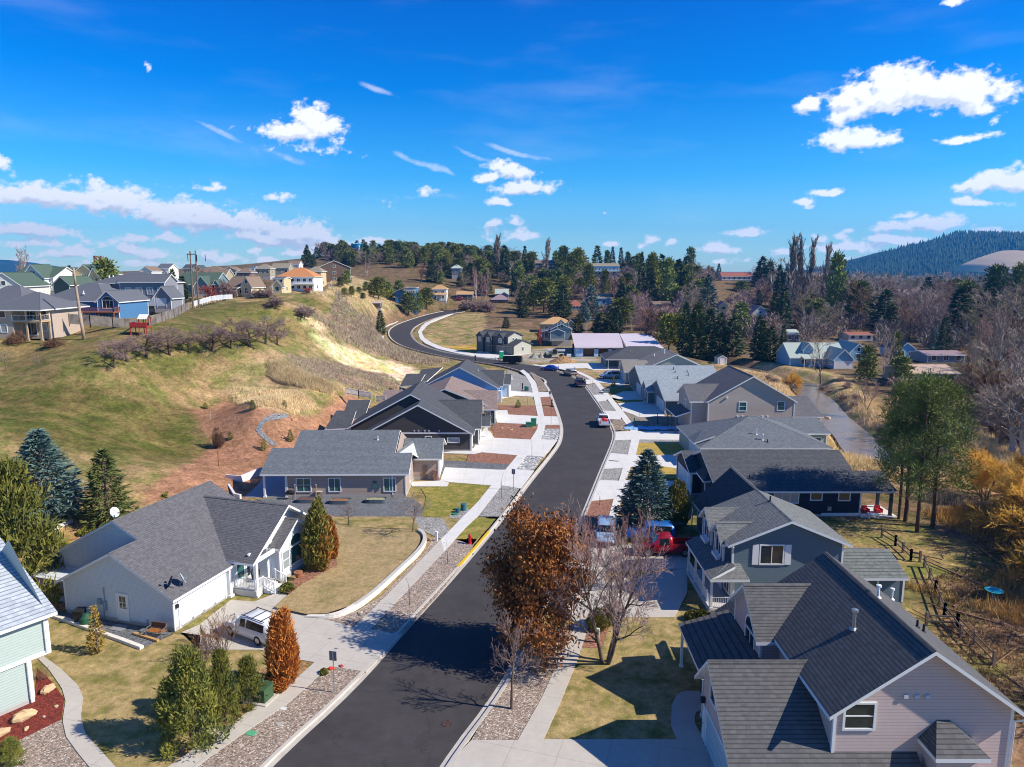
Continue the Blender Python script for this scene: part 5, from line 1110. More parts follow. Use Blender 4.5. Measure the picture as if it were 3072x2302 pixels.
def pxh(label, r, xl, xr, yb, ye, yr, axis, wall, roof, Y=None, depth=9., rot=0, nwin=3, floors=1, hip=False, name='house', extra=None, pane=GLASS, inset=0.):
 xm = (xl+xr)/2
 if Y is None: X, Y, z = ground_at(r, xm, yb)
 else: X = WY(r, xm, yb, Y)[0]; z = H(X, Y+depth*.3)
 wd = (xr-xl)/RG[r][2]*Y/F_; ze = max(2.3, WY(r, xm, ye, Y)[2]-z); mh = 2.95*max(1, floors)+.6; lift = max(0, ze-mh) if Y else 0; z += lift; ze -= lift
 zr = max(ze+.6, WY(r, xm, yr, Y+(depth*.5 if axis == 'x' else 0))[2]-z)
 wd = wd/max(.75, cos(R_(rot)))
 O = (X, Y); h = House(name, label, O, rot, z, wall, [roof]); w = wd/2
 h.F.box(-w+.1, w-.1, .1, depth-.1, -4-lift, .1)
 if hip:
  h.W.box(-w, w, 0, depth, -.5, ze); k = min(w*.8, depth/2)
  h.hip(-w, w, 0, depth, ze, zr, (-w+k, depth/2), (w-k+.01, depth/2), ov=.5)
 else:
  h.block(-w, w, 0, depth, ze, axis, zr, found=False); h.gable(-w, w, 0, depth, ze, zr, axis, ov=.45, rk=.35)
 for f in range(floors):
  for i in range(nwin):
   u = -w + (i+.5)*2*w/nwin; zb = .9 + f*2.7
   if zb + 1.2 < ze + .1: h.win('-y', 0, u, zb, min(1.3, 2*w/nwin*.5), 1.2, 'v' if i % 2 else '', pane)
 if axis == 'y' and zr-ze > 2.2: h.win('-y', 0, 0, ze+.1, .9, 1.0, '')
 if floors: h.win('+x', w, depth*.4, .9, 1.1, 1.2, '')
 if extra: extra(h, w, ze, zr, depth)
 return h.done(), h
def far_houses():
 # hilltop row on the left, nearest first
 def e_beige(h, w, ze, zr, d):
  # two-storey wing with columned porch and balcony at its right end
  h.W.box(w-3.6, w-.3, -2.2, 0, -.5, ze); h.hip(w-3.9, w+4.6, -2.4, d-2, ze, zr-1.1, (w+.2, 3), (w+1.5, 3), ov=.5); h.W.box(w-.3, w+4.2, .4, d-3, -.5, ze)
  b = MB(); b.box(w-.3, w+4.6, -2.3, .4, 2.55, 2.8); h.part('balcony', b, mat('deck_tan', (.5, .35, .2), .7)); h.rail([(w-.3, -2.25, 0), (w+4.5, -2.25, 0), (w+4.5, .3, 0)], 2.8, .95, sp=1.0)
  for x, y in ((w+2, -2.1), (w+4.4, -2.1), (w+4.4, .2)): h.post(x, y, -.6, ze, .28, mat('post_tan', (.45, .33, .22), .7))
  for u in (w-2.4, w-1.2): pass
  h.win('-y', -2.2, w-1.9, 3.4, .9, 1.5, ''); h.win('-y', .4, w+1.0, .2, 2.0, 2.0, 'v'); h.win('-y', .4, w+1.0, 3.0, 2.2, 2.0, 'v'); h.win('-y', .4, w+3.4, 3.4, 1.0, 1.5, ''); h.win('-y', -2.2, w-1.9, .9, 1.0, 1.2, '', BLIND); h.win('-y', .4, w+3.4, .9, .8, 1.2, '', BLIND)
  b = MB(); b.slab([(-2.5, 2.4, zr-1.0), (-1.4, 2.4, zr-1.0), (-1.4, 3.2, zr-.75), (-2.5, 3.2, zr-.75)], .1); h.part('skylight', b, TRIM)
 pxh('large beige two storey house with hipped roof and columned balcony, left of the wooden fence', 'D1', -500, 330, 1195, 825, 530, 'x', BEI, rS, Y=124, depth=13, nwin=7, floors=2, hip=True, extra=e_beige)
 def e_blue(h, w, ze, zr, d):
  h.block(w-.6, w+3.8, -1.5, d*.7, ze, 'y', ze+2.0, z0=-1); h.gable(w-.6, w+3.8, -1.5, d*.7, ze, ze+2.0, 'y', ov=.4, rk=.4); h.win('-y', -1.5, w+1.6, 3.2, 2.2, 1.6, '3'); h.arch('-y', -1.5, w+1.6, 4.9, 2.2, .6)
  b = MB(); b.box(-.5, w+4, -4.0, -1.5, 2.35, 2.55); h.part('deck', b, mat('deck_red', (.30, .10, .05), .7)); h.rail([(-.5, -3.95, 0), (w+4, -3.95, 0), (w+4, -1.5, 0)], 2.55, .95, mat('deck_red', 0), sp=.16)
  for x in (0, 2.2, 4.5, w+3.9): h.post(x, -3.8, -1.2, 2.4, .2, mat('deck_red', 0))
  h.vent(w*.2, 2, ze+1.4, .6, .12, TRIM)
 pxh('deep blue two storey house with red wooden deck behind the grey fence', 'D1', 560, 1400, 940, 718, 495, 'x', BLU, rS, Y=150, depth=15, nwin=5, floors=2, hip=True, extra=e_blue)
 pxh('white gable end with green roof at the far left edge', 'D1', -150, 250, 540, 520, 350, 'y', WHT, rG, Y=172, depth=16, rot=12, nwin=0, floors=0)
 def e_g(h, w, ze, zr, d): h.block(w-7, w-1, -2.0, 5, ze, 'y', ze+3.3); h.gable(w-7, w-1, -2.0, 5, ze, ze+3.3, 'y', ov=.3); [h.win('-y', -2, w-4+q, 1.2, .9, 1.5, 'vh', GLASS) for q in (-2, 0, 2)]; h.win('-y', -2, w-4, 4.0, 1.2, 1.3, 'v')
 pxh('white house with steep front gable and green roof left of the yellow house', 'D1', 170, 710, 505, 410, 275, 'x', WHT, rG, Y=190, depth=12, nwin=4, extra=e_g)
 def e_y(h, w, ze, zr, d): h.block(w-4.5, w+1.5, -1.5, d, ze+1.5, 'y', zr+.8); h.gable(w-4.5, w+1.5, -1.5, d, ze+1.5, zr+.8, 'y'); h.block(w+.5, w+3.5, -3, 3, ze+.5, 'y', ze+3); h.gable(w+.5, w+3.5, -3, 3, ze+.5, ze+3, 'y'); [h.win('-y', -1.5, w-1.5, z, 1.3, 1.2, 'v') for z in (1, 3.6)]; h.block(-2, 1.2, -1, 3, 2.2, 'y', 4.4); h.gable(-2, 1.2, -1, 3, 2.2, 4.4, 'y')
 pxh('yellow cream house with long green roof in the left hilltop row', 'D1', 640, 1240, 500, 430, 285, 'x', CREAM, rG, Y=200, depth=12, nwin=2, extra=e_y)
 pxh('small dark green gable roofed garage left of the blue house', 'D1', 700, 930, 525, 500, 400, 'y', DG, rG, Y=176, depth=9, rot=-8, nwin=0, floors=0)
 def e_l(h, w, ze, zr, d):
  h.block(0, w+3, -2.5, 4, ze+.3, 'x', ze+2); h.gable(0, w+3, -2.5, 4, ze+.3, ze+2, 'x'); [h.win('-y', -2.5, 2+2.6*i, z, 1.3, 1.5, 'v', BLIND) for i in range(4) for z in (1, 3.8)]
  h.block(w+1, w+5, -4, 2, 3.2, 'y', 5.6); h.gable(w+1, w+5, -4, 2, 3.2, 5.6, 'y'); h.block(-5, -2.5, -2.8, 1, 4.2, 'y', 6.2); h.gable(-5, -2.5, -2.8, 1, 4.2, 6.2, 'y'); [h.vent(-6+q, 4, zr-1.6, .9, .2, TRIM) for q in (0, 1)]
 pxh('large grey two storey house with many pale windows above the white vinyl fence', 'D1', 1260, 2100, 720, 480, 345, 'x', GRY, rS, Y=176, depth=14, nwin=4, floors=2, hip=True, extra=e_l)
 pxh('dark house with two brick chimneys on the left skyline', 'D1', 1185, 1360, 275, 245, 200, 'x', BRN, rDK, Y=330, nwin=3, hip=True, extra=lambda h, w, ze, zr, d: [h.part('chimney', (lambda b: (b.box(x, x+1.1, 3, 4.1, ze, zr+2.6), b)[1])(MB()), mat('brick_red', (.3, .1, .07), .9, 'speck', .3, 3)) for x in (-w+.5, 0)])
 for xl, xr, yb, ye, yr, wl, rf, Y, lb in ((1860, 2010, 365, 320, 268, WHT, rBR, 300, 'white gabled house with brown roof on the left skyline'), (2000, 2080, 350, 310, 275, BEI, rRED, 320, 'small house with reddish roof between two white ones on the skyline'), (2090, 2240, 360, 290, 232, WHT, rS, 310, 'tall white house with grey roof on the left skyline')):
  pxh(lb, 'D1', xl, xr, yb, ye, yr, 'y' if Y == 300 else 'x', wl, rf, Y=Y, nwin=2, floors=2)
 pxh('house with green roof and white gables behind the two power poles', 'D2', 130, 640, 650, 500, 350, 'x', TL, rG, Y=238, depth=14, nwin=3, extra=lambda h, w, ze, zr, d: (h.block(w-6, w-1, -2, 5, 3, 'y', 6.2), h.gable(w-6, w-1, -2, 5, 3, 6.2, 'y'), h.block(w-1, w+2, 0, 4, 2.6, 'y', 5), h.gable(w-1, w+2, 0, 4, 2.6, 5, 'y')))
 pxh('house with tall brown roof between the green roof and the white chapel like house', 'D2', 380, 760, 600, 430, 300, 'x', TANW, rBR, Y=262, depth=12, nwin=2)
 pxh('chapel like house with tall cream gable at the end of the white vinyl fence', 'D2', 780, 1080, 690, 520, 400, 'x', CREAM, rBR, Y=240, depth=10, nwin=2, rot=-14, extra=lambda h, w, ze, zr, d: (h.block(w-1.5, w+2.2, -.6, 7, ze, 'y', zr+.1), h.gable(w-1.5, w+2.2, -.6, 7, ze, zr+.1, 'y', rk=.3), h.win('-y', -.6, w+.35, 1, 1, 1.6, 'vh'), h.win('-y', -.6, w+.35, 4.2, .8, 1, ''), h.roof([(-w-1, -2.6, 2.6), (w-1.6, -2.6, 2.6), (w-1.6, .2, 3.4), (-w-1, .2, 3.4)]), [h.post(q, -2.5, 0, 2.6, .15) for q in (-w, -w+2.5, w-2)]))
 row = [(220, 360, 330, 290, 240, rDK, CREAM, 400, 'dark roofed house with a yellow front, first of the far skyline row'), (350, 455, 335, 295, 250, rDK, CREAM, 395, 'yellow gabled house just right of the power poles on the skyline'),
   (465, 730, 380, 310, 263, rBR, TANW, 380, 'long low brown roofed house in the far skyline row'), (745, 925, 360, 310, 270, rBR, CREAM, 370, 'cream house with two gables in the far skyline row'), (930, 1110, 370, 340, 290, rBR, BRN, 365, 'brown house with low roof right of the cream two gabled house'),
   (1070, 1160, 330, 295, 265, rS, LBL, 440, 'small blue roofed house peeping over the brown ones'), (1180, 1370, 350, 290, 238, rOL, TANW, 400, 'olive roofed house above the bare trees at mid skyline'), (1395, 1620, 320, 280, 225, rOL, TANW, 430, 'wide house with a tan gable at mid skyline'), (1610, 1755, 270, 235, 190, rBR, WHT, 470, 'white house with brown roof beside the first pines')]
 for i, (xl, xr, yb, ye, yr, rf, wl, Y, lb) in enumerate(row): pxh(lb, 'D2', xl, xr, yb, ye, yr, 'y' if i in (1, 3) else 'x', wl, rf, Y=Y, nwin=3, hip=i in (2, 4, 6))
 pxh('narrow cream tower like house with flat cornice above the bare shrubs', 'D2', 1425, 1560, 620, 430, 418, 'x', CREAM, rS, Y=250, depth=8, nwin=2, floors=2, extra=lambda h, w, ze, zr, d: (h.block(-1.6, 1.6, -2, 0, 2.6, 'y', 4.6), h.gable(-1.6, 1.6, -2, 0, 2.6, 4.6, 'y'), h.win('-y', -2, 0, .9, 1.2, 1.4, 'v')))
 def e_o(h, w, ze, zr, d): b = MB(); b.box(-w+7, w+1, -2.5, 0, ze-3.0, ze-2.8); h.part('balcony', b, TRIM); h.rail([(-w+7, -2.4, 0), (w+1, -2.4, 0)], ze-2.8, .9, sp=.6)
 pxh('house with bright orange tiled roof and white balcony', 'D2', 1480, 1950, 570, 400, 285, 'x', WHT, rOR, Y=285, depth=14, nwin=6, floors=2, hip=True, extra=e_o)
 pxh('house with olive hipped roof right of the orange roofed one', 'D2', 1870, 2050, 440, 330, 268, 'x', CREAM, rOL, Y=320, nwin=3, floors=2, hip=True)
 pxh('big house with brown gable front and dark blue side under the pine hill', 'D2', 2030, 2430, 440, 280, 190, 'y', BRN, rBR, Y=330, depth=14, rot=14, nwin=3, floors=2)
 # middle distance beyond the bend
 def e_m(h, w, ze, zr, d): pass
 X, Y, z = ground_at('D3', 1000, 930); Y = 372; X = WY('D3', 965, 930, Y)[0]; z = H(X, Y)
 h = House('house', 'modern deep blue house with a single pitch roof and white clerestory', (X, Y), 0, z, [BLU, WHT], [rS]); h.W.box(-5.5, 0, 0, 9, -4, 8); h.W.box(-.02, 5.4, -.8, 9, -4, 9.6); h.W.box(.1, 5.2, -.9, -.81, 6.9, 9.4, 1); h.roof([(-5.9, -.6, 7.9), (-.1, -1.2, 10.0), (-.1, 9.4, 10), (-5.9, 9.4, 7.9)]); h.roof([(-.05, -1.3, 10.05), (5.8, -1.3, 10.05), (5.8, 9.4, 9.9), (-.05, 9.4, 9.9)])
 for i in range(4): h.win('-y', -.9, .9+1.15*i, 7.3, .8, .8, '')
 h.win('-y', 0, -2, 4, 1, 1.3, ''); h.win('-y', -.8, 3.6, 2.5, 2, 2.6, 'v', BLIND); h.done()
 def e_w(h, w, ze, zr, d): h.roof([(-w-.6, -2.6, 3.0), (w+.6, -2.6, 3.0), (w+.2, 0, 4.0), (-w-.2, 0, 4.0)]); [h.post(q, -2.4, -.5, 3, .2) for q in (-w, -w/3, w/3, w)]
 pxh('white two storey house with tan hipped roof and full width porch', 'D3', 1315, 1500, 885, 740, 690, 'x', WHT, rTAN, nwin=2, floors=2, hip=True, extra=e_w)
 pxh('dark open carport with a low tan roof right of the white porch house', 'D3', 1640, 1850, 885, 810, 770, 'x', BRN, rTAN, nwin=2)
 pxh('small brown field shelter with flat roof on the weedy slope', 'D3', 490, 630, 975, 945, 935, 'x', BRN, rPK, Y=330, depth=4, nwin=0, floors=0, name='shed')
 pxh('grey roofed house half hidden in the hillside wood', 'D3', 1570, 1700, 500, 462, 415, 'x', GRY, rLG, Y=470, nwin=2, hip=True); pxh('house with rust red roof on the ridge between conifers', 'D3', 1720, 1860, 400, 385, 350, 'x', BRN, rRED, Y=560, nwin=2)
 pxh('house with pale green grey roof among birches', 'D4', 160, 330, 870, 800, 742, 'x', GRY, rLG, nwin=2, extra=lambda h, w, ze, zr, d: (h.block(-1, 4, -3, 2, 2.4, 'y', 4), h.gable(-1, 4, -3, 2, 2.4, 4, 'y'))); pxh('house with mauve brown roof below the pale green roofed one', 'D4', 110, 330, 930, 880, 820, 'x', BRN, rMV, nwin=2, hip=True)
 pxh('brown house with wide windows beside the tall bare poplar on the ridge', 'D4', 690, 950, 500, 395, 362, 'x', BRN, rBR, Y=500, nwin=5, floors=2); pxh('long two storey house with olive roof and white balcony on the ridge', 'D4', 1425, 1800, 535, 435, 402, 'x', LBL, rOL, Y=505, depth=10, nwin=8, floors=2, extra=lambda h, w, ze, zr, d: (h.part('balcony', (lambda b: (b.box(-w, w, -2, 0, 2.7, 2.9), b)[1])(MB()), TRIM), h.rail([(-w, -1.9, 0), (w, -1.9, 0)], 2.9, .9, sp=1)))
 pxh('house with maroon hipped roof between dark firs', 'D4', 1140, 1310, 1020, 965, 890, 'x', WHT, rRED, nwin=4, hip=True); pxh('blue white house with flat tan roof right of the blue spruce', 'D4', 1515, 1690, 960, 860, 808, 'x', LBL, rOL, nwin=1, floors=1)
 pxh('low house with tan brown roof behind the street lamp', 'D4', 1640, 1900, 1230, 1180, 1130, 'x', BRN, rBR, nwin=3)
 pxh('olive house with bright tan hipped roof and two small white gables', 'D4', 770, 1180, 1330, 1200, 1115, 'x', TANW, rTAN, depth=11, nwin=3, floors=1, hip=True, extra=lambda h, w, ze, zr, d: [(h.block(q, q+3.4, -1, 5, ze-.2, 'y', ze+1.4), h.gable(q, q+3.4, -1, 5, ze-.2, ze+1.4, 'y')) for q in (w-6, w-2.4)])
 def e_t(h, w, ze, zr, d): h.win('-y', 0, .6, 3.9, w*1.1, 1.6, '4', GLASSG); h.block(-w-3.5, -w, 1, 7, 2.7); h.roof([(-w-3.9, .6, 2.6), (-w+.1, .6, 3.4), (-w+.1, 7.3, 3.4), (-w-3.9, 7.3, 2.6)]); h.win('-y', 0, -1, .3, 1.8, 2.0, 'v'); h.win('-y', 1, -w-1.8, .3, 1.2, 2.0, ''); h.block(-w-.5, 1, -1.2, 0, 2.6, 'y', 3.6); h.gable(-w-.5, 1, -1.2, 0, 2.6, 3.6, 'y', ov=.3)
 pxh('teal two storey house with a dark gable and ribbon windows behind the loader', 'D4', 905, 1165, 1500, 1270, 1205, 'y', TL, rS, depth=10, nwin=0, floors=0, extra=e_t)
 pxh('white house with long red roof on the grassy ridge', 'D5', 1100, 1470, 600, 535, 490, 'x', WHT, rRED, Y=525, depth=9, nwin=6); pxh('house with brown hipped roof under the tall pine on the ridge', 'D5', 650, 850, 460, 432, 392, 'x', BRN, rBR, Y=540, nwin=3, hip=True)
 pxh('low dark brown house with an orange lit door in the wood', 'D5', 250, 470, 935, 905, 850, 'x', BRN, rBR, nwin=2); pxh('tall narrow cream gable with an arched recess among bare trees', 'D5', 1070, 1165, 1040, 900, 855, 'y', CREAM, rMV, depth=12, rot=-10, nwin=1, floors=2)
 pxh('house with mauve roof and white A shaped gable', 'D5', 1470, 1680, 1060, 1000, 905, 'y', WHT, rMV, depth=12, nwin=0, floors=0); pxh('grey roofed low building between the conifers and the cape house', 'D5', 1900, 2050, 1330, 1270, 1205, 'x', GRY, rLG, nwin=2)
 # right hand valley
 def e_c(h, w, ze, zr, d):
  h.block(-w*.48, -w*.12, 1, 6, ze+2, 'y', ze+3.6); h.gable(-w*.48, -w*.12, .8, 6, ze+2, ze+3.6, 'y', ov=.3); h.roof([(-w*.6, -2, 2.6), (w*.1, -2, 2.6), (w*.1, .3, 3.1), (-w*.6, .3, 3.1)]); [h.post(q, -1.9, 0, 2.6, .14) for q in (-w*.58, -w*.2, w*.08)]
  h.block(w*.32, w*.98, -5, 4, 2.9, 'y', 5.3, m=0); h.gable(w*.32, w*.98, -5, 4, 2.9, 5.3, 'y'); h.garage('-y', -5, w*.65, 4.8)
 pxh('light blue cape house with pale green roof, dormer and front garage across the creek', 'D6', 55, 560, 1400, 1290, 1163, 'x', LBL, rLG, Y=192, depth=10, nwin=2, extra=e_c, rot=0)
 pxh('low house with brown red roof behind the cape house', 'D6', 600, 820, 1140, 1100, 1065, 'x', WHT, rRED, Y=265, nwin=3)
 pxh('pale blue house half hidden by the middle bare trees', 'D6', 610, 760, 1330, 1240, 1170, 'y', LBL, rLG, Y=205, depth=12, nwin=1); pxh('blue gabled house with a porch right of the middle trees', 'D6', 1040, 1210, 1340, 1225, 1160, 'y', LBL, rS, Y=212, depth=10, nwin=2, floors=2)
 pxh('long house with pinkish tan roof beside the birch', 'D6', 1150, 1600, 1560, 1440, 1365, 'x', TANW, rPK, Y=160, depth=11, nwin=4); pxh('house with mauve roof behind the pinkish tan one', 'D6', 1320, 1660, 1370, 1310, 1235, 'x', GRY, rMV, Y=200, nwin=3)
 pxh('grey shed roofed building under the dark fir pair', 'D6', 1490, 1600, 1010, 965, 935, 'x', GRY, rMV, Y=300, nwin=2); pxh('long low building with mauve roof deep in the grey wood', 'D6', 1080, 1420, 760, 725, 670, 'x', GRY, rMV, Y=470, nwin=4)
 pxh('low house with pale roof at the right edge of the valley', 'D6', 1985, 2220, 990, 955, 930, 'x', BRN, rPK, Y=300, nwin=3); pxh('small house with grey roof left of the creek poplar stand', 'D6', 30, 150, 1110, 1080, 1040, 'x', GRY, rLG, Y=260, nwin=2); pxh('pale flat roofed building behind the twin firs at the right', 'D6', 1960, 2090, 770, 745, 735, 'x', WHT, rLG, Y=420, nwin=2)
 # blue water tank on the pine hill
 Y = 700; X, _, zt = WY('D3', 335, 150, Y); t = empty('water_tank', (X, Y, zt-14), 0, 'blue cylindrical water tank rising above the pine hill', 'water tank'); wd = 190/4.424*Y/F_/2
 b = MB(); b.lathe([(wd, 0), (wd, 14)], 40); b.build('shell', mat('tank_blue', (.05, .33, .50), .5), t); b = MB(); b.lathe([(wd+.3, 14), (wd+.3, 14.4), (wd*.3, 15.3), (.5, 15.5)], 40); b.build('lid', mat('tank_lid', (.12, .5, .68), .5), t); b = MB(); b.tube((wd*.3, -wd-.5, 0), (wd*.3, -wd-.5, 13), .4); b.build('ladder', TRIM, t)
far_houses()
# ------------------------------------------------------------ plants
def leafmat(name, c, c2, scale=2.5, rough=.75, trans=.0, amt=.55, objvar=.25):
 if name in MATS: return MATS[name]
 m, nt, N, L, B = nodes(name); MATS[name] = m; B.inputs['Roughness'].default_value = rough; B.inputs['Specular IOR Level'].default_value = .2
 tc = N.new('ShaderNodeTexCoord'); n = N.new('ShaderNodeTexNoise'); n.inputs['Scale'].default_value = scale; n.inputs['Detail'].default_value = 4; L.new(tc.outputs['Object'], n.inputs[0])
 n2 = N.new('ShaderNodeTexNoise'); n2.inputs['Scale'].default_value = scale*6; n2.inputs['Detail'].default_value = 2; L.new(tc.outputs['Object'], n2.inputs[0])
 mr = N.new('ShaderNodeMapRange'); L.new(n.outputs['Fac'], mr.inputs[0]); mr.inputs[1].default_value = .38; mr.inputs[2].default_value = .62
 mx = N.new('ShaderNodeMix'); mx.data_type = 'RGBA'; L.new(mr.outputs[0], mx.inputs[0]); mx.inputs[6].default_value = (*c, 1); mx.inputs[7].default_value = (*c2, 1)
 oi = N.new('ShaderNodeObjectInfo'); a = N.new('ShaderNodeMath'); a.operation = 'MULTIPLY_ADD'; L.new(oi.outputs['Random'], a.inputs[0]); a.inputs[1].default_value = 2*objvar; a.inputs[2].default_value = 1-objvar
 b = N.new('ShaderNodeMath'); b.operation = 'MULTIPLY_ADD'; L.new(n2.outputs['Fac'], b.inputs[0]); b.inputs[1].default_value = 2*amt; b.inputs[2].default_value = 1-amt
 k = N.new('ShaderNodeMath'); k.operation = 'MULTIPLY'; L.new(a.outputs[0], k.inputs[0]); L.new(b.outputs[0], k.inputs[1])
 sc = N.new('ShaderNodeVectorMath'); sc.operation = 'SCALE'; L.new(mx.outputs[2], sc.inputs[0]); L.new(k.outputs[0], sc.inputs['Scale']); L.new(sc.outputs[0], B.inputs['Base Color'])
 return m
BARK = leafmat('bark_brown', (.13, .09, .065), (.20, .15, .115), 4); BARKD = leafmat('bark_dark', (.06, .04, .032), (.10, .07, .055), 4); BIRCH = leafmat('bark_birch', (.62, .58, .52), (.42, .37, .33), 5, amt=.3); BARKP = leafmat('bark_pine', (.16, .085, .05), (.10, .06, .045), 4)
TW_GREY = leafmat('twigs_grey', (.37, .295, .24), (.27, .21, .175), 1); TW_PURP = leafmat('twigs_purple', (.33, .225, .20), (.24, .165, .155), 1); TW_PINK = leafmat('twigs_pink', (.42, .22, .19), (.30, .16, .15), 1); TW_BRN = leafmat('twigs_brown', (.24, .13, .075), (.17, .10, .065), 1); TW_OLV = leafmat('twigs_olive', (.26, .22, .12), (.21, .17, .11), 1)
TW_YEL = leafmat('twigs_yellow', (.78, .46, .07), (.60, .34, .07), 1); TW_RED = leafmat('twigs_red', (.42, .09, .06), (.30, .07, .05), 1); TW_DARK = leafmat('twigs_dark', (.12, .085, .075), (.085, .06, .055), 1)
N_GREEN = leafmat('needles_green', (.085, .115, .030), (.14, .15, .04), .8); N_DARK = leafmat('needles_dark', (.045, .075, .036), (.08, .105, .04), .8); N_BLUE = leafmat('needles_blue', (.14, .21, .185), (.08, .135, .115), .8); N_OLIVE = leafmat('needles_olive', (.25, .235, .04), (.13, .15, .035), .8); N_PINE = leafmat('needles_pine', (.24, .26, .06), (.13, .17, .045), .8)
L_ORANGE = leafmat('scorched_foliage', (.52, .21, .04), (.38, .13, .03), 1.5); L_OAK = leafmat('dead_oak_leaves', (.23, .075, .022), (.40, .15, .035), 1.2, .6); L_MIX = leafmat('green_orange_foliage', (.17, .185, .035), (.26, .20, .045), 1.0); L_GOLD = leafmat('golden_needles', (.40, .25, .05), (.26, .2, .05), 2)
def tubes_np(segs, n):
 """segs: list of (ax,ay,az,bx,by,bz,r0,r1) -> verts, quads"""
 S = np.array(segs, float); a = S[:, :3]; b = S[:, 3:6]; d = b-a; ln = np.linalg.norm(d, axis=1, keepdims=True)+1e-9; d /= ln
 ref = np.where(np.abs(d[:, 2:3]) < .9, np.array([[0, 0, 1.]]), np.array([[1., 0, 0]])); u = np.cross(d, ref); u /= np.linalg.norm(u, axis=1, keepdims=True)+1e-9; w = np.cross(d, u)
 t = np.arange(n)*2*pi/n; ring = u[:, None]*np.cos(t)[None, :, None] + w[:, None]*np.sin(t)[None, :, None]
 V = np.concatenate([a[:, None]+ring*S[:, 6][:, None, None], b[:, None]+ring*S[:, 7][:, None, None]], 1).reshape(-1, 3)
 k = np.arange(len(S))[:, None]*2*n; i = np.arange(n)[None]; j = (i+1) % n
 Q = np.stack([k+i, k+n+i, k+n+j, k+j], -1).reshape(-1, 4)
 return V, Q
def mesh_np(name, V, Q, mats, mi=None, smooth=False):
 me = bpy.data.meshes.new(name); me.vertices.add(len(V)); me.vertices.foreach_set('co', V.astype(np.float32).ravel()); me.loops.add(Q.size); me.loops.foreach_set('vertex_index', Q.ravel().astype(np.int32))
 me.polygons.add(len(Q)); me.polygons.foreach_set('loop_start', np.arange(0, Q.size, Q.shape[1], dtype=np.int32))
 for m in mats: me.materials.append(m)
 if mi is not None: me.polygons.foreach_set('material_index', mi.astype(np.int32))
 if smooth: me.polygons.foreach_set('use_smooth', np.ones(len(Q), bool))
 me.update(); me.validate(); return me
def leaves_np(rg, C, D, ln, wd, spread=.6):
 """one small quad per centre C, long axis near direction D"""
 n = len(C); D = D + rg.normal(0, spread, (n, 3)); D /= np.linalg.norm(D, axis=1, keepdims=True)+1e-9
 U = np.cross(D, rg.normal(0, 1, (n, 3))); U /= np.linalg.norm(U, axis=1, keepdims=True)+1e-9
 l = (ln*rg.uniform(.7, 1.3, n))[:, None]; w = (wd*rg.uniform(.7, 1.3, n))[:, None]
 V = np.stack([C - U*w*.5, C + D*l*.5 - U*w*.55, C + D*l, C + U*w*.5], 1).reshape(-1, 3); Q = np.arange(4*n).reshape(-1, 4); return V, Q
def skel(rg, h, r0, spec, up=.25, trunk_frac=.3, lean=.05, curve=.16, multi=1, fan=1.):
 """recursive bare branches. spec: list of (children, length ratio, angle deg) per level"""
 segs = [[] for _ in range(len(spec)+1)]; tips = []
 def grow(p, d, ln, r, lv):
  n = 5 if lv == 0 else (4 if lv == 1 else (3 if lv == 2 else 2)); pts = [(p.copy(), d.copy())]
  q = p.copy(); dd = d.copy(); rr = r
  for i in range(n):
   dd = dd + rg.normal(0, curve*(.5 if lv == 0 else 1), 3); dd[2] += up*(.15 if lv == 0 else .5)*(.6 if lv < 2 else 1); dd /= np.linalg.norm(dd)
   q2 = q + dd*ln/n; r2 = r*(1-(i+1)/n*(.62 if lv < len(spec) else .7)); segs[lv].append((*q, *q2, rr, r2)); q = q2; rr = r2; pts.append((q.copy(), dd.copy()))
  if lv >= len(spec): tips.append((q, dd)); return
  c, lr, ang = spec[lv]; k = max(1, int(c*rg.uniform(.8, 1.2)))
  for i in range(k):
   t = (trunk_frac if lv == 0 else .25) + (1-(trunk_frac if lv == 0 else .25))*(i+rg.uniform(.2, .9))/k; t = min(t, .98); f = t*n; a = int(f); b = f-a
   pp = pts[a][0]*(1-b)+pts[a+1][0]*b; base = pts[a][1]; az = rg.uniform(0, 2*pi) if lv else i*2.4+rg.uniform(-.5, .5)
   o = np.cross(base, [0, 0, 1.] if abs(base[2]) < .95 else [1., 0, 0]); o /= np.linalg.norm(o); o2 = np.cross(base, o); s = R_(ang*rg.uniform(.75, 1.2)); nd = base*cos(s) + (o*cos(az)+o2*sin(az))*sin(s)*fan; nd /= np.linalg.norm(nd)
   L2 = ln*lr*rg.uniform(.7, 1.15)*(1-.35*t if lv == 0 else 1-.2*t); grow(pp, nd, L2, r*(1-t*.55)*.5, lv+1)
 for m in range(multi):
  a = 2*pi*m/multi + rg.uniform(0, 1); s = (.28 if multi > 1 else lean); d = np.array([cos(a)*s, sin(a)*s, 1.]); d /= np.linalg.norm(d); grow(np.array([cos(a)*.1*(multi > 1), sin(a)*.1*(multi > 1), -.15]), d, h*.62*(rg.uniform(.85, 1.1) if multi > 1 else 1), r0*(1 if multi == 1 else .7), 0)
 return segs, tips
KIND = {}
def dims(*Vs):
 V = np.concatenate(Vs); return np.percentile(V[:, 2], 99.7), 2*np.percentile(np.hypot(V[:, 0], V[:, 1]), 92)
def reg(kind, tm, cm, h, w): KIND.setdefault(kind, []).append((tm, cm, h, w))
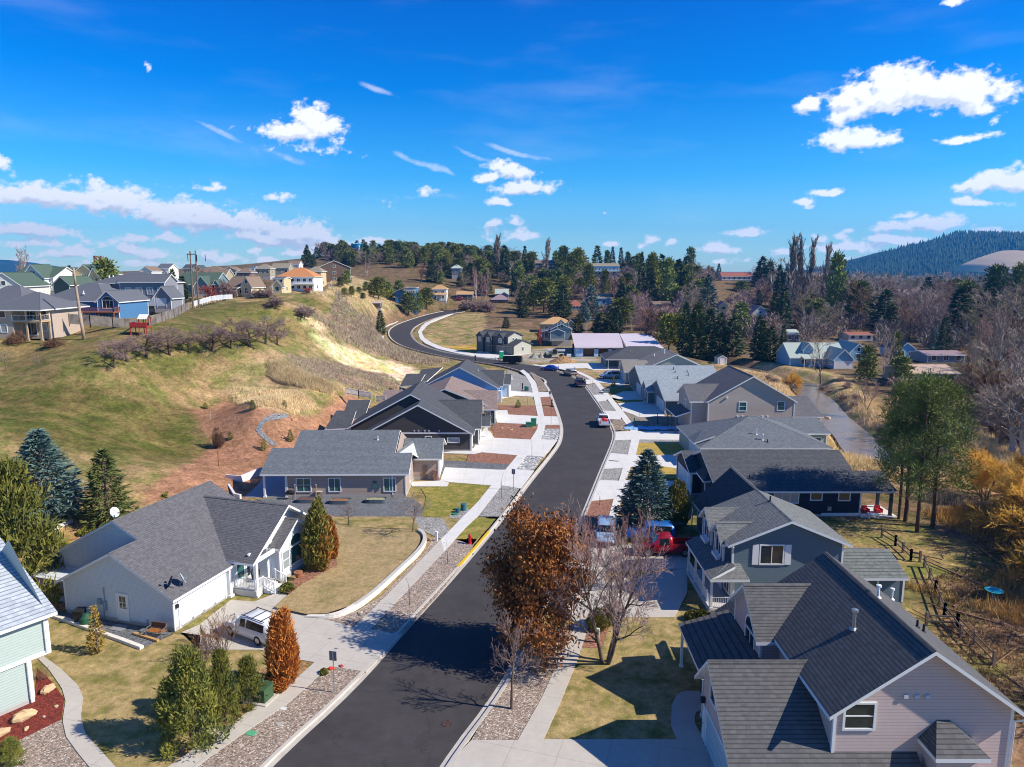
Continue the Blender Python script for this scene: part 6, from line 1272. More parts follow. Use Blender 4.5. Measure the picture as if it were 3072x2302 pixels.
def mk_bare(kind, seed, h, r0, spec, twig, bark, rt=1., leaf=None, **k):
 rg = np.random.default_rng(seed); segs, tips = skel(rg, h, r0, spec, **k)
 big = segs[0]+segs[1]; fine = sum(segs[2:], [])
 fine = [(*s[:6], max(s[6], .006*rt)*1., max(s[7], .0045*rt)) for s in fine]
 V, Q = tubes_np(big, 6); tm = mesh_np('trunk', V, Q, [bark], smooth=True)
 V2, Q2 = tubes_np(fine, 3); mats = [twig]; mi = None
 if leaf:
  n, ln, wd, lm, rad = leaf; T = np.array([t[0] for t in tips]); Dr = np.array([t[1] for t in tips]); idx = rg.integers(0, len(T), n); C = T[idx] - Dr[idx]*rg.uniform(0, .7, n)[:, None] + rg.normal(0, rad, (n, 3))
  V3, Q3 = leaves_np(rg, C, np.tile([0, 0, -.4], (n, 1)), ln, wd, 1.); mi = np.concatenate([np.zeros(len(Q2)), np.ones(len(Q3))]); Q2 = np.concatenate([Q2, Q3+len(V2)]); V2 = np.concatenate([V2, V3]); mats = [twig, lm]
 cm = mesh_np('crown', V2, Q2, mats, mi); hh, ww = dims(V, V2); reg(kind, tm, cm, hh, ww)
def mk_spruce(kind, seed, h, w, whorls, nb, nq, mat_, bark=BARK, ln=.42, wd=.16, droop=.25, taper=1.0, base=.06, bare=0., full=1.):
 rg = np.random.default_rng(seed); C = []; D = []
 segs = [(0, 0, -.2, 0, 0, h*.5, h*.016, h*.010), (0, 0, h*.5, 0, 0, h*.98, h*.010, .01)]
 for i in range(whorls):
  t = base + (1-base)*(i/(whorls-1))**.95; z = h*t; rad = (w/2)*((1-t)**taper)*1.0 + .12; rad *= min(1, .55+(t-base)*4)
  k = max(4, int(nb*(.55+.45*(1-t))))
  for j in range(k):
   a = 2*pi*(j+rg.uniform(-.3, .3))/k + i*1.1; L = rad*rg.uniform(.72, 1.15); zz = z + rg.normal(0, h*.008); dz = -droop*L*(1-t*.9) + .12*L*t*2
   e = np.array([cos(a)*L, sin(a)*L, zz+dz]); o = np.array([0, 0, zz]); segs.append((*o, *e, .012*h/6, .004))
   m = max(3, int(nq*(.35+.65*L/(w/2)))); s = rg.uniform(.22, 1, m)**.75; lat = rg.normal(0, .17*L*full, m)*(1.15-s*.6); tang = np.array([-sin(a), cos(a), 0])
   P = o + (e-o)*s[:, None] + tang*lat[:, None]; P[:, 2] += rg.normal(0, .05*h/8, m) - .12*L*(s**2)*0 + .10*L*s**3
   dirs = (e-o)/L*1. + tang*np.sign(lat)[:, None]*.55 + np.array([0, 0, .12]); C.append(P); D.append(dirs)
 nt = 14; C.append(np.stack([rg.normal(0, .06, nt), rg.normal(0, .06, nt), h*rg.uniform(.93, 1, nt)], 1)); D.append(np.tile([0, 0, 1.], (nt, 1)))
 C = np.concatenate(C); D = np.concatenate(D)
 V, Q = leaves_np(rg, C, D, ln, wd, .35); Vt, Qt = tubes_np(segs, 5)
 tm = mesh_np('trunk', Vt, Qt, [bark], smooth=True); cm = mesh_np('crown', V, Q, [mat_]); reg(kind, tm, cm, *dims(Vt, V))
def mk_pine(kind, seed, h, w, nt, nq, mat_, bark=BARKP, base=.35, ln=.4, wd=.09, tr=.5, shape=1.6, low=.55):
 rg = np.random.default_rng(seed); segs = []; p = np.array([0, 0, -.2]); lean = rg.normal(0, .02, 2); n = 8
 for i in range(n):
  q = np.array([lean[0]*h*(i+1)/n+rg.normal(0, .04), lean[1]*h*(i+1)/n+rg.normal(0, .04), h*.95*(i+1)/n]); segs.append((*p, *q, h*.016*(1-i/n*.8), h*.016*(1-(i+1)/n*.8))); p = q
 C = []; D = []
 for i in range(nt):
  t = base + (1-base)*rg.uniform(0, 1)**.8; u = (t-base)/(1-base); prof = (low + (1-low)*min(1, u*2.2))*((1-u)**(1/shape)) + .12; L = w/2*prof*rg.uniform(.35, 1.08)**.6; a = rg.uniform(0, 2*pi)
  z0 = h*t*.93 - .25*L; o = np.array([0, 0, z0]); e = np.array([cos(a)*L, sin(a)*L, z0 + L*rg.uniform(.1, .5)])
  if i % 2 == 0: segs.append((*o, *e, .028*h/12, .012))
  m = nq; P = e + rg.normal(0, 1, (m, 3))*np.array([tr, tr, tr*.55]); C.append(P); D.append((P-e)+np.array([0, 0, .35]))
 C = np.concatenate(C); D = np.concatenate(D); V, Q = leaves_np(rg, C, D, ln, wd, .3); Vt, Qt = tubes_np(segs, 6)
 reg(kind, mesh_np('trunk', Vt, Qt, [bark], smooth=True), mesh_np('crown', V, Q, [mat_]), *dims(Vt, V))
def mk_arb(kind, seed, h, w, n, mats, split=0., lumps=9, ln=.3, wd=.1, shape=.8):
 """dense upright foliage: plume shaped lumps, sprays pointing up and out"""
 rg = np.random.default_rng(seed); L = [(0, 0, 0, 1, 1)]
 for i in range(lumps): a = rg.uniform(0, 2*pi); q = rg.uniform(.12, .3)*w; L.append((cos(a)*q, sin(a)*q, rg.uniform(0, .12)*h, rg.uniform(.55, .95), rg.uniform(.45, .7)))
 C = []; D = []
 for (x, y, z0, hs, ws) in L:
  m = int(n*ws/len(L)*1.5); t = rg.uniform(0.02, 1, m); prof = np.sin(np.clip(t, 0, 1)**shape*pi*.93+.2)*.5; a = rg.uniform(0, 2*pi, m); r = prof*w*ws*rg.uniform(.72, 1.08, m)
  P = np.stack([x+np.cos(a)*r, y+np.sin(a)*r, z0+t*h*hs], 1); C.append(P); D.append(np.stack([np.cos(a)*.5, np.sin(a)*.5, np.full(m, .9)], 1))
 C = np.concatenate(C); D = np.concatenate(D); C[:, 2] *= h/C[:, 2].max(); V, Q = leaves_np(rg, C, D, ln, wd, .35); mi = None
 if len(mats) > 1: mi = ((C[:, 0]*.8 + C[:, 1]*-.3 + rg.normal(0, w*.15, len(C)) - C[:, 2]*.05) > w*split).astype(int)
 segs = [(0, 0, -.2, 0, 0, h*.8, .09*h/4, .02)] + [(0, 0, h*.1, x, y, z0+h*hs*.7, .04, .01) for x, y, z0, hs, ws in L[1:]]; Vt, Qt = tubes_np(segs, 5)
 reg(kind, mesh_np('trunk', Vt, Qt, [BARKD]), mesh_np('crown', V, Q, mats, mi), *dims(Vt, V))
# near quality
mk_bare('bare_near', 3, 7, .15, [(9, .66, 48), (8, .58, 40), (8, .52, 36), (5, .5, 32)], TW_PURP, BARK, 1.25, up=.26, trunk_frac=.2, multi=3)
mk_bare('bare_small', 5, 4, .07, [(9, .6, 48), (7, .55, 40), (6, .5, 36), (3, .55, 32)], TW_PURP, BARK, 1.0, up=.18, trunk_frac=.35)
mk_bare('bare_small', 6, 4, .07, [(8, .65, 52), (7, .55, 42), (6, .5, 36), (3, .55, 32)], TW_GREY, BARK, 1.0, up=.1, trunk_frac=.4)
mk_bare('oak', 9, 8, .17, [(27, .52, 70), (9, .55, 46), (6, .5, 42), (2, .5, 34)], TW_GREY, BARKD, 1.1, up=.08, trunk_frac=.12, leaf=(30000, .15, .085, L_OAK, .26))
mk_bare('twig_shrub', 12, 2.4, .035, [(7, .6, 30), (6, .55, 32), (5, .5, 30)], TW_BRN, BARK, 1.0, up=.25, trunk_frac=.08, multi=5)
mk_bare('twig_tree', 13, 4.5, .07, [(8, .6, 28), (8, .55, 28), (6, .5, 26)], TW_PINK, BARK, 1.4, up=.35, trunk_frac=.12, multi=4)
mk_bare('sapling', 14, 2.2, .03, [(4, .35, 30), (3, .5, 30)], TW_DARK, BARKD, 1.4, up=.4, trunk_frac=.35, curve=.05, lean=.02); mk_bare('sapling', 15, 2.2, .03, [(3, .3, 25), (2, .5, 30)], TW_DARK, BARKD, 1.4, up=.4, trunk_frac=.4, curve=.04, lean=.02)
mk_spruce('blue_spruce', 20, 9, 6.4, 34, 12, 34, N_BLUE, droop=.18, taper=.82, ln=.40, wd=.13); mk_spruce('fir', 21, 7, 4.2, 28, 10, 22, N_GREEN, droop=.3, taper=.85, ln=.36, wd=.11)
mk_pine('bushy_pine', 22, 4, 3.6, 105, 100, N_OLIVE, base=.04, tr=.22, ln=.26, wd=.06, shape=1.3, low=.9); mk_pine('bushy_pine', 23, 4, 3.2, 85, 100, N_OLIVE, base=.04, tr=.2, ln=.26, wd=.06, shape=1.2, low=.9)
mk_pine('tall_pine', 24, 17, 9, 100, 95, N_PINE, base=.2, tr=.5, ln=.42, wd=.075, shape=2.2, low=.7); mk_pine('tall_pine', 25, 17, 8, 90, 95, N_PINE, base=.25, tr=.5, ln=.42, wd=.075, shape=2.0, low=.7)
mk_arb('arborvitae', 26, 4.6, 2.3, 9000, [L_MIX, L_ORANGE], .36, 8); mk_arb('scorched_arborvitae', 27, 3.4, 1.7, 7000, [L_ORANGE], 0, 9, ln=.26, wd=.09); mk_arb('scorched_arborvitae', 28, 3.4, 1.5, 9000, [L_ORANGE], 0, 15, ln=.34, wd=.06, shape=.9); mk_arb('juniper', 28, 4.5, 2.8, 8000, [L_MIX], 0, 10); mk_arb('round_bush', 29, 2, 2.4, 5000, [TW_BRN], 0, 8, ln=.25, wd=.03); mk_arb('leafy_bush', 30, 1, 1.4, 2600, [N_OLIVE], 0, 6, ln=.14, wd=.07)
mk_spruce('young_conifer', 31, 2, 1.0, 12, 8, 14, N_OLIVE, ln=.18, wd=.06, droop=-.1); mk_spruce('golden_pine', 32, 2.6, 1.1, 14, 8, 16, L_GOLD, ln=.2, wd=.06, droop=-.1)
mk_bare('willow', 33, 6, .12, [(10, .75, 45), (10, .6, 34), (9, .5, 30), (3, .6, 24)], TW_YEL, BARK, 1.8, up=.2, trunk_frac=.08, multi=5, curve=.22); mk_bare('willow', 34, 5, .10, [(9, .75, 50), (10, .6, 34), (9, .5, 30), (3, .6, 24)], TW_YEL, BARK, 1.8, up=.12, trunk_frac=.08, multi=6, curve=.25)
# middle and far quality, several shapes of each
for i, (tw, bk) in enumerate(((TW_GREY, BARK), (TW_PURP, BARK), (TW_OLV, BARK), (TW_GREY, BIRCH), (TW_BRN, BARKD))):
 mk_bare('bare_far', 40+i, 14, .26, [(11, .55, 45), (9, .5, 40), (9, .48, 36)], tw, bk, 4.2, up=.28, trunk_frac=.22, curve=.2); mk_bare('bare_mid', 60+i, 9, .15, [(9, .6, 42), (8, .55, 40), (8, .5, 36)], tw, bk, 2.8, up=.28, trunk_frac=.2, multi=1+i % 3)
for i in range(2): mk_bare('orchard', 70+i, 4.2, .10, [(9, .8, 58), (10, .55, 42), (10, .5, 38), (3, .5, 30)], TW_PURP, BARKD, 1.5, up=.10, trunk_frac=.3, curve=.2)
for i in range(2): mk_bare('birch', 75+i, 13, .17, [(14, .32, 35), (9, .5, 36), (7, .5, 34)], TW_PINK if i else TW_GREY, BIRCH, 3.0, up=.4, trunk_frac=.25, multi=2)
for i in range(2): mk_bare('poplar', 80+i, 22, .3, [(44, .27, 17), (9, .5, 18), (6, .45, 16)], TW_GREY, BARK, 5.5, up=.45, trunk_frac=.08, curve=.06, lean=.01)
mk_bare('pink_tree', 85, 7, .16, [(10, .75, 55), (10, .55, 40), (9, .5, 36)], TW_PINK, BARK, 2.6, up=.15, trunk_frac=.15, multi=2); mk_bare('hedge_shrub', 86, 2.6, .05, [(8, .6, 50), (8, .6, 40), (6, .5, 36)], TW_PURP, BARKD, 3.0, up=.1, trunk_frac=.05, multi=5); mk_bare('red_shrub', 87, 2.4, .05, [(8, .6, 45), (8, .6, 40), (6, .5, 36)], TW_RED, BARKD, 3.5, up=.15, trunk_frac=.05, multi=4)
for i, m_ in enumerate((N_DARK, N_GREEN, N_DARK)): mk_spruce('conifer', 90+i, 13, 6.5-.5*i, 20, 9, 13, m_, ln=.95, wd=.42, droop=.3, taper=.85)
mk_spruce('conifer_blue', 94, 13, 7, 20, 9, 13, N_BLUE, ln=.9, wd=.42, droop=.25, taper=.8)
for i, m_ in enumerate((N_PINE, N_GREEN, N_OLIVE)): mk_pine('pine', 96+i, 12, 6.2, 120, 17, m_, base=.06+.07*i, tr=.58, ln=.75, wd=.33, shape=1.7, low=.75)
NOTREE = []   # footprints
def place(kind, X, Y, z, h, w, label, group=None, name=None, v=None, cat=None, rz=None):
 L = KIND[kind]; tm, cm, H0, W0 = L[(v if v is not None else rnd.randrange(len(L))) % len(L)]
 if kind == 'sapling': w = W0
 nm = name or {'bare_near': 'bare_tree', 'bare_small': 'bare_tree', 'oak': 'oak_tree', 'bare_far': 'bare_tree', 'bare_mid': 'bare_tree', 'twig_shrub': 'bare_shrub', 'twig_tree': 'bare_tree', 'orchard': 'fruit_tree', 'birch': 'birch_tree', 'poplar': 'poplar_tree', 'pink_tree': 'bare_tree', 'hedge_shrub': 'bare_shrub', 'red_shrub': 'red_shrub', 'conifer': 'conifer_tree', 'conifer_blue': 'spruce_tree', 'blue_spruce': 'spruce_tree', 'fir': 'fir_tree', 'pine': 'pine_tree', 'tall_pine': 'pine_tree', 'bushy_pine': 'mountain_pine', 'arborvitae': 'arborvitae', 'scorched_arborvitae': 'arborvitae', 'juniper': 'juniper', 'round_bush': 'round_shrub', 'leafy_bush': 'leafy_shrub', 'young_conifer': 'young_conifer', 'golden_pine': 'young_pine', 'willow': 'willow_shrub', 'sapling': 'sapling'}[kind]
 ct = cat or ('shrub' if 'shrub' in nm or nm in ('juniper', 'arborvitae') else 'tree')
 t = empty(nm, (X, Y, z), rnd.uniform(0, 6.28) if rz is None else rz, label, ct, group, (w/W0, w/W0, h/H0))
 for n, me in (('trunk', tm), ('crown', cm)):
  o = bpy.data.objects.new(n, me); COL.objects.link(o); o.parent = t
 return t
def plant(kind, r, x, yb, yt, wpx, label, Y=None, **k):
 if Y is None: X, Y, z = ground_at(r, x, yb)
 else: X = WY(r, x, yb, Y)[0]; z = H(X, Y)
 h = max(.5, WY(r, x, yt, Y)[2]-z); w = wpx/RG[r][2]*Y/F_/cos(PITCH)
 return place(kind, X, Y, z, h, w, label, **k)
# --- nearest ones
plant('blue_spruce', 'S', 140, 1560, 1292, 205, 'silvery blue spruce on the slope behind the sage house')
plant('bushy_pine', 'S', 45, 1690, 1385, 240, 'big dark green pine half hidden by the sage house roof', Y=52, name='pine_tree', v=0)
plant('fir', 'A1', 600, 330, -90, 260, 'slender green fir behind the white house roof', v=0)
plant('young_conifer', 'A1', 915, 235, 140, 90, 'small dark conifer poking over the white house roof ridge', Y=66)
plant('arborvitae', 'A2', 655, 580, 190, 165, 'tall green arborvitae with one orange side at the arched window', v=0, rz=0)
plant('scorched_arborvitae', 'A2', 728, 520, 275, 75, 'narrow rusty arborvitae leaning on the tall green one')
plant('scorched_arborvitae', 'A2', 465, 1215, 795, 160, 'ragged orange scorched arborvitae beside the rear of the white suv', v=1, rz=1.0)
plant('scorched_arborvitae', 'A2', 430, 1230, 1090, 130, 'low orange scorched bush below the tall orange arborvitae', v=0)
plant('bushy_pine', 'A1', 1060, 1540, 1010, 320, 'largest of the green mountain pines on the lawn', v=0); plant('bushy_pine', 'A1', 1240, 1420, 1010, 170, 'mountain pine in the middle of the row by the pavement', v=1); plant('bushy_pine', 'A1', 1375, 1320, 1050, 160, 'mountain pine beside the green transformer box', v=0); plant('bushy_pine', 'A1', 935, 1330, 1170, 140, 'low mountain pine left of the largest one', v=1)
for q in ((1130, 1080, 860, 'left'), (1230, 1030, 790, 'right')): plant('twig_shrub', 'A1', q[0], q[1], q[2], 210, 'leafless reddish shrub in front of the white suv, %s one of two' % q[3])
plant('golden_pine', 'C6', 810, 1140, 740, 140, 'golden young pine on the lawn by the stone edging'); plant('twig_shrub', 'C6', 360, 1370, 1240, 110, 'rusty grass like shrub at the corner of the sage house', name='grass_clump'); plant('bushy_pine', 'A1', 60, 1640, 1500, 140, 'pale blue dwarf spruce at the bottom left corner', name='dwarf_spruce'); 
plant('bare_small', 'A2', 1178, 370, 130, 260, 'small leafless tree at the end of the curved retaining wall', v=1); plant('bare_small', 'A2', 822, 325, 200, 120, 'small round leafless tree on the lawn edge behind the arborvitae', v=0)
for q, lb in (((1155, 778, 610, 80), 'spindly sapling in the gravel verge nearest the driveway'), ((1367, 542, 400, 50), 'leafless sapling in the verge left of the red hydrant')): plant('sapling', 'A2', q[0], q[1], q[2], q[3], lb)
for r, x, yb, yt, w, lb in (('B3', 290, 1515, 1295, 30, 'sapling in the grey gravel by the street sign post'), ('B3', 540, 1190, 1020, 22, 'reddish sapling in the cobble bed by the wide driveway'), ('B3', 503, 735, 655, 14, 'stick like sapling in the small front lawn of the brown roofed house'), ('C3', 408, 1115, 955, 40, 'twin stemmed sapling in the mulch verge on the right'), ('C2', 785, 720, 600, 30, 'sapling in the gravel verge beside the dark pickup'), ('C2', 755, 650, 575, 20, 'thin stake like sapling behind the dark pickup'), ('B3', 700, 900, 640, 10, 'very thin tall sapling by the curb on the left verge')): plant('sapling', r, x, yb, yt, w, lb)
plant('oak', 'A3', 587, 1055, 268, 560, 'oak full of dead rust brown leaves beside the road', rz=2.6); plant('bare_small', 'A3', 432, 1345, 850, 300, 'small leafless tree in the gravel verge in front of the brown oak', v=0); plant('bare_near', 'A3', 948, 1088, 235, 660, 'large leafless tree with three stems on the right front lawn')
plant('twig_tree', 'A3', 860, 690, 270, 190, 'pinkish leafless tree at the edge of the blue car driveway'); plant('twig_tree', 'A3', 1105, 690, 235, 210, 'pinkish leafless tree in front of the spruce and red pickup'); plant('twig_shrub', 'A3', 790, 520, 300, 150, 'leafless red brown thicket over the mulch verge on the right')
plant('blue_spruce', 'C3', 985, 1400, 425, 690, 'big blue green spruce beside the right pavement'); plant('juniper', 'C3', 1370, 1400, 790, 300, 'olive brown juniper touching the right side of the big spruce')
for q in ((905, 905, 780, 110), (950, 880, 760, 100)): plant('juniper', 'A3', q[0], q[1], q[2], q[3], 'low green and red shrub behind the pale green pedestal', group='shrubs by the green pedestal')
for i, q in enumerate(((1430, 850, 790), (1490, 860, 790), (1540, 870, 800))): plant('leafy_bush', 'A3', q[0], q[1], q[2], 90, 'low green shrub under the porch railing of the slate house', group='shrubs under the porch')
for r, x, yb, yt, w, lb in (('A2', 480, 695, 640, 90, 'dark green low shrub at the foot of the white entry steps'), ('A1', 480, 375, 330, 90, 'yellow green shrub on the straw slope behind the white house'), ('A1', 335, 445, 410, 80, 'green mound shrub below the terraced stone walls'), ('A1', 215, 475, 450, 40, 'tiny green shrub by the rear wall of the sage house'), ('A2', 685, 1150, 1120, 50, 'small tuft of green grass by the street sign')): plant('leafy_bush', r, x, yb, yt, w, lb)
for r, x, yb, yt, w, lb in (('B1', 1460, 1250, 1205, 45, 'tiny conifer at the upper left of the mulch garden'), ('B1', 1797, 1255, 1185, 45, 'young conifer at the top edge of the mulch garden'), ('B1', 1640, 1468, 1410, 40, 'young green conifer right of the round brown one in the mulch'), ('B2', 475, 1040, 935, 55, 'young conifer inside the loop of the gravel path'), ('B2', 255, 1110, 1010, 50, 'young conifer beside the gravel path near the tan house roof'), ('B2', 425, 757, 695, 45, 'conifer sapling in front of the brown roofed house')): plant('young_conifer', r, x, yb, yt, w, lb)
plant('round_bush', 'B1', 1555, 1525, 1378, 75, 'egg shaped brown green shrub in the mulch garden', name='round_shrub'); plant('young_conifer', 'B3', 428, 757, 692, 48, 'young bushy conifer in the front bed of the brown roofed house'); plant('young_conifer', 'C2', 1060, 715, 570, 60, 'yellow green young conifer in front of the batten house', v=0)
# orchard row
for q in ((815, 957, 778, 190), (905, 917, 738, 190), (1037, 882, 690, 230), (1208, 867, 680, 230), (1347, 850, 700, 140), (1505, 837, 650, 220), (1645, 822, 640, 200), (1780, 806, 620, 220), (1890, 792, 603, 220), (1975, 800, 640, 150)): plant('orchard', 'B1', q[0], q[1], q[2]-12, q[3]*1.35, 'dark fruit tree in the orchard row on the hill', group='orchard row on the hill')
for q, lb in (((48, 978, 830, 110), 'pinkish small leafless tree at the left edge of the hill lawn'), ((285, 1003, 850, 60), 'thin leafless sapling on the open hill lawn'), ((1680, 862, 790, 70), 'tiny leafless tree in front of the orchard row')): plant('bare_small', 'B1', *q, lb)
plant('round_bush', 'B1', 125, 792, 693, 125, 'rusty round shrub in front of the large beige house'); plant('round_bush', 'B1', 385, 812, 745, 135, 'wider rusty shrub right of the beige house columns')
plant('conifer', 'D2', 225, 775, 395, 170, 'dark fir at the corner of the wooden fence', v=0); plant('conifer', 'D2', 105, 790, 300, 150, 'taller fir left of the dark fir at the fence corner', v=1); plant('pine', 'D1', 1400, 450, 145, 330, 'big rounded pine among the hilltop houses', Y=200, v=0)
plant('birch', 'D1', 250, 275, 0, 280, 'leafless birch above the white and green roof', Y=235, v=0); plant('hedge_shrub', 'D2', 1440, 800, 650, 230, 'dense leafless shrub at the edge of the hill lawn'); plant('hedge_shrub', 'D2', 1820, 935, 795, 270, 'reddish leafless shrub on the crest above the sandy cut'); plant('red_shrub', 'D2', 1890, 620, 540, 130, 'crimson shrub below the orange roofed house'); plant('red_shrub', 'D2', 550, 660, 500, 220, 'dark red shrub in front of the green roofed house', Y=228)
for q in ((780, 700, 430), (870, 620, 560), (820, 650, 500), (1240, 640, 560), (1180, 650, 570), (1340, 650, 540), (1310, 720, 610)): plant('hedge_shrub', 'D2', q[0], q[1], q[2], 150, 'leafless shrub along the hilltop gardens', group='shrubs along the hilltop gardens', Y=236)
# ridge and hillside trees one can pick out
for q in ((1000, 1090, 780, 220), (1110, 1065, 770, 180), (1235, 1015, 720, 200), (600, 890, 580, 240), (720, 865, 640, 170), (150, 845, 720, 95), (245, 855, 700, 85), (340, 805, 710, 75), (390, 885, 790, 80), (435, 765, 640, 85), (92, 722, 580, 85), (180, 675, 485, 120), (870, 840, 620, 150), (540, 860, 690, 120)): plant('pine', 'D3', *q, 'rounded green pine on the straw coloured slope above the bend', group='pines on the slope above the bend')
for q, lb in (((1900, 880, 440, 170), 'pink twigged birch beside the carport'), ((1980, 1000, 470, 220), 'tall pink birch with twin white stems above the hedge'), ((440, 575, 330, 110), 'pale birch clump on the crest of the pine hill slope')): plant('birch', 'D3', *q, lb, v=1)
for q in ((1760, 1030, 900, 190), (1850, 1035, 880, 200), (1950, 1040, 885, 200), (2060, 1050, 900, 200)): plant('hedge_shrub', 'D3', *q, 'dense dark leafless shrub in the hedge above the bend', group='hedge above the bend')
for q in ((520, 1125, 700, 170, 1), (1060, 1115, 700, 210, 0), (1550, 1335, 1050, 240, 1), (1770, 1335, 970, 180, 0), (1255, 1335, 1090, 150, 1), (300, 1260, 1110, 100, 0), (285, 650, 165, 150, 0)): plant('conifer', 'D4', *q[:4], 'dark green fir in the wood behind the unfinished house', group='firs behind the unfinished house', v=q[4])
plant('conifer_blue', 'D4', 1430, 1150, 690, 240, 'large blue green spruce behind the street lamp'); plant('conifer_blue', 'D4', 1330, 1180, 900, 180, 'lower blue green spruce left of the large one')
for q in ((800, 1060, 600, 330, 2), (470, 720, 360, 160, 0), (650, 850, 560, 180, 0)): plant('pine', 'D4', *q[:4], 'broad olive pine in the middle of the wood', group='olive pines in the wood', v=q[4])
for q, Y in (((1060, 480, 165, 180), 500), ((1260, 500, 190, 200), 500), ((1640, 400, 225, 100), 560), ((1915, 400, 245, 90), 560), ((2060, 550, 265, 160), 480), ((960, 520, 230, 110), 510), ((1400, 760, 400, 170), 430), ((1130, 690, 380, 150), 440), ((1610, 810, 480, 130), 420), ((910, 710, 490, 130), 420), ((640, 480, 240, 190), 520)): plant('pine', 'D4', *q, 'pine standing on the skyline ridge', group='pines on the skyline ridge', Y=Y)
for q, Y in (((1510, 400, 168, 160), 560), ((1715, 390, 185, 90), 570), ((1825, 390, 195, 90), 570), ((550, 480, 175, 100), 540)): plant('conifer', 'D4', *q, 'pointed dark spruce on the skyline ridge', group='pointed spruces on the skyline ridge', Y=Y)
plant('poplar', 'D4', 175, 480, 15, 150, 'tall bare poplar on the ridge, left one', Y=500); plant('poplar', 'D4', 815, 530, 65, 120, 'tall bare poplar in front of the brown ridge house', Y=480)
plant('red_shrub', 'D4', 735, 1340, 1255, 110, 'bright red shrub left of the teal two storey house', Y=245); plant('pink_tree', 'D5', 150, 1275, 870, 420, 'wide pink leafless tree behind the unfinished roof', Y=262); plant('pink_tree', 'D5', 420, 1130, 880, 300, 'pink haze leafless tree further right in the wood', Y=290)
for i, q in enumerate(((100, 560, 245, 120), (230, 800, 240, 190), (340, 800, 270, 180), (430, 800, 300, 190), (550, 830, 330, 180), (560, 820, 520, 120), (200, 830, 430, 160), (650, 760, 430, 150))): plant('pine' if i % 2 else 'conifer', 'D5', *q, 'dense dark evergreen in the grove on the hillside', group='evergreen grove on the hillside', Y=380+10*(i % 3))
for q in ((440, 1400, 1000, 280), (570, 1405, 1000, 260)): plant('pine', 'D5', *q, 'evergreen with bare lower trunk behind the unfinished roof', group='bare stemmed evergreens', v=2, Y=225)
for q in ((650, 1250, 860, 180), (790, 1420, 880, 240), (940, 1490, 950, 230), (1070, 1500, 990, 230), (1225, 1510, 1050, 290), (1690, 1640, 1170, 260), (1850, 1600, 1150, 120), (1550, 1360, 1030, 190), (1600, 1500, 1080, 170)): plant('conifer', 'D5', *q, 'dark spruce in the conifer screen by the shed', group='conifer screen by the shed', Y=215 if q[0] < 1300 else 205)
plant('conifer_blue', 'D5', 920, 905, 520, 240, 'blue spruce standing alone mid hillside', Y=330); plant('pine', 'D5', 705, 420, 168, 140, 'tall round topped pine above the brown hipped ridge house', Y=545, v=0); plant('conifer', 'D5', 1585, 690, 295, 200, 'pointed spruce right of the red roofed ridge house', Y=500); plant('conifer', 'D5', 1690, 660, 350, 160, 'dark spruce beside the pointed one on the ridge', Y=500)
plant('pine', 'D5', 1340, 800, 590, 190, 'pine on the grassy bank below the red roof house', Y=470); plant('conifer', 'D5', 1060, 490, 380, 70, 'small spruce left of the red roof house', Y=560)
for q in ((1750, 1160, 730, 170), (1860, 1170, 680, 200), (1820, 640, 400, 150), (1900, 640, 430, 140)): plant('conifer', 'D5', *q, 'tall narrow conifer left of the bare wood', group='conifers left of the bare wood', Y=300 if q[1] > 1000 else 420)
for i, q in enumerate(((55, 480, 165, 75), (125, 480, 170, 65), (185, 480, 175, 60), (235, 480, 180, 60), (372, 500, 250, 45), (405, 500, 240, 45))): plant('poplar', 'D6', q[0], q[1], q[2], q[3]*1.7, 'tall bare poplar in the row rising above the wood', group='poplar row', Y=400)
plant('pine', 'D6', 490, 560, 325, 180, 'dark shaggy pine beside the poplar row', Y=330)
for q, Y, k, lb in (((1690, 1010, 640, 180), 270, 'conifer', 'dark fir, left of the tall pair in the bare wood'), ((1880, 1010, 560, 220), 280, 'conifer', 'taller green fir, right of the pair in the bare wood'), ((1950, 720, 440, 230), 360, 'pine', 'broad pine behind the fir pair'), ((2160, 700, 420, 170), 360, 'pine', 'green pine at the right edge of the valley'), ((1470, 1190, 930, 120), 225, 'conifer', 'narrow spruce behind the bare trees'), ((1390, 1160, 1030, 100), 235, 'conifer_blue', 'small blue spruce left of the narrow one'), ((1890, 1600, 1170, 160), 150, 'conifer', 'narrow dark fir beside the white birch'), ((2150, 1560, 1200, 210), 150, 'conifer', 'dark evergreen cut by the right edge'), ((1030, 1330, 1050, 110), 175, 'pine', 'thin yellow green pine by the creek'), ((1080, 1560, 1280, 190), 160, 'pine', 'broad pine among the trees across the creek'), ((760, 1500, 1180, 170), 165, 'pine', 'dull green pine right of the cape house')):
 plant(k, 'D6', *q, lb, Y=Y)
for q, Y, lb in (((1755, 1560, 1140, 170), 150, 'white barked birch beside the pinkish tan roof'), ((915, 1450, 1070, 190), 172, 'pale barked birch across the creek'), ((205, 1160, 820, 120), 260, 'tall pale trunked tree behind the cape house')): plant('birch', 'D6', *q, lb, Y=Y, v=0)
plant('bare_mid', 'D6', 350, 1440, 1100, 230, 'leafless tree in front of the cape house', Y=170, v=0); plant('bare_mid', 'B4', 1135, 640, 420, 190, 'leafless grey tree on the far creek bank', v=1)
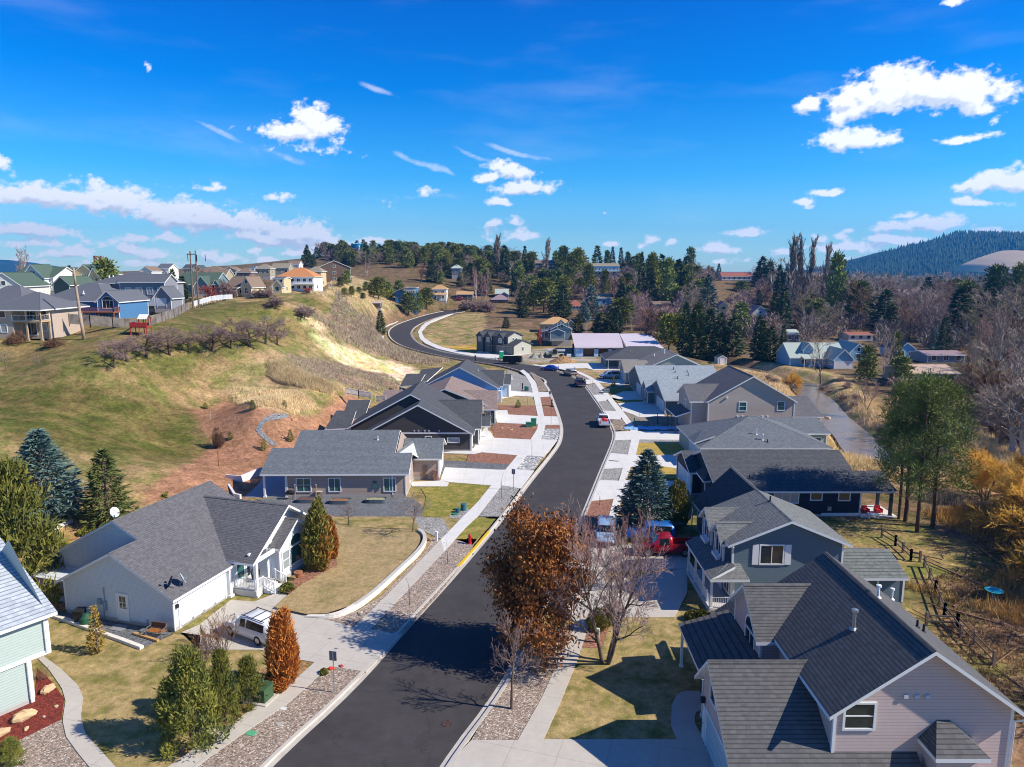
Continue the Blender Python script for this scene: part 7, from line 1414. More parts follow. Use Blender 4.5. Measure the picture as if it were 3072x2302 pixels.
# ponderosas by the navy house and willows along the creek
for q, h_, w_, v_, lb in (((1357, 1385), 420, 330, 0, 'tall pine by the navy house patio, leftmost trunk'), ((1400, 1400), 480, 380, 1, 'tall pine by the navy house patio, second trunk'), ((1480, 1475), 390, 420, 0, 'tall pine by the navy house patio, third trunk'), ((1585, 1440), 400, 400, 1, 'tall pine by the navy house patio, rightmost and shorter')): plant('tall_pine', 'B4', q[0], q[1], h_, w_, lb, v=v_)
for i, (x, y, h, w) in enumerate(((49, 58, 7, 8), (53, 66, 8, 10), (60, 60, 8, 10), (57, 52, 7, 9), (63, 72, 9, 11), (70, 66, 9, 11), (54, 78, 6, 7), (66, 84, 8, 9), (75, 76, 9, 11), (47, 49, 5, 7), (82, 88, 9, 10), (60, 45, 9, 12), (48, 41, 7, 11), (55, 54, 9, 12), (66, 58, 10, 13), (50, 64, 8, 11), (58, 70, 9, 12), (72, 80, 9, 12), (46, 54, 6, 9), (64, 64, 8, 11), (78, 70, 10, 13))): place('willow', x, y, H(x, y), h, w, 'yellow twigged willow thicket beyond the rail fence', group='yellow willow thicket')
plant('willow', 'B4', 640, 500, 375, 120, 'small golden willow on the near creek bank'); 
for i in range(26):
 t = rnd.uniform(1.5, 7.5); k = int(t); f = t-k; a = CREEK[k]; b = CREEK[k+1]; s = rnd.choice((-1, 1))*rnd.uniform(4.0, 9); x = a[0]+(b[0]-a[0])*f+s; y = a[1]+(b[1]-a[1])*f
 place('hedge_shrub', x, y, H(x, y), rnd.uniform(.7, 1.6), rnd.uniform(1.2, 2.6), 'low tangled brush on the creek bank', group='brush on the creek banks')
def clear_of(r, rects):
 return [(*px(r, a, b), *px(r, c, d)) for a, b, c, d in rects]
KEEP = clear_of('D3', [(820, 690, 1110, 940), (1290, 680, 1560, 890), (1600, 760, 1870, 900), (700, 980, 1720, 1327)]) + clear_of('D4', [(700, 1110, 1200, 1500), (1420, 395, 1810, 540), (1130, 885, 1325, 990), (1510, 805, 1680, 960), (690, 360, 950, 480), (160, 740, 330, 800)]) + clear_of('D5', [(1020, 480, 1480, 720), (230, 860, 480, 930), (1060, 850, 1165, 1010), (1470, 890, 1680, 1010), (1900, 1200, 2050, 1260), (1020, 600, 1250, 760)]) + clear_of('D6', [(50, 1160, 620, 1420), (600, 1060, 820, 1130), (1140, 1370, 1600, 1450), (1090, 1150, 1215, 1260), (610, 1170, 700, 1260)]) + clear_of('C1', [(400, 160, 2010, 1327)]) + clear_of('D2', [(1420, 410, 1560, 600), (760, 400, 1090, 680), (1480, 280, 1950, 480), (2000, 190, 2212, 440)])
def fprint(rect, X, Y, z, h, w):
 d = Y*cos(PITCH) - (z-CH)*sin(PITCH); u = CX + F_*X/d; v0 = CY - F_*(Y*sin(PITCH)+(z-CH)*cos(PITCH))/d; v1 = v0 - h*F_/d; hw = w*F_/d/2
 return u+hw > rect[0] and u-hw < rect[2] and v0 > rect[1]+4 and v1 < rect[3]-4
HOUSES_AT = [(o.matrix_basis.translation.x, o.matrix_basis.translation.y) for o in scene.objects if o.get('category') in ('house',)]
HL = [(o.matrix_basis.translation.x, o.matrix_basis.translation.y, o['label']) for o in scene.objects if o.get('category') == 'house']; USED = set()
TAKEN = [(o.matrix_basis.translation.x, o.matrix_basis.translation.y) for o in scene.objects if o.get('category') in ('tree', 'shrub')]
def scatter(n, poly, kinds, lab, grp, hr, wr, mind=4., keep=True, hd=9.):
 xs = [p[0] for p in poly]; ys = [p[1] for p in poly]; c = 0; tries = 0
 while c < n and tries < n*40:
  tries += 1; x = rnd.uniform(min(xs), max(xs)); y = rnd.uniform(min(ys), max(ys))
  if not inpoly(np.array([x]), np.array([y]), poly)[0]: continue
  if any(abs(x-a) < hd and -4 < b-y+0 < hd or math.hypot(x-a, y-b) < hd*.7 for a, b in HOUSES_AT): continue
  if any(math.hypot(x-a, y-b) < mind for a, b in TAKEN): continue
  kd = rnd.choices([k[0] for k in kinds], [k[1] for k in kinds])[0]; h = rnd.uniform(*hr)*{'conifer': 1, 'pine': 1, 'conifer_blue': .9, 'poplar': 1.5, 'hedge_shrub': .25, 'red_shrub': .3}.get(kd, 1); w = h*rnd.uniform(*wr)*{'conifer': .5, 'pine': .62, 'conifer_blue': .52, 'poplar': .18, 'bare_far': .8, 'bare_mid': .85, 'birch': .45, 'hedge_shrub': 1.6, 'pink_tree': 1.1, 'red_shrub': 1.4}.get(kd, .6)
  z = H(x, y)
  if keep and any(fprint(k, x, y, z, h, w) for k in KEEP): continue
  if abs(x/y) > .80: continue
  TAKEN.append((x, y)); c += 1; ever = kd in ('conifer', 'pine', 'conifer_blue')
  look = {'pine': 'rounded pine', 'conifer': 'pointed conifer', 'conifer_blue': 'blue green spruce', 'birch': 'pale stemmed birch', 'hedge_shrub': 'low leafless shrub', 'poplar': 'bare poplar'}.get(kd, 'leafless tree'); lb = lab[0 if ever else 1]
  for d_, hx, hy, hl in sorted((math.hypot(x-a, y-b), a, b, l_) for a, b, l_ in HL)[:2]:
   side = 'behind' if y-hy > abs(x-hx) else ('in front of' if hy-y > abs(x-hx) else ('right of' if x > hx else 'left of')); c_ = '%s just %s the %s' % (look, side, hl)
   if d_ < 30 and c_ not in USED and len(c_.split()) <= 16: USED.add(c_); lb = c_; break
  place(kd, x, y, z-.2, h, w, lb, group=grp[0 if ever else 1])
# pine covered hill
scatter(190, [(-150, 560), (-120, 520), (-70, 500), (-20, 470), (40, 500), (60, 600), (-20, 680), (-190, 730), (-200, 640)], [('pine', 6), ('conifer', 4), ('bare_mid', 1.2)], ('pine or fir packed on the wooded hilltop below the water tank', 'leafless tree among the hilltop pines'), ('evergreens of the pine hill', 'leafless trees of the pine hill'), (10, 16), (.9, 1.2), 3.8)
scatter(60, [(-60, 430), (20, 420), (50, 480), (10, 520), (-60, 520)], [('pine', 4), ('conifer', 3), ('bare_mid', 3), ('birch', 1)], ('evergreen on the lower flank of the pine hill', 'leafless tree on the lower flank of the pine hill'), ('evergreens of the lower flank', 'leafless trees of the lower flank'), (8, 14), (.9, 1.2), 5)
# wooded hillside behind the street
scatter(270, [(5, 290), (40, 262), (90, 252), (130, 300), (190, 420), (215, 560), (60, 620), (20, 520), (10, 420), (0, 420)], [('bare_mid', 4), ('bare_far', 2), ('conifer', 4), ('pine', 6), ('birch', 1.5), ('conifer_blue', .5), ('hedge_shrub', 3)], ('evergreen in the mixed wood on the back hillside', 'leafless tree or shrub in the mixed wood on the back hillside'), ('evergreens of the back hillside', 'leafless trees of the back hillside'), (8, 15), (.95, 1.3), 3.8)
# grey wood in the valley on the right
scatter(190, [(78, 150), (100, 130), (130, 130), (190, 200), (330, 400), (300, 480), (120, 380), (80, 250)], [('bare_far', 9), ('bare_mid', 5), ('conifer', 1.6), ('pine', 1), ('birch', .7), ('hedge_shrub', 3)], ('lone evergreen inside the grey leafless wood', 'grey leafless tree of the valley wood'), ('evergreens of the valley wood', 'leafless trees of the valley wood'), (11, 22), (.85, 1.2), 5.)
scatter(50, [(84, 300), (320, 440), (340, 560), (150, 560), (90, 420)], [('bare_far', 6), ('pine', 1)], ('evergreen far back in the valley wood', 'leafless tree far back in the valley wood'), ('evergreens at the back of the valley', 'leafless trees at the back of the valley'), (13, 20), (.8, 1.1), 6.)
# right bank of the creek, close
scatter(62, [(70, 95), (76, 130), (84, 160), (110, 190), (150, 170), (130, 110), (100, 78), (85, 82)], [('bare_mid', 5), ('bare_far', 4), ('birch', 1), ('conifer', .5), ('hedge_shrub', 2)], ('evergreen near the creek', 'leafless tree or thicket close to the creek'), ('x', 'leafless trees close to the creek'), (9, 15), (.9, 1.25), 3.2)
# hilltop gardens on the left
scatter(40, [(-230, 190), (-120, 196), (-60, 246), (-20, 300), (-60, 360), (-240, 330)], [('bare_mid', 6), ('birch', 2), ('conifer', 1), ('hedge_shrub', 4)], ('evergreen between the hilltop houses', 'leafless tree or shrub between the hilltop houses'), ('evergreens of the hilltop gardens', 'leafless trees of the hilltop gardens'), (6, 10), (.8, 1.1), 7, hd=11)
# ---- dry weeds and grass tufts: one mass
def tufts(name, n, poly, h, wd, m, step=None, per=7, hv=.5, keepout=None):
 rg = np.random.default_rng(abs(hash(name)) % 999 if False else len(name)*7+n); xs = np.array([p[0] for p in poly]); ys = np.array([p[1] for p in poly])
 X = rg.uniform(xs.min(), xs.max(), n*3); Y = rg.uniform(ys.min(), ys.max(), n*3); k = inpoly(X, Y, poly); dr, _ = seg_dist(X, Y, [c[:2] for c in CL]); k &= dr > 6.2; k &= seg_dist(X, Y, CREEK)[0] > 4.3
 cl = np.sin(X*.35+np.cos(Y*.27)*2)*np.cos(Y*.31+X*.12) + rg.uniform(-.8, .8, len(X)); k &= cl > -.35
 X = X[k][:n]; Y = Y[k][:n]; Z = Hnat(X, Y); n = len(X); X = np.repeat(X, per)+rg.normal(0, h*.25, n*per); Y = np.repeat(Y, per)+rg.normal(0, h*.25, n*per); Z = np.repeat(Z, per); hh = h*rg.uniform(1-hv, 1+hv, len(X))
 d = rg.normal(0, .35, (len(X), 2))*hh[:, None]; a = rg.uniform(0, pi, len(X)); ux = np.cos(a)*wd/2; uy = np.sin(a)*wd/2
 V = np.stack([np.stack([X-ux, Y-uy, Z-.03], 1), np.stack([X+ux, Y+uy, Z-.03], 1), np.stack([X+d[:, 0], Y+d[:, 1], Z+hh], 1)], 1).reshape(-1, 3); Q = np.arange(len(V)).reshape(-1, 3)
 o = bpy.data.objects.new(name, mesh_np(name, V, Q, [m])); COL.objects.link(o); tag(o, None, None, kind='stuff')
 o['label'] = {'dry_weeds': 'dry brown weeds on the slope above the sandy cut'}.get(name, name.replace('_', ' ') + ' covering the slope'); o['category'] = 'grass'
GW1 = leafmat('dry_stalks', (.60, .48, .32), (.42, .32, .22), .3, amt=.4); GW2 = leafmat('straw_tufts', (.82, .64, .36), (.66, .50, .27), .3, amt=.3); GW3 = leafmat('brown_stalks', (.44, .34, .25), (.54, .42, .29), .3, amt=.4)
tufts('dry_weeds', 9000, gp('B5', [(520, 640), (820, 600), (1200, 700), (1300, 930), (1800, 1060), (1650, 1106), (1200, 1010), (900, 900), (700, 840)]), .9, .10, GW1)
tufts('brown_weeds', 3500, gp('B2', [(380, 540), (560, 340), (850, 380), (1250, 480), (1400, 590), (1250, 620), (900, 560), (620, 520)]), .45, .06, GW3)
tufts('straw_grass', 5000, gp('B2', [(290, 400), (400, 370), (600, 500), (830, 600), (800, 650), (600, 600), (400, 560), (300, 500)]), .8, .07, GW2)
tufts('pale_grass', 5000, gp('B2', [(0, 590), (150, 600), (400, 620), (640, 680), (700, 760), (500, 820), (200, 760), (0, 690)]), .45, .06, GW2)
tufts('bank_grass', 9000, [(36, 84), (44, 80), (58, 70), (72, 90), (78, 120), (72, 150), (64, 175), (48, 190), (44, 160), (46, 120), (44, 104)], .75, .07, GW2)
tufts('thicket_grass', 12000, [(31, 60), (36, 52), (46, 62), (44, 74), (60, 78), (85, 92), (95, 80), (70, 50), (48, 40), (40, 46), (32, 56)], .7, .05, leafmat('amber_grass', (.50, .31, .08), (.38, .23, .08), .3, amt=.35))
tufts('slope_grass', 7000, gp('B5', [(640, 500), (950, 350), (1100, 400), (1300, 520), (1360, 600), (1000, 620), (800, 560)]), .7, .12, GW2)
tufts('verge_weeds', 3500, gp('C1', [(1300, 830), (1650, 890), (2000, 990), (2212, 1080), (2212, 1000), (1900, 940), (1500, 850)]) , .6, .07, GW1)
# ------------------------------------------------------------ vehicles
TYRE = mat('tyre', (.02, .02, .02), .8); RIM = mat('rim', (.45, .45, .46), .3, metal=.8); LAMPW = mat('lamp_clear', (.6, .62, .65), .1, 'plain', spec=.9); LAMPR = mat('lamp_red', (.45, .02, .02), .2, 'plain', spec=.8); CGL = mat('car_glass', (.012, .015, .018), .05, 'plain', spec=.9); PLAS = mat('black_plastic', (.03, .03, .032), .6)
def paint(n, c, metal=.1): m = mat('paint_'+n, c, .28, 'noise', .03, 1, spec=.6, metal=metal); m.node_tree.nodes['Principled BSDF'].inputs['Coat Weight'].default_value = .6; return m
def car(name, label, cat, X, Y, head, kind, pm, z=None, group=None, rack=False):
 z = H(X, Y) if z is None else z; t = empty(name, (X, Y, z), head, label, cat, group)
 S = {'suv': (4.75, 1.86, 1.70, [(-2.37, .42, .9, .95, .84), (-2.3, .3, 1.0, 1.45, .92), (-2.05, .26, 1.02, 1.68, .92), (-.2, .24, 1.0, 1.72, .93), (.45, .24, .98, 1.66, .93), (1.1, .24, .98, 1.02, .93), (1.95, .28, .88, .9, .88), (2.3, .36, .72, .74, .78), (2.37, .42, .62, .64, .7)]),
   'sedan': (4.6, 1.78, 1.42, [(-2.3, .42, .8, .84, .74), (-2.2, .3, .92, .94, .86), (-1.55, .25, .95, 1.0, .89), (-.85, .22, .93, 1.38, .89), (.1, .2, .9, 1.42, .89), (.5, .2, .9, 1.35, .89), (1.15, .22, .9, .93, .88), (1.95, .28, .76, .78, .84), (2.3, .36, .6, .62, .7)]),
   'van': (4.9, 1.95, 1.75, [(-2.45, .42, .95, 1.0, .84), (-2.4, .28, 1.02, 1.6, .94), (-2.1, .25, 1.02, 1.73, .95), (-.2, .22, 1.0, 1.76, .96), (.8, .22, .98, 1.64, .96), (1.6, .24, .95, 1.0, .93), (2.25, .32, .78, .8, .85), (2.45, .4, .6, .62, .72)]),
   'pickup': (5.6, 1.95, 1.85, [(-.5, .4, 1.1, 1.14, .96), (-.48, .34, 1.12, 1.78, .96), (-.2, .34, 1.1, 1.84, .96), (.75, .34, 1.08, 1.80, .96), (1.4, .34, 1.08, 1.12, .95), (2.4, .36, 1.0, 1.02, .92), (2.75, .42, .86, .88, .84)])}[kind]
 Ln, Wd, Ht, st = S; b = MB(); rings = []
 for (x, zb, zm, zt, w) in st:
  cabin = zt > zm+.2; wt = w*(.78 if cabin else .93)
  half = [(w*.9, zb), (w, zb+.18), (w*1.0, (zb+zm)/2), (w*.985, zm), (wt+.03, zt-.07 if cabin else zt-.01), (wt-.12, zt), ]
  ring = half + [(-a, c) for a, c in half[::-1]]; k = len(b.v); b.v += [(x, a, c) for a, c in ring]; rings.append(k)
 n = 12
 for i in range(len(rings)-1):
  for j in range(n): q = (j+1) % n; b.f.append((rings[i]+j, rings[i]+q, rings[i+1]+q, rings[i+1]+j)[::-1]); b.m.append(0)
 b.f.append(tuple(rings[0]+j for j in range(n))); b.m.append(0); b.f.append(tuple(rings[-1]+n-1-j for j in range(n))); b.m.append(0)
 body = b.build('body', pm, t, True)
 for p in body.data.polygons:
  if abs(p.normal.x) > .95 and p.area > .3: p.use_smooth = False
 # glass
 g = MB(); cab = [s for s in st if s[3] > s[2]+.2]; s0, s1 = cab[0], cab[-1]
 for sg in (1, -1):
  for i in range(len(cab)-1):
   A, B_ = cab[i], cab[i+1]; x0, x1 = A[0]+.07, B_[0]-.07
   if x1-x0 < .15: continue
   P = [(x0, sg*(A[4]*.985+.012), A[2]+.05), (x1, sg*(B_[4]*.985+.012), B_[2]+.05), (x1, sg*(B_[4]*.78+.055), B_[3]-.12), (x0, sg*(A[4]*.78+.055), A[3]-.12)]; g.poly(P if sg < 0 else P[::-1])
 f = [s for s in st if s[0] > s1[0]][0]; r = ([s for s in st if s[0] < s0[0]] or [s0])[-1]
 for a, c, o in ((s1, f, .015), (s0, r, -.015)):
  lo = .12; P = [(a[0]*(1-.1)+c[0]*.1+o, -(a[4]*.74), a[3]*.9+c[3]*.1+.01), (a[0]*.9+c[0]*.1+o, a[4]*.74, a[3]*.9+c[3]*.1+.01), (a[0]*lo+c[0]*(1-lo)+o, c[4]*.84, a[3]*lo+c[3]*(1-lo)+.01), (a[0]*lo+c[0]*(1-lo)+o, -c[4]*.84, a[3]*lo+c[3]*(1-lo)+.01)]; g.poly(P)
 g.build('windows', CGL, t)
 wr = .36 if kind != 'pickup' else .4
 for x in ((-Ln*.29, Ln*.31)):
  for sg in (1, -1):
   w = MB(); w.lathe([(wr*.9, -.11), (wr, -.07), (wr, .07), (wr*.9, .11)], 18); o = w.build('wheel', TYRE, t); o.location = (x, sg*(Wd/2-.1), wr); o.rotation_euler = (pi/2, 0, 0)
   w = MB(); w.lathe([(wr*.6, -.115), (wr*.55, -.12), (wr*.55, .12), (wr*.6, .115)], 12); w.build('rim', RIM, o)
 for sg in (1, -1):
  w = MB(); w.box(st[-2][0]-.12, st[-1][0]+.0, sg*.5-.16, sg*.5+.16, st[-1][2]-.06, st[-1][2]+.09); w.build('headlight', LAMPW, t)
  xb = -Ln/2; w = MB(); w.box(xb-.015, xb+.1, sg*(Wd/2-.2)-.09, sg*(Wd/2-.2)+.09, .8, 1.12); w.build('taillight', LAMPR, t)
  w = MB(); w.box(s1[0]+.35, s1[0]+.5, sg*(Wd/2+.03)-.1, sg*(Wd/2+.03)+.1, s1[2]+.0, s1[2]+.16); w.build('mirror', pm, t)
 w = MB(); w.box(-Ln/2-.06, -Ln/2+.12, -Wd*.45, Wd*.45, .4, .62); w.build('bumper', PLAS if kind != 'pickup' else RIM, t); w = MB(); w.box(st[-1][0]-.1, st[-1][0]+.05, -Wd*.4, Wd*.4, .36, .56); w.build('bumper', PLAS, t)
 if kind == 'pickup':
  w = MB(); x0, x1 = -2.8, -.5
  w.box(x0, x1, -.96, -.86, .5, 1.14); w.box(x0, x1, .86, .96, .5, 1.14); w.box(x0, x1, -.86, .86, .5, .62); w.box(x1-.08, x1, -.86, .86, .62, 1.14); w.box(x0, x0+.07, -.86, .86, .5, 1.12); w.build('cargo_bed', pm, t)
 if rack:
  w = MB(); [w.box(-1.9, .4, sg*.66-.02, sg*.66+.02, 1.73, 1.78) for sg in (1, -1)]; [w.box(x-.02, x+.02, -.66, .66, 1.76, 1.8) for x in (-1.6, -.7, .2)]; w.build('roof_rack', PLAS, t)
 return t
def head(r, a, b, z=.13): p = W(r, *a, z); q = W(r, *b, z); return math.atan2(q[1]-p[1], q[0]-p[0])
a = W('A2', 325, 985, .13); hd = head('A2', (325, 985), (112, 905)); car('white_suv', 'white suv with roof rack parked on the driveway of the white house', 'car', a[0]+cos(hd)*1.4+.8*sin(hd), a[1]+sin(hd)*1.4-.8*cos(hd), hd, 'suv', paint('white', (.80, .80, .80), 0), .13, rack=True)
rh = lambda y: math.atan2(CL_at(y+6)[1]-CL_at(y)[1], CL_at(y+6)[0]-CL_at(y)[0])
def CL_at(y): return (float(np.interp(y, [c[1] for c in CL[:21]], [c[0] for c in CL[:21]])), y)
x, y = W('B3', 1148, 925); t = car('pickup_truck', 'white pickup truck with red cargo in its bed parked at the right kerb', 'truck', x, y+2.6, rh(y), 'pickup', paint('white', 0), .02)
b = MB(); [b.blob((-2.1+.5*i, -.35+.35*(i % 2), .95+.1*(i % 2)), .35, .3, .3, 10) for i in range(4)]; o = b.build('cargo', mat('cargo_red', (.55, .02, .02), .5), None); o.parent = None; o.location = t.location; o.rotation_euler = t.rotation_euler; tag(o, 'red cans and bags piled in the bed of the white pickup truck', 'cargo')
x, y = W('B3', 948, 590); car('pickup_truck', 'dark navy pickup truck parked at the right kerb beyond the white one', 'truck', x, y+2.7, rh(y), 'pickup', paint('navy', (.015, .025, .07)), .02)
x, y = W('B3', 862, 498); car('silver_suv', 'silver suv seen from behind beyond the dark pickup', 'car', x, y+2.2, rh(y)+.35, 'suv', paint('silver', (.36, .34, .33), .3), .02)
x, y = W('B3', 690, 452); car('blue_sedan', 'bright blue car parked at the inside of the bend, farthest of the line', 'car', x, y+1.2, R_(160), 'sedan', paint('blue', (.02, .06, .42)), .02)
x, y = W('C2', 1020, 607); car('minivan', 'silver minivan parked on the driveway of the batten house', 'van', x, y+.8, R_(184), 'van', paint('pale_silver', (.45, .50, .56), .2), .13)
x, y = W('A3', 1200, 425); car('blue_suv', 'blue car under the big spruce on the right driveway', 'car', x, y+.9, R_(178), 'suv', paint('azure', (.02, .13, .42)), .13)
x, y = W('A3', 1290, 505); car('red_pickup', 'red pickup truck in front of the slate house porch', 'truck', x, y+.9, R_(180), 'pickup', paint('red', (.34, .01, .02)), .13)
x, y = W('A3', 965, 455); car('pale_car', 'pale blue car with its front to the street, left of the red pickup', 'car', x, y+2.2, R_(-98), 'suv', paint('pale_blue', (.35, .48, .62), .2), .13)
x, y = W('A3', 765, 435); car('black_car', 'black car at the right kerb behind the brown oak', 'car', x-.3, y+2, rh(y), 'sedan', paint('black', (.012, .012, .015)), .02)
X, Y, z = ground_at('D3', 1660, 885); car('red_car', 'small red car at the dark carport on the hillside', 'car', X, Y, R_(180), 'suv', paint('red', 0), z)
# dump trailer
x, y = W('C1', 1760, 858); t = empty('dump_trailer', (x, y+1.2, .02), R_(168), 'black high sided dump trailer parked on the bend', 'trailer'); b = MB(); 
for (x0, x1, y0, y1) in ((-2.6, 2.6, -1.15, -1.05), (-2.6, 2.6, 1.05, 1.15), (-2.6, -2.5, -1.05, 1.05), (2.5, 2.6, -1.05, 1.05)): b.box(x0, x1, y0, y1, .75, 2.15)
b.box(-2.6, 2.6, -1.15, 1.15, .65, .76); [b.box(-2.6+.65*i, -2.54+.65*i, -1.2, -1.15, .75, 2.15) for i in range(9)]; b.build('box_body', mat('trailer_black', (.012, .012, .015), .5), t); b = MB(); b.tube((2.6, 0, .6), (4.0, 0, .55), .07); b.box(-2.6, 2.6, -.5, .5, .5, .65); b.build('drawbar', DARK, t)
for xx in (-.5, .5):
 for sg in (1, -1): w = MB(); w.lathe([(.36, -.12), (.38, 0), (.36, .12)], 16); o = w.build('wheel', TYRE, t); o.location = (xx, sg*1.2, .38); o.rotation_euler = (pi/2, 0, 0)
# telescopic loader
x, y = W('C2', 300, 330); t = empty('telescopic_loader', (x, y+1, .05), R_(4), 'pale yellow telescopic loader with long white boom beside the dirt heap', 'construction vehicle')
YW = mat('loader_cream', (.55, .50, .30), .5, 'noise', .15, 2); b = MB(); b.box(-2.6, 2.4, -.9, .9, .7, 1.25); b.box(-1.2, .6, -.1, .95, 1.2, 1.7); b.build('chassis', YW, t); b = MB(); b.box(-2.9, 2.8, -.3, .2, 1.9, 2.45); b.box(-3.0, -2.4, -.3, .2, 1.4, 2.5); b.build('boom', mat('boom_white', (.62, .62, .58), .5), t); b = MB(); b.box(-1.0, .3, -1.1, -.4, 1.25, 2.5); b.build('cab', CGL, t)
b = MB(); b.box(-3.3, -3.1, -.8, .8, .5, 1.6); b.box(-4.2, -3.2, -.6, -.45, .45, .55); b.box(-4.2, -3.2, .45, .6, .45, .55); b.build('fork', DARK, t)
for xx in (-1.9, 1.7):
 for sg in (1, -1): w = MB(); w.lathe([(.58, -.2), (.62, 0), (.58, .2)], 16); o = w.build('wheel', TYRE, t); o.location = (xx, sg*1.05, .62); o.rotation_euler = (pi/2, 0, 0)
# ------------------------------------------------------------ street furniture and yard things
def at(name, r, x, y, z, rz, label, cat, group=None): X, Y = W(r, x, y, z); return empty(name, (X, Y, z), R_(rz), label, cat, group)
def signpost(r, x, y, rz, label, h=2.75, face=(.30, .06), two=True):
 t = at('street_sign', r, x, y, .1, rz, label, 'sign'); b = MB(); b.tube((0, 0, -.1), (0, 0, h), .035, n=8); b.build('post', METAL, t)
 for k in ((-.05, .05) if two else (0,)): b = MB(); b.box(-.22 if not two else (-.24 if k < 0 else .03), .22 if not two else (-.03 if k < 0 else .24), -.02, .0, h-.62, h); b.build('plate', mat('sign_back', (.20, .19, .19), .5), t)
signpost('A2', 742, 1245, -12, 'grey backed double street sign on a galvanised post by the gravel verge'); signpost('B3', 388, 1440, -20, 'grey backed street sign post beside the wide tan house driveway', 2.6, two=False); signpost('B3', 690, 745, -5, 'dark backed sign on the left kerb by the brown mulch bed', 3.0, two=False)
t = at('fire_hydrant', 'A3', 202, 425, .1, 0, 'red fire hydrant beside the yellow kerb', 'hydrant'); t.scale = (1.25,)*3; RED = mat('hydrant_red', (.50, .02, .02), .45, 'noise', .1, 6)
b = MB(); b.lathe([(.16, 0), (.16, .05), (.115, .06), (.11, .55), (.14, .56), (.14, .6)], 14); b.build('barrel', RED, t); b = MB(); b.lathe([(.13, .6), (.12, .68), (.07, .75), (.03, .77), (.03, .82)], 14); b.build('bonnet', RED, t)
for d in ((.22, 0), (-.22, 0), (0, -.22)): b = MB(); b.tube((d[0]*.4, d[1]*.4, .42), (d[0], d[1], .42), .055, n=10); b.build('outlet', RED, t)
t = at('transformer_box', 'A2', 340, 1285, .1, -17, 'dark green transformer box on a pale pad with white lettering', 'utility box'); GB = mat('box_green', (.05, .10, .045), .5, 'noise', .1, 3)
b = MB(); b.box(-.85, .75, -.65, .65, -.1, .1); b.build('pad', CONC, t); b = MB(); b.box(-.6, .55, -.45, .45, .1, .9); b.slab([(-.63, -.5, .95), (.58, -.5, .95), (.58, .48, 1.0), (-.63, .48, 1.0)], .08); b.build('cabinet', GB, t)
def text(s, size, loc, rot, m, parent, name='lettering', ex=.004):
 c = bpy.data.curves.new(name, 'FONT'); c.body = s; c.size = size; c.extrude = ex; c.align_x = 'CENTER'; c.align_y = 'CENTER'; o = bpy.data.objects.new(name, c); COL.objects.link(o)
 dg = bpy.context.evaluated_depsgraph_get(); me = bpy.data.meshes.new_from_object(o.evaluated_get(dg)); bpy.data.objects.remove(o); q = bpy.data.objects.new(name, me); COL.objects.link(q); me.materials.clear(); me.materials.append(m); q.location = loc; q.rotation_euler = rot; q.parent = parent; return q
text('P44', .42, (0, -.462, .5), (pi/2, 0, 0), TRIM, t)
PEDG = mat('pedestal_green', (.22, .42, .27), .6); PEDW = mat('pedestal_pale', (.52, .60, .50), .6)
for r, x, y, h, m_, lb in (('A2', 187, 1340, .85, PEDG, 'green cable pedestal under the mountain pines'), ('A2', 270, 1300, .75, PEDW, 'pale cable pedestal left of the green transformer box'), ('A3', 905, 970, 1.05, PEDW, 'pale green cable pedestal by the right pavement'), ('A2', 1305, 410, .95, TRIM, 'white marker post beside the curved retaining wall'), ('A3', 17, 410, .0, TRIM, None), ('C2', 550, 500, .9, mat('ped_teal', (.1, .3, .3), .6), 'teal cable pedestal beside the silver suv'), ('C2', 1340, 1185, .9, PEDG, 'green cable pedestal on the right pavement edge'), ('B3', 463, 605, 1.4, DARK, 'dark narrow pedestal in the gravel lot on the left')):
 if h: t = at('cable_pedestal', r, x, y, .1, -17, lb, 'pedestal'); b = MB(); b.box(-.11, .11, -.09, .09, 0, h*.8); b.box(-.1, .1, -.08, .08, h*.8, h*.83); b.build('base', m_, t); b = MB(); b.box(-.13, .13, -.11, .11, h*.83, h); b.build('cap', m_, t)
BIN = mat('bin_teal', (.03, .14, .16), .5); BING = mat('bin_green', (.04, .22, .12), .5)
for r, x, y, w, h, m_, lb, rd in (('A3', 167, 240, .32, .75, BIN, 'tall round teal utility canister on the small lawn', 1), ('A3', 135, 252, .26, .45, BIN, 'short teal utility canister beside the tall one', 1), ('A3', 120, 265, .3, .12, BING, 'low green utility lid beside the two teal canisters', 1), ('B3', 555, 905, .45, 1.25, BING, 'dark green utility cabinet, taller of two, on the mulch bed', 0), ('B3', 515, 915, .5, .8, BING, 'low dark green utility cabinet beside the taller one', 0), ('B3', 490, 612, .3, .9, BING, 'green wheeled bin at the left edge of the gravel lot', 0), ('B3', 503, 615, .28, .85, BIN, 'blue green bin right of the green one', 0), ('C2', 970, 790, .6, .8, mat('cabinet_grey', (.2, .24, .22), .5), 'grey green cabinet on the small green lawn to the right', 0)):
 t = at('utility_box', r, x, y, .1, 0, lb, 'utility box'); b = MB(); (b.lathe([(w, 0), (w, h*.9)], 16) if rd else b.box(-w, w, -w*.8, w*.8, 0, h*.9)); b.build('body', m_, t); b = MB(); (b.lathe([(w*1.08, h*.9), (w*1.08, h*.96), (w*.5, h)], 16) if rd else b.box(-w*1.06, w*1.06, -w*.88, w*.88, h*.9, h)); b.build('lid', m_, t)
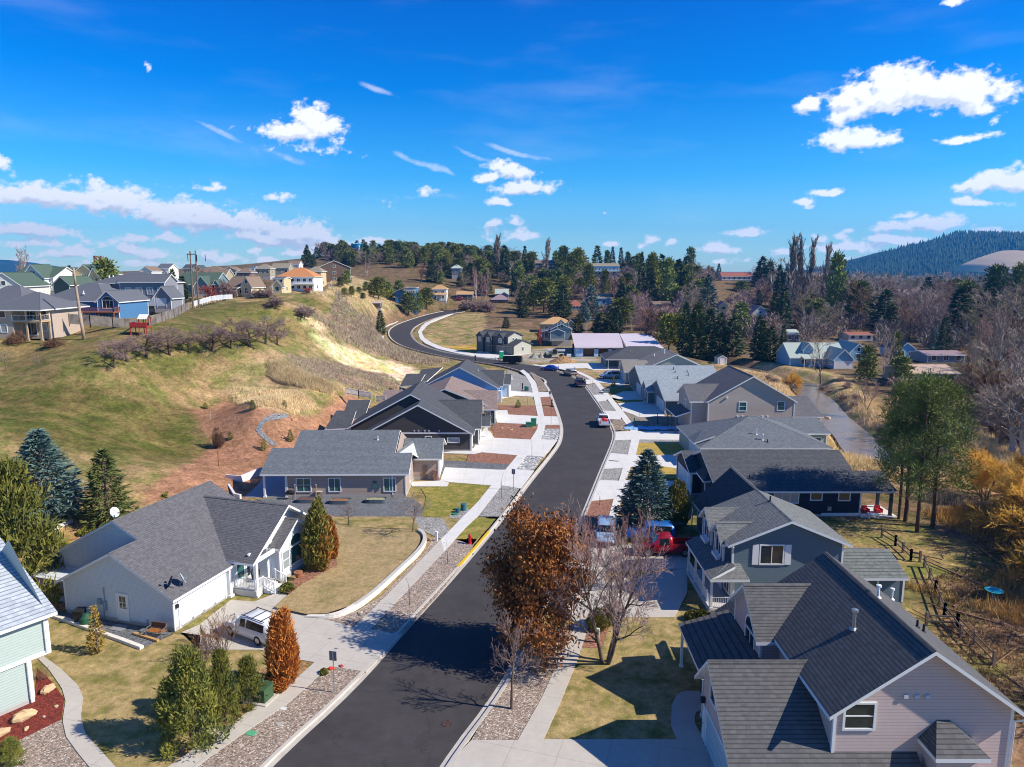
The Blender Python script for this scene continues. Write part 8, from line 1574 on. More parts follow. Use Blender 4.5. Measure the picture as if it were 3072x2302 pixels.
# bench, timber and bins by the side door
t = at('garden_bench', 'A1', 865, 935, .1, -14, 'wooden slatted bench with dark iron ends by the white house side wall', 'bench'); OW = mat('bench_wood', (.42, .16, .04), .6, 'noise', .25, 8); IR = mat('bench_iron', (.16, .14, .13), .6)
b = MB(); [b.box(-.62, .62, -.28+.11*i, -.2+.11*i, .42, .45) for i in range(5)]; b.build('seat', OW, t); b = MB(); [b.box(-.62, .62, .27, .3, .52+.1*i, .6+.1*i) for i in range(4)]; b.build('backrest', mat('bench_back', (.14, .06, .03), .7), t)
for sg in (-1, 1): b = MB(); b.path([(sg*.64, -.32, 0), (sg*.64, -.3, .42), (sg*.64, -.3, .62), (sg*.64, .2, .66), (sg*.64, .3, .9)], .03, .03); b.path([(sg*.64, .32, 0), (sg*.64, .28, .42), (sg*.64, .3, .9)], .03, .03); b.path([(sg*.64, -.3, .42), (sg*.64, .28, .42)], .025, .025); b.build('end_frame', IR, t)
X, Y = W('A1', 805, 945, .1); b = MB(); b.box(-1.25, 1.25, -.1, .1, 0, .14); tag(b.build('timber_beam', mat('raw_timber', (.5, .30, .12), .7, 'noise', .2, 4), loc=(X, Y, .1), rz=R_(-25)), 'pale timber beam lying in front of the wooden bench', 'beam')
t = at('bin', 'A1', 445, 860, .1, 0, 'black lidded bin against the white house side wall', 'bin'); b = MB(); b.box(-.32, .32, -.3, .3, 0, .95); b.build('body', DARK, t); b = MB(); b.slab([(-.36, -.36, 1.0), (.36, -.36, 1.0), (.36, .34, 1.08), (-.36, .34, 1.08)], .06); b.build('lid', DARK, t)
t = at('composter', 'A1', 480, 872, .1, 0, 'squat dark green rounded composter beside the black bin', 'composter'); b = MB(); b.lathe([(.42, 0), (.48, .3), (.44, .6), (.3, .75)], 16); b.build('body', mat('compost_green', (.02, .09, .05), .6), t); b = MB(); b.lathe([(.31, .75), (.2, .86), (.04, .9)], 16); b.build('lid', mat('compost_green', 0), t)
# retaining walls and edging
STW = mat('wall_block_white', (.74, .69, .60), .9, 'siding', .25, 3, .6); 
def wallline(name, pts, z0, hts, th, m_, label, cat='retaining wall', cap=False):
 P = [Vector((*p, 0)) for p in pts]; b = MB(); n = len(P); ht = hts if isinstance(hts, list) else [hts]*n; sd = []
 for i in range(n): a = P[max(0, i-1)]; c = P[min(n-1, i+1)]; t = (c-a).normalized(); sd.append(Vector((-t.y, t.x, 0))*th/2)
 zs = z0 if isinstance(z0, list) else [z0]*n
 for i in range(n):
  for s, z in ((-1, zs[i]-.3), (-1, zs[i]+ht[i]), (1, zs[i]+ht[i]), (1, zs[i]-.3)): q = P[i]+sd[i]*s; b.v.append((q.x, q.y, z))
 for i in range(n-1):
  for j in range(3): b.f.append((i*4+j, i*4+4+j, i*4+5+j, i*4+1+j)); b.m.append(0)
 b.f.append((3, 2, 1, 0)); b.f.append(tuple((n-1)*4+k for k in range(4))); b.m += [0, 0]
 return tag(b.build(name, m_), label, cat)
pp = [Vector((*W('A2', x, y, .35), 0)) for x, y in [(585, 812), (700, 822), (800, 800), (900, 742), (1000, 660), (1100, 565), (1190, 485), (1240, 420), (1240, 375), (1205, 352)]]
pp = smoothline(pp, 2); wallline('retaining_wall', [(p.x, p.y) for p in pp], .1, [.1+.32*min(1, i/12) for i in range(len(pp))], .34, STW, 'curved white block retaining wall around the straw coloured front lawn')
wallline('stone_edging', [W('C6', x, y, .2) for x, y in ((340, 790), (560, 860), (800, 950), (1000, 1020), (1175, 1085))], .05, .25, .3, STW, 'straight pale block edging between the side lawn and the dark gravel', 'edging')
for k, (q0, q1, lb) in enumerate((((250, 385), (395, 310), 'lower pale terrace wall on the slope behind the white house'), ((240, 350), (330, 300), 'upper pinkish terrace wall on the slope behind the white house'))):
 a = ground_at('A1', *q0); c = ground_at('A1', *q1); wallline('terrace_wall', [a[:2], c[:2]], [a[2], c[2]], .4, .3, STW if k == 0 else mat('wall_pink', (.55, .35, .28), .9), lb)
WCON = mat('white_concrete', (.72, .72, .70), .8, 'noise', .1, 2)
for i, (pts, hh) in enumerate(((((-400, 1400), (-120, 1520), (60, 1505)), .9), (((0, 1360), (240, 1265)), 1.2), (((60, 1300), (330, 1200)), .3))): pass
P0 = [W('B2', x, y, .8) for x, y in ((-60, 1330), (60, 1340), (235, 1268))]; wallline('retaining_wall', P0, 0, 1.1, .22, WCON, 'white concrete wall at the top side of the sunken patio of the tan house')
P0 = [W('B2', x, y, .4) for x, y in ((-40, 1400), (10, 1480), (60, 1490))]; wallline('retaining_wall', P0, 0, .6, .25, WCON, 'low white concrete wall corner at the near side of the sunken patio')
P0 = [W('B2', x, y, .8) for x, y in ((940, 850), (1060, 770), (1150, 690), (1160, 680))]; wallline('retaining_wall', P0, .3, .9, .25, WCON, 'white concrete wall stepping up behind the dark brown house')
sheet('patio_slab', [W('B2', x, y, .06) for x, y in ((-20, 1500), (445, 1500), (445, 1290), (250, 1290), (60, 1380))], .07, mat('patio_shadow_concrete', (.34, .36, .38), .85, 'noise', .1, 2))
# picket and board fences
def fence(name, pts, h, m_, label, kind, zoff=0., sp=2.4):
 t = empty(name, (pts[0][0], pts[0][1], pts[0][2]), 0, label, 'fence'); o = Vector(pts[0]); n = 0
 for i in range(len(pts)-1):
  a = Vector(pts[i]); c = Vector(pts[i+1]); k = max(1, round((c-a).length/sp))
  for j in range(k+1):
   p = a.lerp(c, j/k)-o; b = MB(); w = .06 if kind != 'rail' else .085; b.box(p.x-w, p.x+w, p.y-w, p.y+w, p.z-.4, p.z+h+(.12 if kind == 'rail' else .05)); b.build('post', m_, t)
  b = MB(); d = (c-a).normalized(); nn = Vector((-d.y, d.x, 0))*.02
  def board(s0, s1, z0, z1):
   p = a.lerp(c, s0)-o; q = a.lerp(c, s1)-o; k0 = len(b.v)
   b.v += [tuple(v) for v in (p-nn+Vector((0, 0, z0)), q-nn+Vector((0, 0, z0)), q+nn+Vector((0, 0, z0)), p+nn+Vector((0, 0, z0)), p-nn+Vector((0, 0, z1)), q-nn+Vector((0, 0, z1)), q+nn+Vector((0, 0, z1)), p+nn+Vector((0, 0, z1)))]
   for f in ((0, 3, 2, 1), (4, 5, 6, 7), (0, 1, 5, 4), (1, 2, 6, 5), (2, 3, 7, 6), (3, 0, 4, 7)): b.f.append(tuple(k0+q_ for q_ in f)); b.m.append(0)
  L_n = (c-a).length
  if kind == 'board':
   m = int(L_n/.16); [board(j/m, (j+.93)/m, .02+.02*(j % 3), h-.05*((j*7) % 3)) for j in range(m)]
  elif kind == 'picket':
   m = int(L_n/.18); [board(j/m, (j+.5)/m, .08, h-.05) for j in range(m)]; board(0, 1, .1, .2); board(0, 1, h-.2, h-.1)
  elif kind == 'panel': board(0, 1, .05, h)
  else: [board(0, 1, z, z+.12) for z in (.35, .8)]
  b.build({'board': 'boards', 'picket': 'pickets', 'panel': 'panel', 'rail': 'rails'}[kind], m_, t)
WF = mat('weathered_fence', (.24, .21, .185), .9, 'noise', .35, 3, col2=(.15, .12, .10)); VW = mat('white_vinyl', (.80, .80, .80), .5)
def G3(r, L): return [ground_at(r, x, y) for x, y in L]
fence('wooden_fence', [WY('D1', 920, 1030, 128), WY('D1', 1200, 1045, 129), WY('D1', 1500, 1070, 131), WY('D1', 1830, 1105, 133)], 1.9, WF, 'weathered wooden board fence in front of the blue house', 'board')
fence('wooden_fence', [(q[0], q[1], q[2]) for q in G3('D2', [(-230, 1050), (-60, 1000), (100, 945), (200, 890), (305, 835)])], 1.8, WF, 'wooden board fence climbing the hill towards the power poles', 'board')
fence('white_fence', [WY('D2', 350, 800, 196), WY('D2', 440, 770, 203), WY('D2', 600, 722, 214), WY('D2', 760, 702, 224), WY('D2', 872, 696, 232)], 1.5, VW, 'long white vinyl fence on the hill crest right of the power poles', 'picket')
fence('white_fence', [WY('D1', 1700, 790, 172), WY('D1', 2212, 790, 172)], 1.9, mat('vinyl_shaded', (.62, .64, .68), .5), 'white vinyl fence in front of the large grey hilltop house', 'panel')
fence('picket_fence', [(*W('B2', x, y, z), z) for x, y, z in ((935, 640, 4.3), (1040, 662, 4.1), (1148, 682, 3.8))], 1.15, VW, 'white picket fence at the top of the mulch slope', 'picket'); fence('picket_fence', [(*W('B2', x, y, 3.0), 3.0) for x, y in ((1180, 705), (1265, 708))], 1.1, VW, 'short white picket fence beside the brown roofed house', 'picket')
RF = mat('old_rail_wood', (.20, .15, .11), .9, 'noise', .3, 4)
def A4g(L): return [(*W('A4', x, y, 0), 0) for x, y in L]
fence('rail_fence', A4g([(1185, 395), (1260, 440), (1345, 520)]), 1.0, RF, 'old split rail fence behind the slate house, far stretch', 'rail', sp=2.2); fence('rail_fence', A4g([(1345, 520), (1395, 530)]), 1.0, RF, 'short cross piece of split rail fence at the corner post', 'rail'); fence('rail_fence', A4g([(1420, 560), (1480, 700), (1530, 830), (1620, 950)]), 1.0, RF, 'leaning split rail fence descending behind the pink house', 'rail'); fence('rail_fence', A4g([(1430, 880), (1600, 890), (1800, 1100)]), 1.0, RF, 'rail fence shaded by the trees along the pink house yard', 'rail')
# power poles
for (xb, yb, xt, yt), lb in (((355, 845, 310, 62), 'left pole of the tall power pole pair on the hill crest'), ((425, 803, 380, 55), 'right pole of the tall power pole pair on the hill crest')):
 Y = 190; X, _, zt = WY('D2', xt, yt, Y); Xb = WY('D2', xb, yb, Y)[0]; z = H(Xb, Y); t = empty('power_pole', (Xb, Y, z), 0, lb, 'power pole'); b = MB(); b.tube((0, 0, -.5), (X-Xb, 0, zt-z), .24, .17, 8); b.build('pole', mat('pole_wood', (.20, .13, .09), .9, 'noise', .2, 3), t)
 if 'left' in lb:
  w = 120/4.424*Y/F_; b = MB(); b.box(X-Xb-.9, X-Xb-.9+w, -.15, .0, zt-z-.9, zt-z-.65); b.build('crossarm', mat('pole_wood', 0), t)
  for k in (-.5, 2.1, 4.6): b = MB(); b.tube((X-Xb+k*.9-.2, -.1, zt-z-.9), (X-Xb+k*.9-.2, -.1, zt-z-2.6), .09, n=6); b.build('insulator', DARK, t)
for r, x, yt, yb, Y, lb in (('D4', 1365, 1150, 1310, 238, 'curved arm street lamp in front of the firs'), ('D5', 545, 820, 900, 330, 'street lamp with drooping head in the pink haze of the wood')):
 X, _, z1 = WY(r, x, yt, Y); z = H(X, Y); t = empty('street_lamp', (X, Y, z), 0, lb, 'street lamp'); hh = z1-z; b = MB(); b.path([(0, 0, 0), (0, 0, hh*.8), (.3, 0, hh*.93), (1.0, 0, hh), (2.2, 0, hh)], .11, .06, 8); b.build('pole', METAL, t); b = MB(); b.box(2.0, 2.9, -.14, .14, hh-.08, hh+.08); b.build('lamp_head', METAL, t)
# dead trunk before the blue house
X, Y, _ = WY('D1', 1090, 930, 124); z = H(X, Y); zt = WY('D1', 1040, 285, 124)[2]; t = empty('dead_trunk', (X, Y, z), 0, 'tall limbless tree trunk in front of the blue hilltop house', 'tree'); b = MB(); b.path([(0, 0, -.3), (-.35, 0, (zt-z)*.4), (-.6, 0, (zt-z)*.75), (-.7, 0, zt-z)], .30, .17, 9); b.build('trunk', mat('snag_bark', (.38, .28, .2), .9, 'noise', .4, 2), t, True)
# raised planters, barbecue, table by the tan house
GAL = mat('planter_steel', (.10, .13, .15), .4, 'siding', .05, 1)
for x0, x1, yb, lb, sm in ((510, 690, 1548, 'leftmost corrugated raised planter by the tan house', (.16, .08, .06)), (780, 975, 1558, 'middle corrugated raised planter filled with brown litter', (.30, .15, .08)), (1085, 1270, 1550, 'rightmost corrugated raised planter with pale soil', (.36, .34, .2))):
 X, Y = W('B2', (x0+x1)/2, yb, .1); w = (x1-x0)/2.764*Y/F_/2*.96; t = empty('raised_planter', (X, Y+.55, .1), 0, lb, 'planter'); b = MB(); n = 20; R1 = [(cos(2*pi*i/n), sin(2*pi*i/n)) for i in range(n)]; sq = lambda v: math.copysign(abs(v)**.45, v)
 O_ = [(sq(a)*w, sq(c)*.6) for a, c in R1]; I_ = [(a*.95, c*.9) for a, c in O_]
 for L_1, z in ((O_, 0), (O_, .42), (I_, .42), (I_, .3)): b.v += [(a, c, z) for a, c in L_1]
 for k in range(3): 
  for i in range(n): j = (i+1) % n; b.f.append((k*n+i, k*n+j, (k+1)*n+j, (k+1)*n+i)); b.m.append(0)
 b.build('rim', GAL, t); b = MB(); b.poly([(a, c, .33) for a, c in I_]); b.build('soil', mat('soil%d' % x0, sm, .95, 'speck', .3, 5), t)
t = at('barbecue', 'B2', 470, 1515, .1, 0, 'black barbecue at the patio corner of the tan house', 'barbecue'); b = MB(); b.box(-.45, .45, -.25, .25, .6, .85); b.lathe([(.26, .85), (.24, 1.0), (.1, 1.08)], 12, sx=1.6); b.build('firebox', DARK, t)
for sx in (-.38, .38): 
 for sy in (-.2, .2): b = MB(); b.tube((sx, sy, 0), (sx, sy, .6), .02); b.build('leg', DARK, t)
t = at('garden_table', 'B2', 712, 1500, .1, 0, 'small pale topped table against the tan house wall', 'table'); b = MB(); b.box(-.4, .4, -.3, .3, .7, .74); b.build('tabletop', mat('table_pale', (.5, .45, .38), .6), t); [(lambda b: (b.box(sx-.03, sx+.03, sy-.03, sy+.03, 0, .7), b.build('leg', OW, t)))(MB()) for sx in (-.34, .34) for sy in (-.25, .25)]
for x, hh in ((515, 1.7), (690, 1.7)): t = at('garden_stake', 'B2', x, 1515, .1, 0, 'wooden stake at the %s end of the first raised planter' % ('left' if x < 600 else 'right'), 'stake'); b = MB(); b.box(-.04, .04, -.04, .04, 0, hh); b.build('shaft', mat('stake_wood', (.42, .3, .2), .8), t); b = MB(); b.box(-.05, .05, -.05, .05, hh, hh+.04); b.build('top', TRIM, t)
t = at('bicycle', 'B2', 1125, 1490, .1, 0, 'dark bicycle leaning on the tan house wall', 'bicycle')
for xx in (-.5, .5): b = MB(); pts = [(xx+.33*cos(a*pi/8), 0, .34+.33*sin(a*pi/8)) for a in range(17)]; b.path(pts, .018, .018, 4); b.build('wheel', DARK, t)
b = MB(); [b.tube(p, q, .018) for p, q in (((-.5, 0, .34), (-.15, 0, .75)), ((-.15, 0, .75), (.35, 0, .8)), ((.35, 0, .8), (-.05, 0, .33)), ((-.05, 0, .33), (-.15, 0, .9)), ((.35, 0, .95), (.5, 0, .34)), ((.3, -.2, .98), (.3, .2, .98)))]; b.build('frame', DARK, t)
# porch and yard bits
X_, Y_ = lw((-24.5, 48.2), -16.7, 1.0, 8.0); t = empty('patio_chair', (X_, Y_, .57), R_(20), 'dark wicker chair on the white entry porch', 'chair'); b = MB(); b.box(-.3, .3, -.3, .3, .38, .46); b.build('seat', DARK, t); b = MB(); [b.tube((.3*cos(a*pi/8+.2), .3*sin(a*pi/8+.2), .46), (.36*cos(a*pi/8+.2), .36*sin(a*pi/8+.2), .95), .03) for a in range(9)]; b.build('backrest', DARK, t); [(lambda b: (b.tube((sx, sy, 0), (sx, sy, .4), .025), b.build('leg', DARK, t)))(MB()) for sx in (-.25, .25) for sy in (-.25, .25)]
X_, Y_ = lw((-24.5, 48.2), -16.7, 3.6, 10.2); t = empty('flower_pot', (X_, Y_, .3), 0, 'terracotta planter tub below the arched window', 'flower pot'); b = MB(); b.lathe([(.22, 0), (.34, .4), (.38, .42), (.38, .48)], 14); b.build('pot', mat('terracotta', (.36, .15, .07), .8), t); b = MB(); b.lathe([(.33, .47), (.1, .5)], 12); b.build('soil', MULB, t)
t = at('bird_bath', 'A4', 1800, 730, .05, 0, 'turquoise shallow bowl on a stand in the yard behind the pink house', 'bird bath'); TQ = mat('turquoise', (.03, .42, .48), .4); b = MB(); b.lathe([(.2, .55), (.62, .72), (.66, .76), (.6, .76), (.3, .64)], 20); b.build('bowl', TQ, t); b = MB(); b.lathe([(.3, 0), (.1, .1), (.09, .55)], 12); b.build('stand', TQ, t)
for x, k in ((1135, 'left'), (1225, 'right')):
 X, Y = W('B4', x, 1345, .2); t = empty('patio_chair', (X, Y+.3, .17), 0, 'red armchair under the navy house patio roof, %s one' % k, 'chair'); CRD = mat('chair_red', (.42, .02, .03), .7); b = MB(); b.box(-.3, .3, -.3, .3, .15, .4); b.build('seat', CRD, t); b = MB(); b.box(-.3, .3, .25, .35, .4, .75); b.build('backrest', CRD, t); [(lambda b: (b.box(sg*.33-.04, sg*.33+.04, -.3, .3, .1, .5), b.build('armrest', CRD, t)))(MB()) for sg in (-1, 1)]
t = at('patio_table', 'B4', 1180, 1375, .17, 0, 'white low table between the red patio chairs', 'table'); b = MB(); b.box(-.6, .6, -.3, .3, .38, .43); b.build('tabletop', TRIM, t); [(lambda b: (b.box(sx-.04, sx+.04, -.25, .25, 0, .38), b.build('leg', TRIM, t)))(MB()) for sx in (-.5, .5)]
X, Y = W('C3', 1548, 1545, .1); t = empty('satellite_dish', (X, Y, .1), R_(200), 'dark oval dish on a tall pole beside the slate house', 'satellite dish'); b = MB(); b.tube((0, 0, 0), (0, 0, 2.6), .05, n=8); b.build('pole', WOODB, t); b = MB(); b.lathe([(.05, 0), (.42, .08), (.46, .14)], 18, sy=1.35); o = b.build('reflector', mat('dish_dark', 0), t); o.location = (.1, 0, 2.75); o.rotation_euler = (R_(75), 0, R_(70))
# building site and roadside
t = at('portable_toilet', 'C1', 1612, 778, .1, 8, 'green portable toilet with white roof at the building site', 'portable toilet'); b = MB(); b.box(-.58, .58, -.58, .58, .05, 2.05); b.box(-.45, .45, -.6, -.58, .15, 1.95); b.build('cabin', mat('toilet_green', (.02, .36, .16), .5), t); b = MB(); b.box(-.6, .6, -.6, .6, 2.05, 2.12); b.box(-.5, .5, -.5, .5, 2.12, 2.25); b.build('roof', TRIM, t)
OR = mat('barrier_orange', (.62, .06, .03), .6)
for i, (x, y) in enumerate(((1530, 800), (1580, 800), (1655, 830), (1590, 765))): t = at('traffic_marker', 'C1', x, y, .02, 0, 'red orange traffic marker around the portable toilet', 'traffic cone', 'traffic markers'); b = MB(); b.lathe([(.16, 0), (.05, 1.0), (.03, 1.05)], 10); b.build('cone', OR, t); b = MB(); b.box(-.22, .22, -.22, .22, 0, .06); b.build('foot', DARK, t)
def heap(name, r, x0, x1, yb, h, m_, lb, d=.6, n=26, Y=None): 
 X, Y = W(r, (x0+x1)/2, yb, .05); w = (x1-x0)/RG[r][2]*Y/F_/2; b = MB(); rg = random.Random(int(x0)); k = 8
 for q in range(k+1):
  for i in range(n): a = 2*pi*i/n; s = q/k; j = 1+rg.uniform(-.1, .1); b.v.append((cos(a)*w*s*j, sin(a)*w*d*s*j, h*(1-s)**1.0*(1+rg.uniform(-.12, .12))-.05*s))
 for q in range(k):
  for i in range(n): j = (i+1) % n; b.f.append((q*n+i, (q+1)*n+i, (q+1)*n+j, q*n+j)); b.m.append(0)
 return tag(b.build(name, m_, loc=(X, Y+w*d*.8, .05), smooth=True), lb, 'heap')
heap('dirt_heap', 'C2', 200, 610, 395, 1.9, mat('heap_dirt', (.34, .20, .09), .95, 'speck', .3, 2), 'long brown dirt heap in front of the unfinished house')
for x0, x1, yb, lb in ((-60, 80, 335, 'grey gravel heap nearest the bend house'), (50, 150, 330, 'middle grey gravel heap'), (110, 210, 325, 'small grey gravel heap beside the loader')): heap('gravel_heap', 'C2', x0, x1, yb, 1.5, GRAVG, lb)
t = at('pallet_stack', 'C2', 470, 322, .05, 0, 'stack of pale wrapped bags beside the loader', 'pallet'); b = MB(); [b.box(-.7+.1*(i % 2), .6+.1*(i % 2), -.5, .5, .15+.22*i, .35+.22*i) for i in range(4)]; b.build('bags', TRIM, t); b = MB(); [b.box(-.75, .75, y, y+.1, 0, .13) for y in (-.5, -.05, .4)]; b.build('pallet', WOODB, t)
b = MB(); b.box(-1.6, 1.6, -.05, .05, .0, 2.4); 
t = at('tarp', 'C2', 1610, 1265, .14, 0, 'crumpled pale blue tarp lying along the driveway edge', 'tarp'); rg = random.Random(4); b = MB(); nx, ny = 30, 6
for j in range(ny+1):
 for i in range(nx+1): e = min(i, nx-i, j*3, (ny-j)*3)/4; b.v.append((-5.0+10*i/nx, -.9+1.8*j/ny+.3*sin(i*.9), .02+min(1, e)*rg.uniform(.05, .4)))
for j in range(ny):
 for i in range(nx): k = j*(nx+1)+i; b.f.append((k, k+1, k+nx+2, k+nx+1)); b.m.append(0)
b.build('sheet', mat('tarp_blue', (.30, .52, .80), .4), t, True)
for r, x, y, h, lb in (('C2', 1403, 1165, 1.7, 'yellow wrapped thin sapling post in the dirt yard on the right'), ('B2', 720, 790, 1.6, 'yellow stake at the edge of the mulch slope'), ('B2', 825, 735, 1.5, 'thin wooden stake higher on the mulch slope'), ('B2', 908, 665, 1.6, 'wooden stake below the white picket fence')):
 X, Y, z = ground_at(r, x, y); t = empty('garden_stake', (X, Y, z), 0, lb, 'stake'); b = MB(); b.tube((0, 0, -.1), (0, 0, h), .04); b.build('shaft', mat('stake_yellow', (.55, .38, .08), .7), t); b = MB(); b.tube((0, 0, h), (0, 0, h+.05), .05); b.build('top', WOODB, t)
for r, x, y, h, w, c, lb in (('B1', 1555, 1658, 2.0, .1, (.32, .15, .06), 'dark topped wooden post in the mulch garden'), ('B1', 1497, 1330, 1.6, .06, (.5, .42, .35), 'pale slim stake in the mulch garden'), ('C2', 1645, 1215, 1.9, .1, (.05, .02, .03), 'dark post in the shaded dirt yard on the right'), ('B3', 706, 742, 1.1, .22, (.03, .03, .035), 'black mailbox cluster on the left kerb'), ('B3', 72, 372, 1.5, .3, (.02, .02, .02), 'dark sign seen edge on above the charcoal roof ridge')):
 X, Y, z = ground_at(r, x, y); t = empty('marker_post', (X, Y, z), 0, lb, 'post'); mm = mat('post_'+str(x), c, .7); b = MB(); b.box(-w/2, w/2, -w/2, w/2, -.2, h); b.build('shaft', mm, t); b = MB(); b.box(-w*.8, w*.8, -w*.7, w*.7, h, h+w*.8); b.build('cap', mm, t)
# boulders
RK = mat('boulder_tan', (.56, .40, .22), .9, 'noise', .3, 3); RKP = mat('boulder_pale', (.5, .42, .33), .9, 'noise', .3, 3)
for r, x, y, w, m_, lb in (('A1', 135, 1390, .95, RK, 'largest tan boulder in the red mulch bed'), ('A1', 265, 1240, .75, RK, 'tan boulder in the red mulch by the garden path'), ('A1', 10, 1480, .7, RK, 'tan boulder cut by the left edge'), ('A1', 310, 1325, .25, RK, 'small stone near the curve of the garden path'), ('A1', 145, 1450, .3, RK, 'flat stone below the largest boulder'), ('A1', 243, 1382, .2, RKP, 'white pebble stone in the red mulch'), ('A1', 1170, 1475, .6, RKP, 'pale boulder under the largest mountain pine'), ('A2', 725, 1118, .35, OR, 'orange rock beside the verge clump of grass'), ('A2', 780, 1105, .3, mat('flower_red', (.5, .08, .1), .7), 'small red plastic flower at the driveway edge'), ('A2', 885, 808, .3, RKP, 'small pale stone at the foot of the curved wall'), ('A2', 1255, 405, .35, mat('boulder_pink', (.5, .3, .22), .9), 'pinkish stone at the end of the curved wall'), ('D5', 1070, 1658, .6, RKP, None), ('B4', 870, 700, 1.0, RKP, 'pale boulder on the creek bank by the charcoal roof')):
 if lb: X, Y = W(r, x, y, .1); b = MB(); b.blob((0, 0, w*.22), w*.7, w*.42, w*.3, 9, jit=.18, rg=random.Random(int(x))); tag(b.build('boulder', m_, loc=(X, Y, .08), rz=x*.1), lb, 'rock')
for i in range(26):
 x, y = rnd.uniform(340, 1100), rnd.uniform(850, 1000) if i % 2 else 0
 if i % 2: X, Y = W('B2', rnd.uniform(300, 520), rnd.uniform(850, 1050), 1.5)
 else: X, Y = W('B3', rnd.uniform(250, 570), rnd.uniform(900, 1000), .1)
 b = MB(); w = rnd.uniform(.12, .35); b.blob((0, 0, w*.2), w, w*.7, w*.4, 8, jit=.2); tag(b.build('garden_stone', RK if i % 3 else MULB, loc=(X, Y, H(X, Y)+.05)), 'small stone or clump in the brown mulch beds', 'rock', 'small stones in the mulch')
# play tower on the hill
X, Y, z = ground_at('B1', 1010, 725); t = empty('play_tower', (X, Y, z), 0, 'red wooden play tower with pitched pale roof at the fence corner', 'playset'); PR = mat('play_red', (.50, .04, .03), .6)
b = MB(); b.box(-1.6, 1.4, -.9, .9, 1.4, 1.55); b.box(-1.6, 1.4, -.95, -.88, 1.55, 2.3); b.box(-1.6, -1.5, -.9, .9, 1.55, 2.3); b.build('platform', PR, t); b = MB(); b.poly([(-.2, -1, 2.9), (1.5, -1, 2.9), (1.5, 0, 3.7), (-.2, 0, 3.7)]); b.poly([(-.2, 0, 3.7), (1.5, 0, 3.7), (1.5, 1, 2.9), (-.2, 1, 2.9)]); b.build('roof', TRIM, t)
for xx in (-1.5, 0, 1.3):
 for yy in (-.85, .85): b = MB(); b.box(xx-.06, xx+.06, yy-.06, yy+.06, -.2, 3.0 if xx >= 0 else 1.5); b.build('post', PR, t)
b = MB(); b.slab([(-3.6, -.3, .3), (-1.6, -.3, 1.5), (-1.6, .3, 1.5), (-3.6, .3, .3)], .08); b.build('slide', mat('slide_green', (.1, .3, .2), .5), t)
# ------------------------------------------------------------ paths and water on the slope
def drape(name, A, B_, m_, dz=.07, n=50, zf=None):
 a = resamp([(*ground_at('B2', *p)[:2], 0) for p in A], n); b = resamp([(*ground_at('B2', *p)[:2], 0) for p in B_], n); mb = MB()
 for p, q in zip(a, b):
  for s in (0, .33, .67, 1): c = p.lerp(q, s); mb.v.append((c.x, c.y, H(c.x, c.y)+dz))
 for i in range(n-1):
  for s in range(3): k = i*4+s; mb.f.append((k, k+1, k+5, k+4)); mb.m.append(0)
 tag(mb.build(name, m_), kind='structure')
drape('gravel_path', [(460, 825), (430, 812), (370, 808), (310, 820), (250, 850), (205, 900), (183, 945), (215, 990), (265, 1030), (320, 1075)], [(455, 840), (400, 855), (340, 862), (280, 875), (245, 910), (238, 950), (265, 985), (300, 1015), (340, 1045), (375, 1072)], mat('path_gravel', (.17, .18, .18), .9, 'speck', .15, 5, .4, c3=(.28, .28, .28)), .10)
def creek():
 P = smoothline([Vector((x, y, 0)) for x, y in CREEK], 2); n = len(P); a = []; b = []
 for i in range(n): t = (P[min(i+1, n-1)]-P[max(i-1, 0)]).normalized(); s = Vector((-t.y, t.x, 0))*3.1; a.append(P[i]+s); b.append(P[i]-s)
 m = mat('creek_water', (.20, .14, .07), .2, 'noise', .35, .4, .25, spec=.45); strip('creek', a, b, [-1.16]*n, m)
creek()
# ------------------------------------------------------------ distant hills, woods and air
def ridge(name, pts, Y0, depth, m_, base=0, bumps=6, seed=1, ny=14, tmax=1):
 """solid hill whose skyline passes through the given points"""
 xs = []; zs = []
 for r, x, y in pts: a = WY(r, x, y, Y0); xs.append(a[0]); zs.append(a[2])
 X = np.linspace(xs[0], xs[-1], 90); Z = np.interp(X, xs, zs); t = np.linspace(-1, tmax, ny*2+1); XX, TT = np.meshgrid(X, t); ZZ = base-30 + (Z[None]-base+30)*(np.cos(TT*pi/2)**1.2); YY = Y0 + TT*depth
 ZZ += vnoise(XX/160, YY/160, seed, 3)*bumps*3*(1-np.abs(TT))*(np.abs(TT) > .02); V = np.stack([XX, YY, ZZ], -1).reshape(-1, 3)
 nx = len(X); i = np.arange(V.shape[0]).reshape(-1, nx); Q = np.stack([i[:-1, :-1], i[:-1, 1:], i[1:, 1:], i[1:, :-1]], -1).reshape(-1, 4)
 o = bpy.data.objects.new(name, mesh_np(name, V, Q, [m_], smooth=True)); COL.objects.link(o); tag(o, kind='structure'); return X, Z, V
FORE = leafmat('far_forest', (.018, .040, .026), (.026, .055, .03), .01, amt=.3, objvar=0)
def firs(name, P, h, lb):
 rg = np.random.default_rng(5); n = len(P); hh = h*rg.uniform(.6, 1.3, n); w = hh*.22; V = []; a = rg.uniform(0, 2, n)
 for k in range(4): V.append(np.stack([P[:, 0]+np.cos(a+k*pi/2)*w, P[:, 1]+np.sin(a+k*pi/2)*w, P[:, 2]+hh*.05], 1))
 V.append(np.stack([P[:, 0], P[:, 1], P[:, 2]+hh], 1)); V = np.stack(V, 1).reshape(-1, 3); k = np.arange(n)*5; Q = np.concatenate([np.stack([k+i, k+(i+1) % 4, k+4], 1) for i in range(4)])
 o = bpy.data.objects.new(name, mesh_np(name, V, Q, [FORE])); COL.objects.link(o); tag(o, lb, 'woodland', kind='stuff')
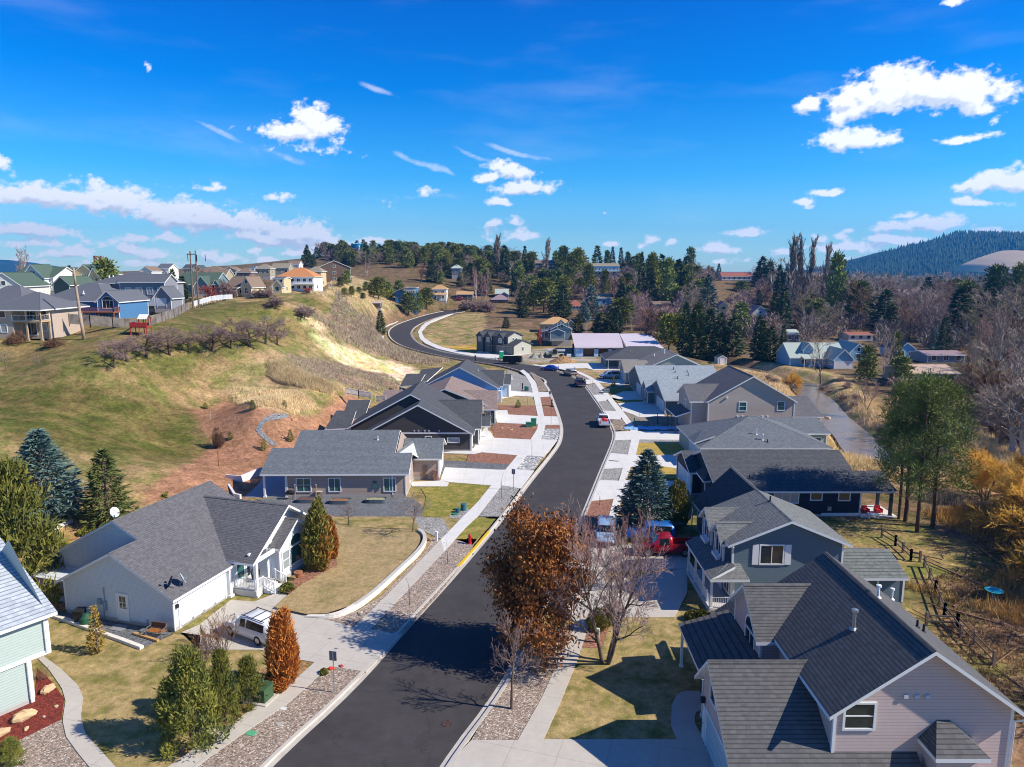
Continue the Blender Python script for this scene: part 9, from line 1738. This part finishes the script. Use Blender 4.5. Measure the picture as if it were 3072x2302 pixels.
X, Z, V = ridge('hills', [('D6', 300, 500), ('D6', 580, 450), ('D6', 800, 390), ('D6', 1000, 335), ('D6', 1200, 280), ('D6', 1350, 245), ('D6', 1480, 205), ('D6', 1600, 165), ('D6', 1700, 168), ('D6', 1850, 176), ('D6', 2000, 180), ('D6', 2212, 185), ('D6', 2500, 205), ('D6', 3000, 260), ('D6', 3700, 420)], 3000, 900, FORE, 10)
rg = np.random.default_rng(8); sel = V[(V[:, 1] < 3050) & (V[:, 2] > 10)]; idx = rg.integers(0, len(sel), 9000); P = sel[idx] + np.stack([rg.normal(0, 14, 9000), rg.normal(0, 25, 9000), np.zeros(9000)-3], 1); top = np.stack([rg.uniform(X[0], X[-1], 700), np.full(700, 3000.)+rg.normal(0, 8, 700), np.zeros(700)], 1); top[:, 2] = np.interp(top[:, 0], X, Z)-4; P = np.concatenate([P, top]); firs('hill_forest', P, 20, 'dark fir forest covering the far hill on the right')
ridge('hills', [('D6', 1600, 500), ('D6', 1680, 440), ('D6', 1800, 390), ('D6', 1950, 340), ('D6', 2050, 312), ('D6', 2212, 325), ('D6', 2500, 345), ('D6', 2900, 420)], 2100, 500, mat('hill_field', (.60, .43, .27), .9, 'noise', .12, .02), 10, bumps=.5, seed=4, tmax=.04)
ridge('hills', [('D1', -900, 215), ('D1', -400, 175), ('D1', 0, 180), ('D1', 120, 205), ('D1', 200, 235), ('D1', 350, 262), ('D1', 520, 280), ('D1', 800, 300), ('D1', 1300, 325)], 5200, 1200, FORE, 20, seed=9)
def woods(name, n, poly, h, m_, lb, cone=False, q=90, sz=2.2):
 rg = np.random.default_rng(n); xs = np.array([p[0] for p in poly]); ys = np.array([p[1] for p in poly]); X = rg.uniform(xs.min(), xs.max(), n*4); Y = rg.uniform(ys.min(), ys.max(), n*4); k = inpoly(X, Y, poly); X = X[k][:n]; Y = Y[k][:n]; n = len(X); Z = Hnat(X, Y); hh = h*rg.uniform(.6, 1.25, n); ok = np.array([not any(fprint(r, a, b, c, e, 4) for r in KEEP) for a, b, c, e in zip(X, Y, Z, hh)]); X, Y, Z, hh = X[ok], Y[ok], Z[ok], hh[ok]; n = len(X)
 t = rg.uniform(.1, 1, (n, q)); prof = ((1-t)*.26+.02) if cone else (np.sin(t*pi*.9+.25)*.36); a = rg.uniform(0, 2*pi, (n, q)); r = prof*hh[:, None]*rg.uniform(.5, 1.05, (n, q)); C = np.stack([X[:, None]+np.cos(a)*r, Y[:, None]+np.sin(a)*r, Z[:, None]+t*hh[:, None]], -1).reshape(-1, 3); D = np.stack([np.cos(a), np.sin(a), np.full_like(a, .2 if cone else 1.2)], -1).reshape(-1, 3)
 V, Q = leaves_np(rg, C, D, sz, sz*(.5 if cone else .13), .35); o = bpy.data.objects.new(name, mesh_np(name, V, Q, [m_])); COL.objects.link(o); tag(o, lb, 'woodland', kind='stuff')
woods('distant_wood', 620, [(150, 480), (380, 420), (900, 700), (1000, 1300), (250, 1300), (160, 700)], 17, TW_GREY, 'distant leafless woodland filling the far end of the valley', q=150, sz=3.0)
woods('distant_evergreens', 420, [(180, 560), (600, 560), (1000, 1300), (-400, 1300), (-100, 900), (100, 620)], 15, N_GREEN, 'distant dark evergreens along the skyline', True, q=90, sz=2.6)
woods('hillside_thicket', 2600, [(0, 420), (20, 520), (-150, 560), (-180, 700), (40, 640), (200, 580), (210, 440), (130, 300), (95, 255), (60, 275), (30, 330)], 7.5, TW_PURP, 'leafless undergrowth between the trees of the hillside', q=70, sz=1.7)
woods('valley_thicket', 1700, [(84, 235), (120, 230), (200, 220), (420, 420), (400, 520), (140, 420), (84, 260)], 6.5, TW_GREY, 'grey leafless undergrowth of the valley wood', q=75, sz=1.8)
def haze():
 b = MB(); b.box(-6000, 6000, -60, 6600, -40, 420); m = bpy.data.materials.new('air'); m.use_nodes = True; N = m.node_tree.nodes; N.clear(); o = N.new('ShaderNodeOutputMaterial'); v = N.new('ShaderNodeVolumePrincipled'); v.inputs['Color'].default_value = (.06, .42, 1, 1); v.inputs['Density'].default_value = .00011; v.inputs['Anisotropy'].default_value = .2
 m.node_tree.links.new(v.outputs[0], o.inputs['Volume']); q = b.build('haze', m); tag(q, kind='stuff')
haze()
# trees just outside the frame on the right whose shadows cross the yard, and fallen wood
for i, (x, y, h, w) in enumerate(((36, 39, 8, 6), (43, 47, 9, 7), (47, 41, 8, 6))): place('bare_mid', x, y, H(x, y), h, w, 'leafless tree at the right edge whose shadow falls over the yard', group='leafless trees at the right edge')
def sticks(n, poly):
 rg = np.random.default_rng(2); sg = []; k = 0
 while k < n:
  x = rg.uniform(26, 60); y = rg.uniform(24, 75)
  if not inpoly(np.array([x]), np.array([y]), poly)[0]: continue
  k += 1; a = rg.uniform(0, 3.1); l = rg.uniform(.4, 3.2) if k % 6 else rg.uniform(3, 6); z = H(x, y)+.06; r = l*.016*rg.uniform(.5, 1.6); sg.append((x, y, z, x+cos(a)*l, y+sin(a)*l, z+rg.uniform(0, .4), r, r*.4))
 V, Q = tubes_np(sg, 5); o = bpy.data.objects.new('fallen_branches', mesh_np('fallen_branches', V, Q, [TW_BRN])); COL.objects.link(o); tag(o, 'fallen logs and branches littering the ground beyond the rail fence', 'fallen wood', kind='stuff')
sticks(420, [(29, 26), (31, 46), (36, 56), (40, 66), (52, 66), (56, 44), (44, 24)])
tufts('leaf_litter_grass', 9000, [(28, 24), (30, 46), (35, 57), (42, 60), (56, 54), (50, 24)], .28, .05, leafmat('litter_stalks', (.34, .22, .10), (.2, .13, .07), .3, amt=.4))
# places in a row: tell the members of small groups apart by their order
ORD = 'leftmost second third fourth fifth sixth seventh eighth ninth tenth eleventh twelfth thirteenth fourteenth'.split()
def order_labels():
 G = {}
 for o in scene.objects:
  if o.parent is None and o.get('group') and o.get('label'): G.setdefault((o['group'], o['label']), []).append(o)
 for (g, l), L in G.items():
  if 1 < len(L) <= 14 and len(l.split()) <= 11:
   L.sort(key=lambda o: o.matrix_basis.translation.x/max(o.matrix_basis.translation.y, 1))
   for i, o in enumerate(L): o['label'] = l + (', leftmost one' if i == 0 else (', rightmost one' if i == len(L)-1 else ', %s from the left' % ORD[i]))
order_labels()
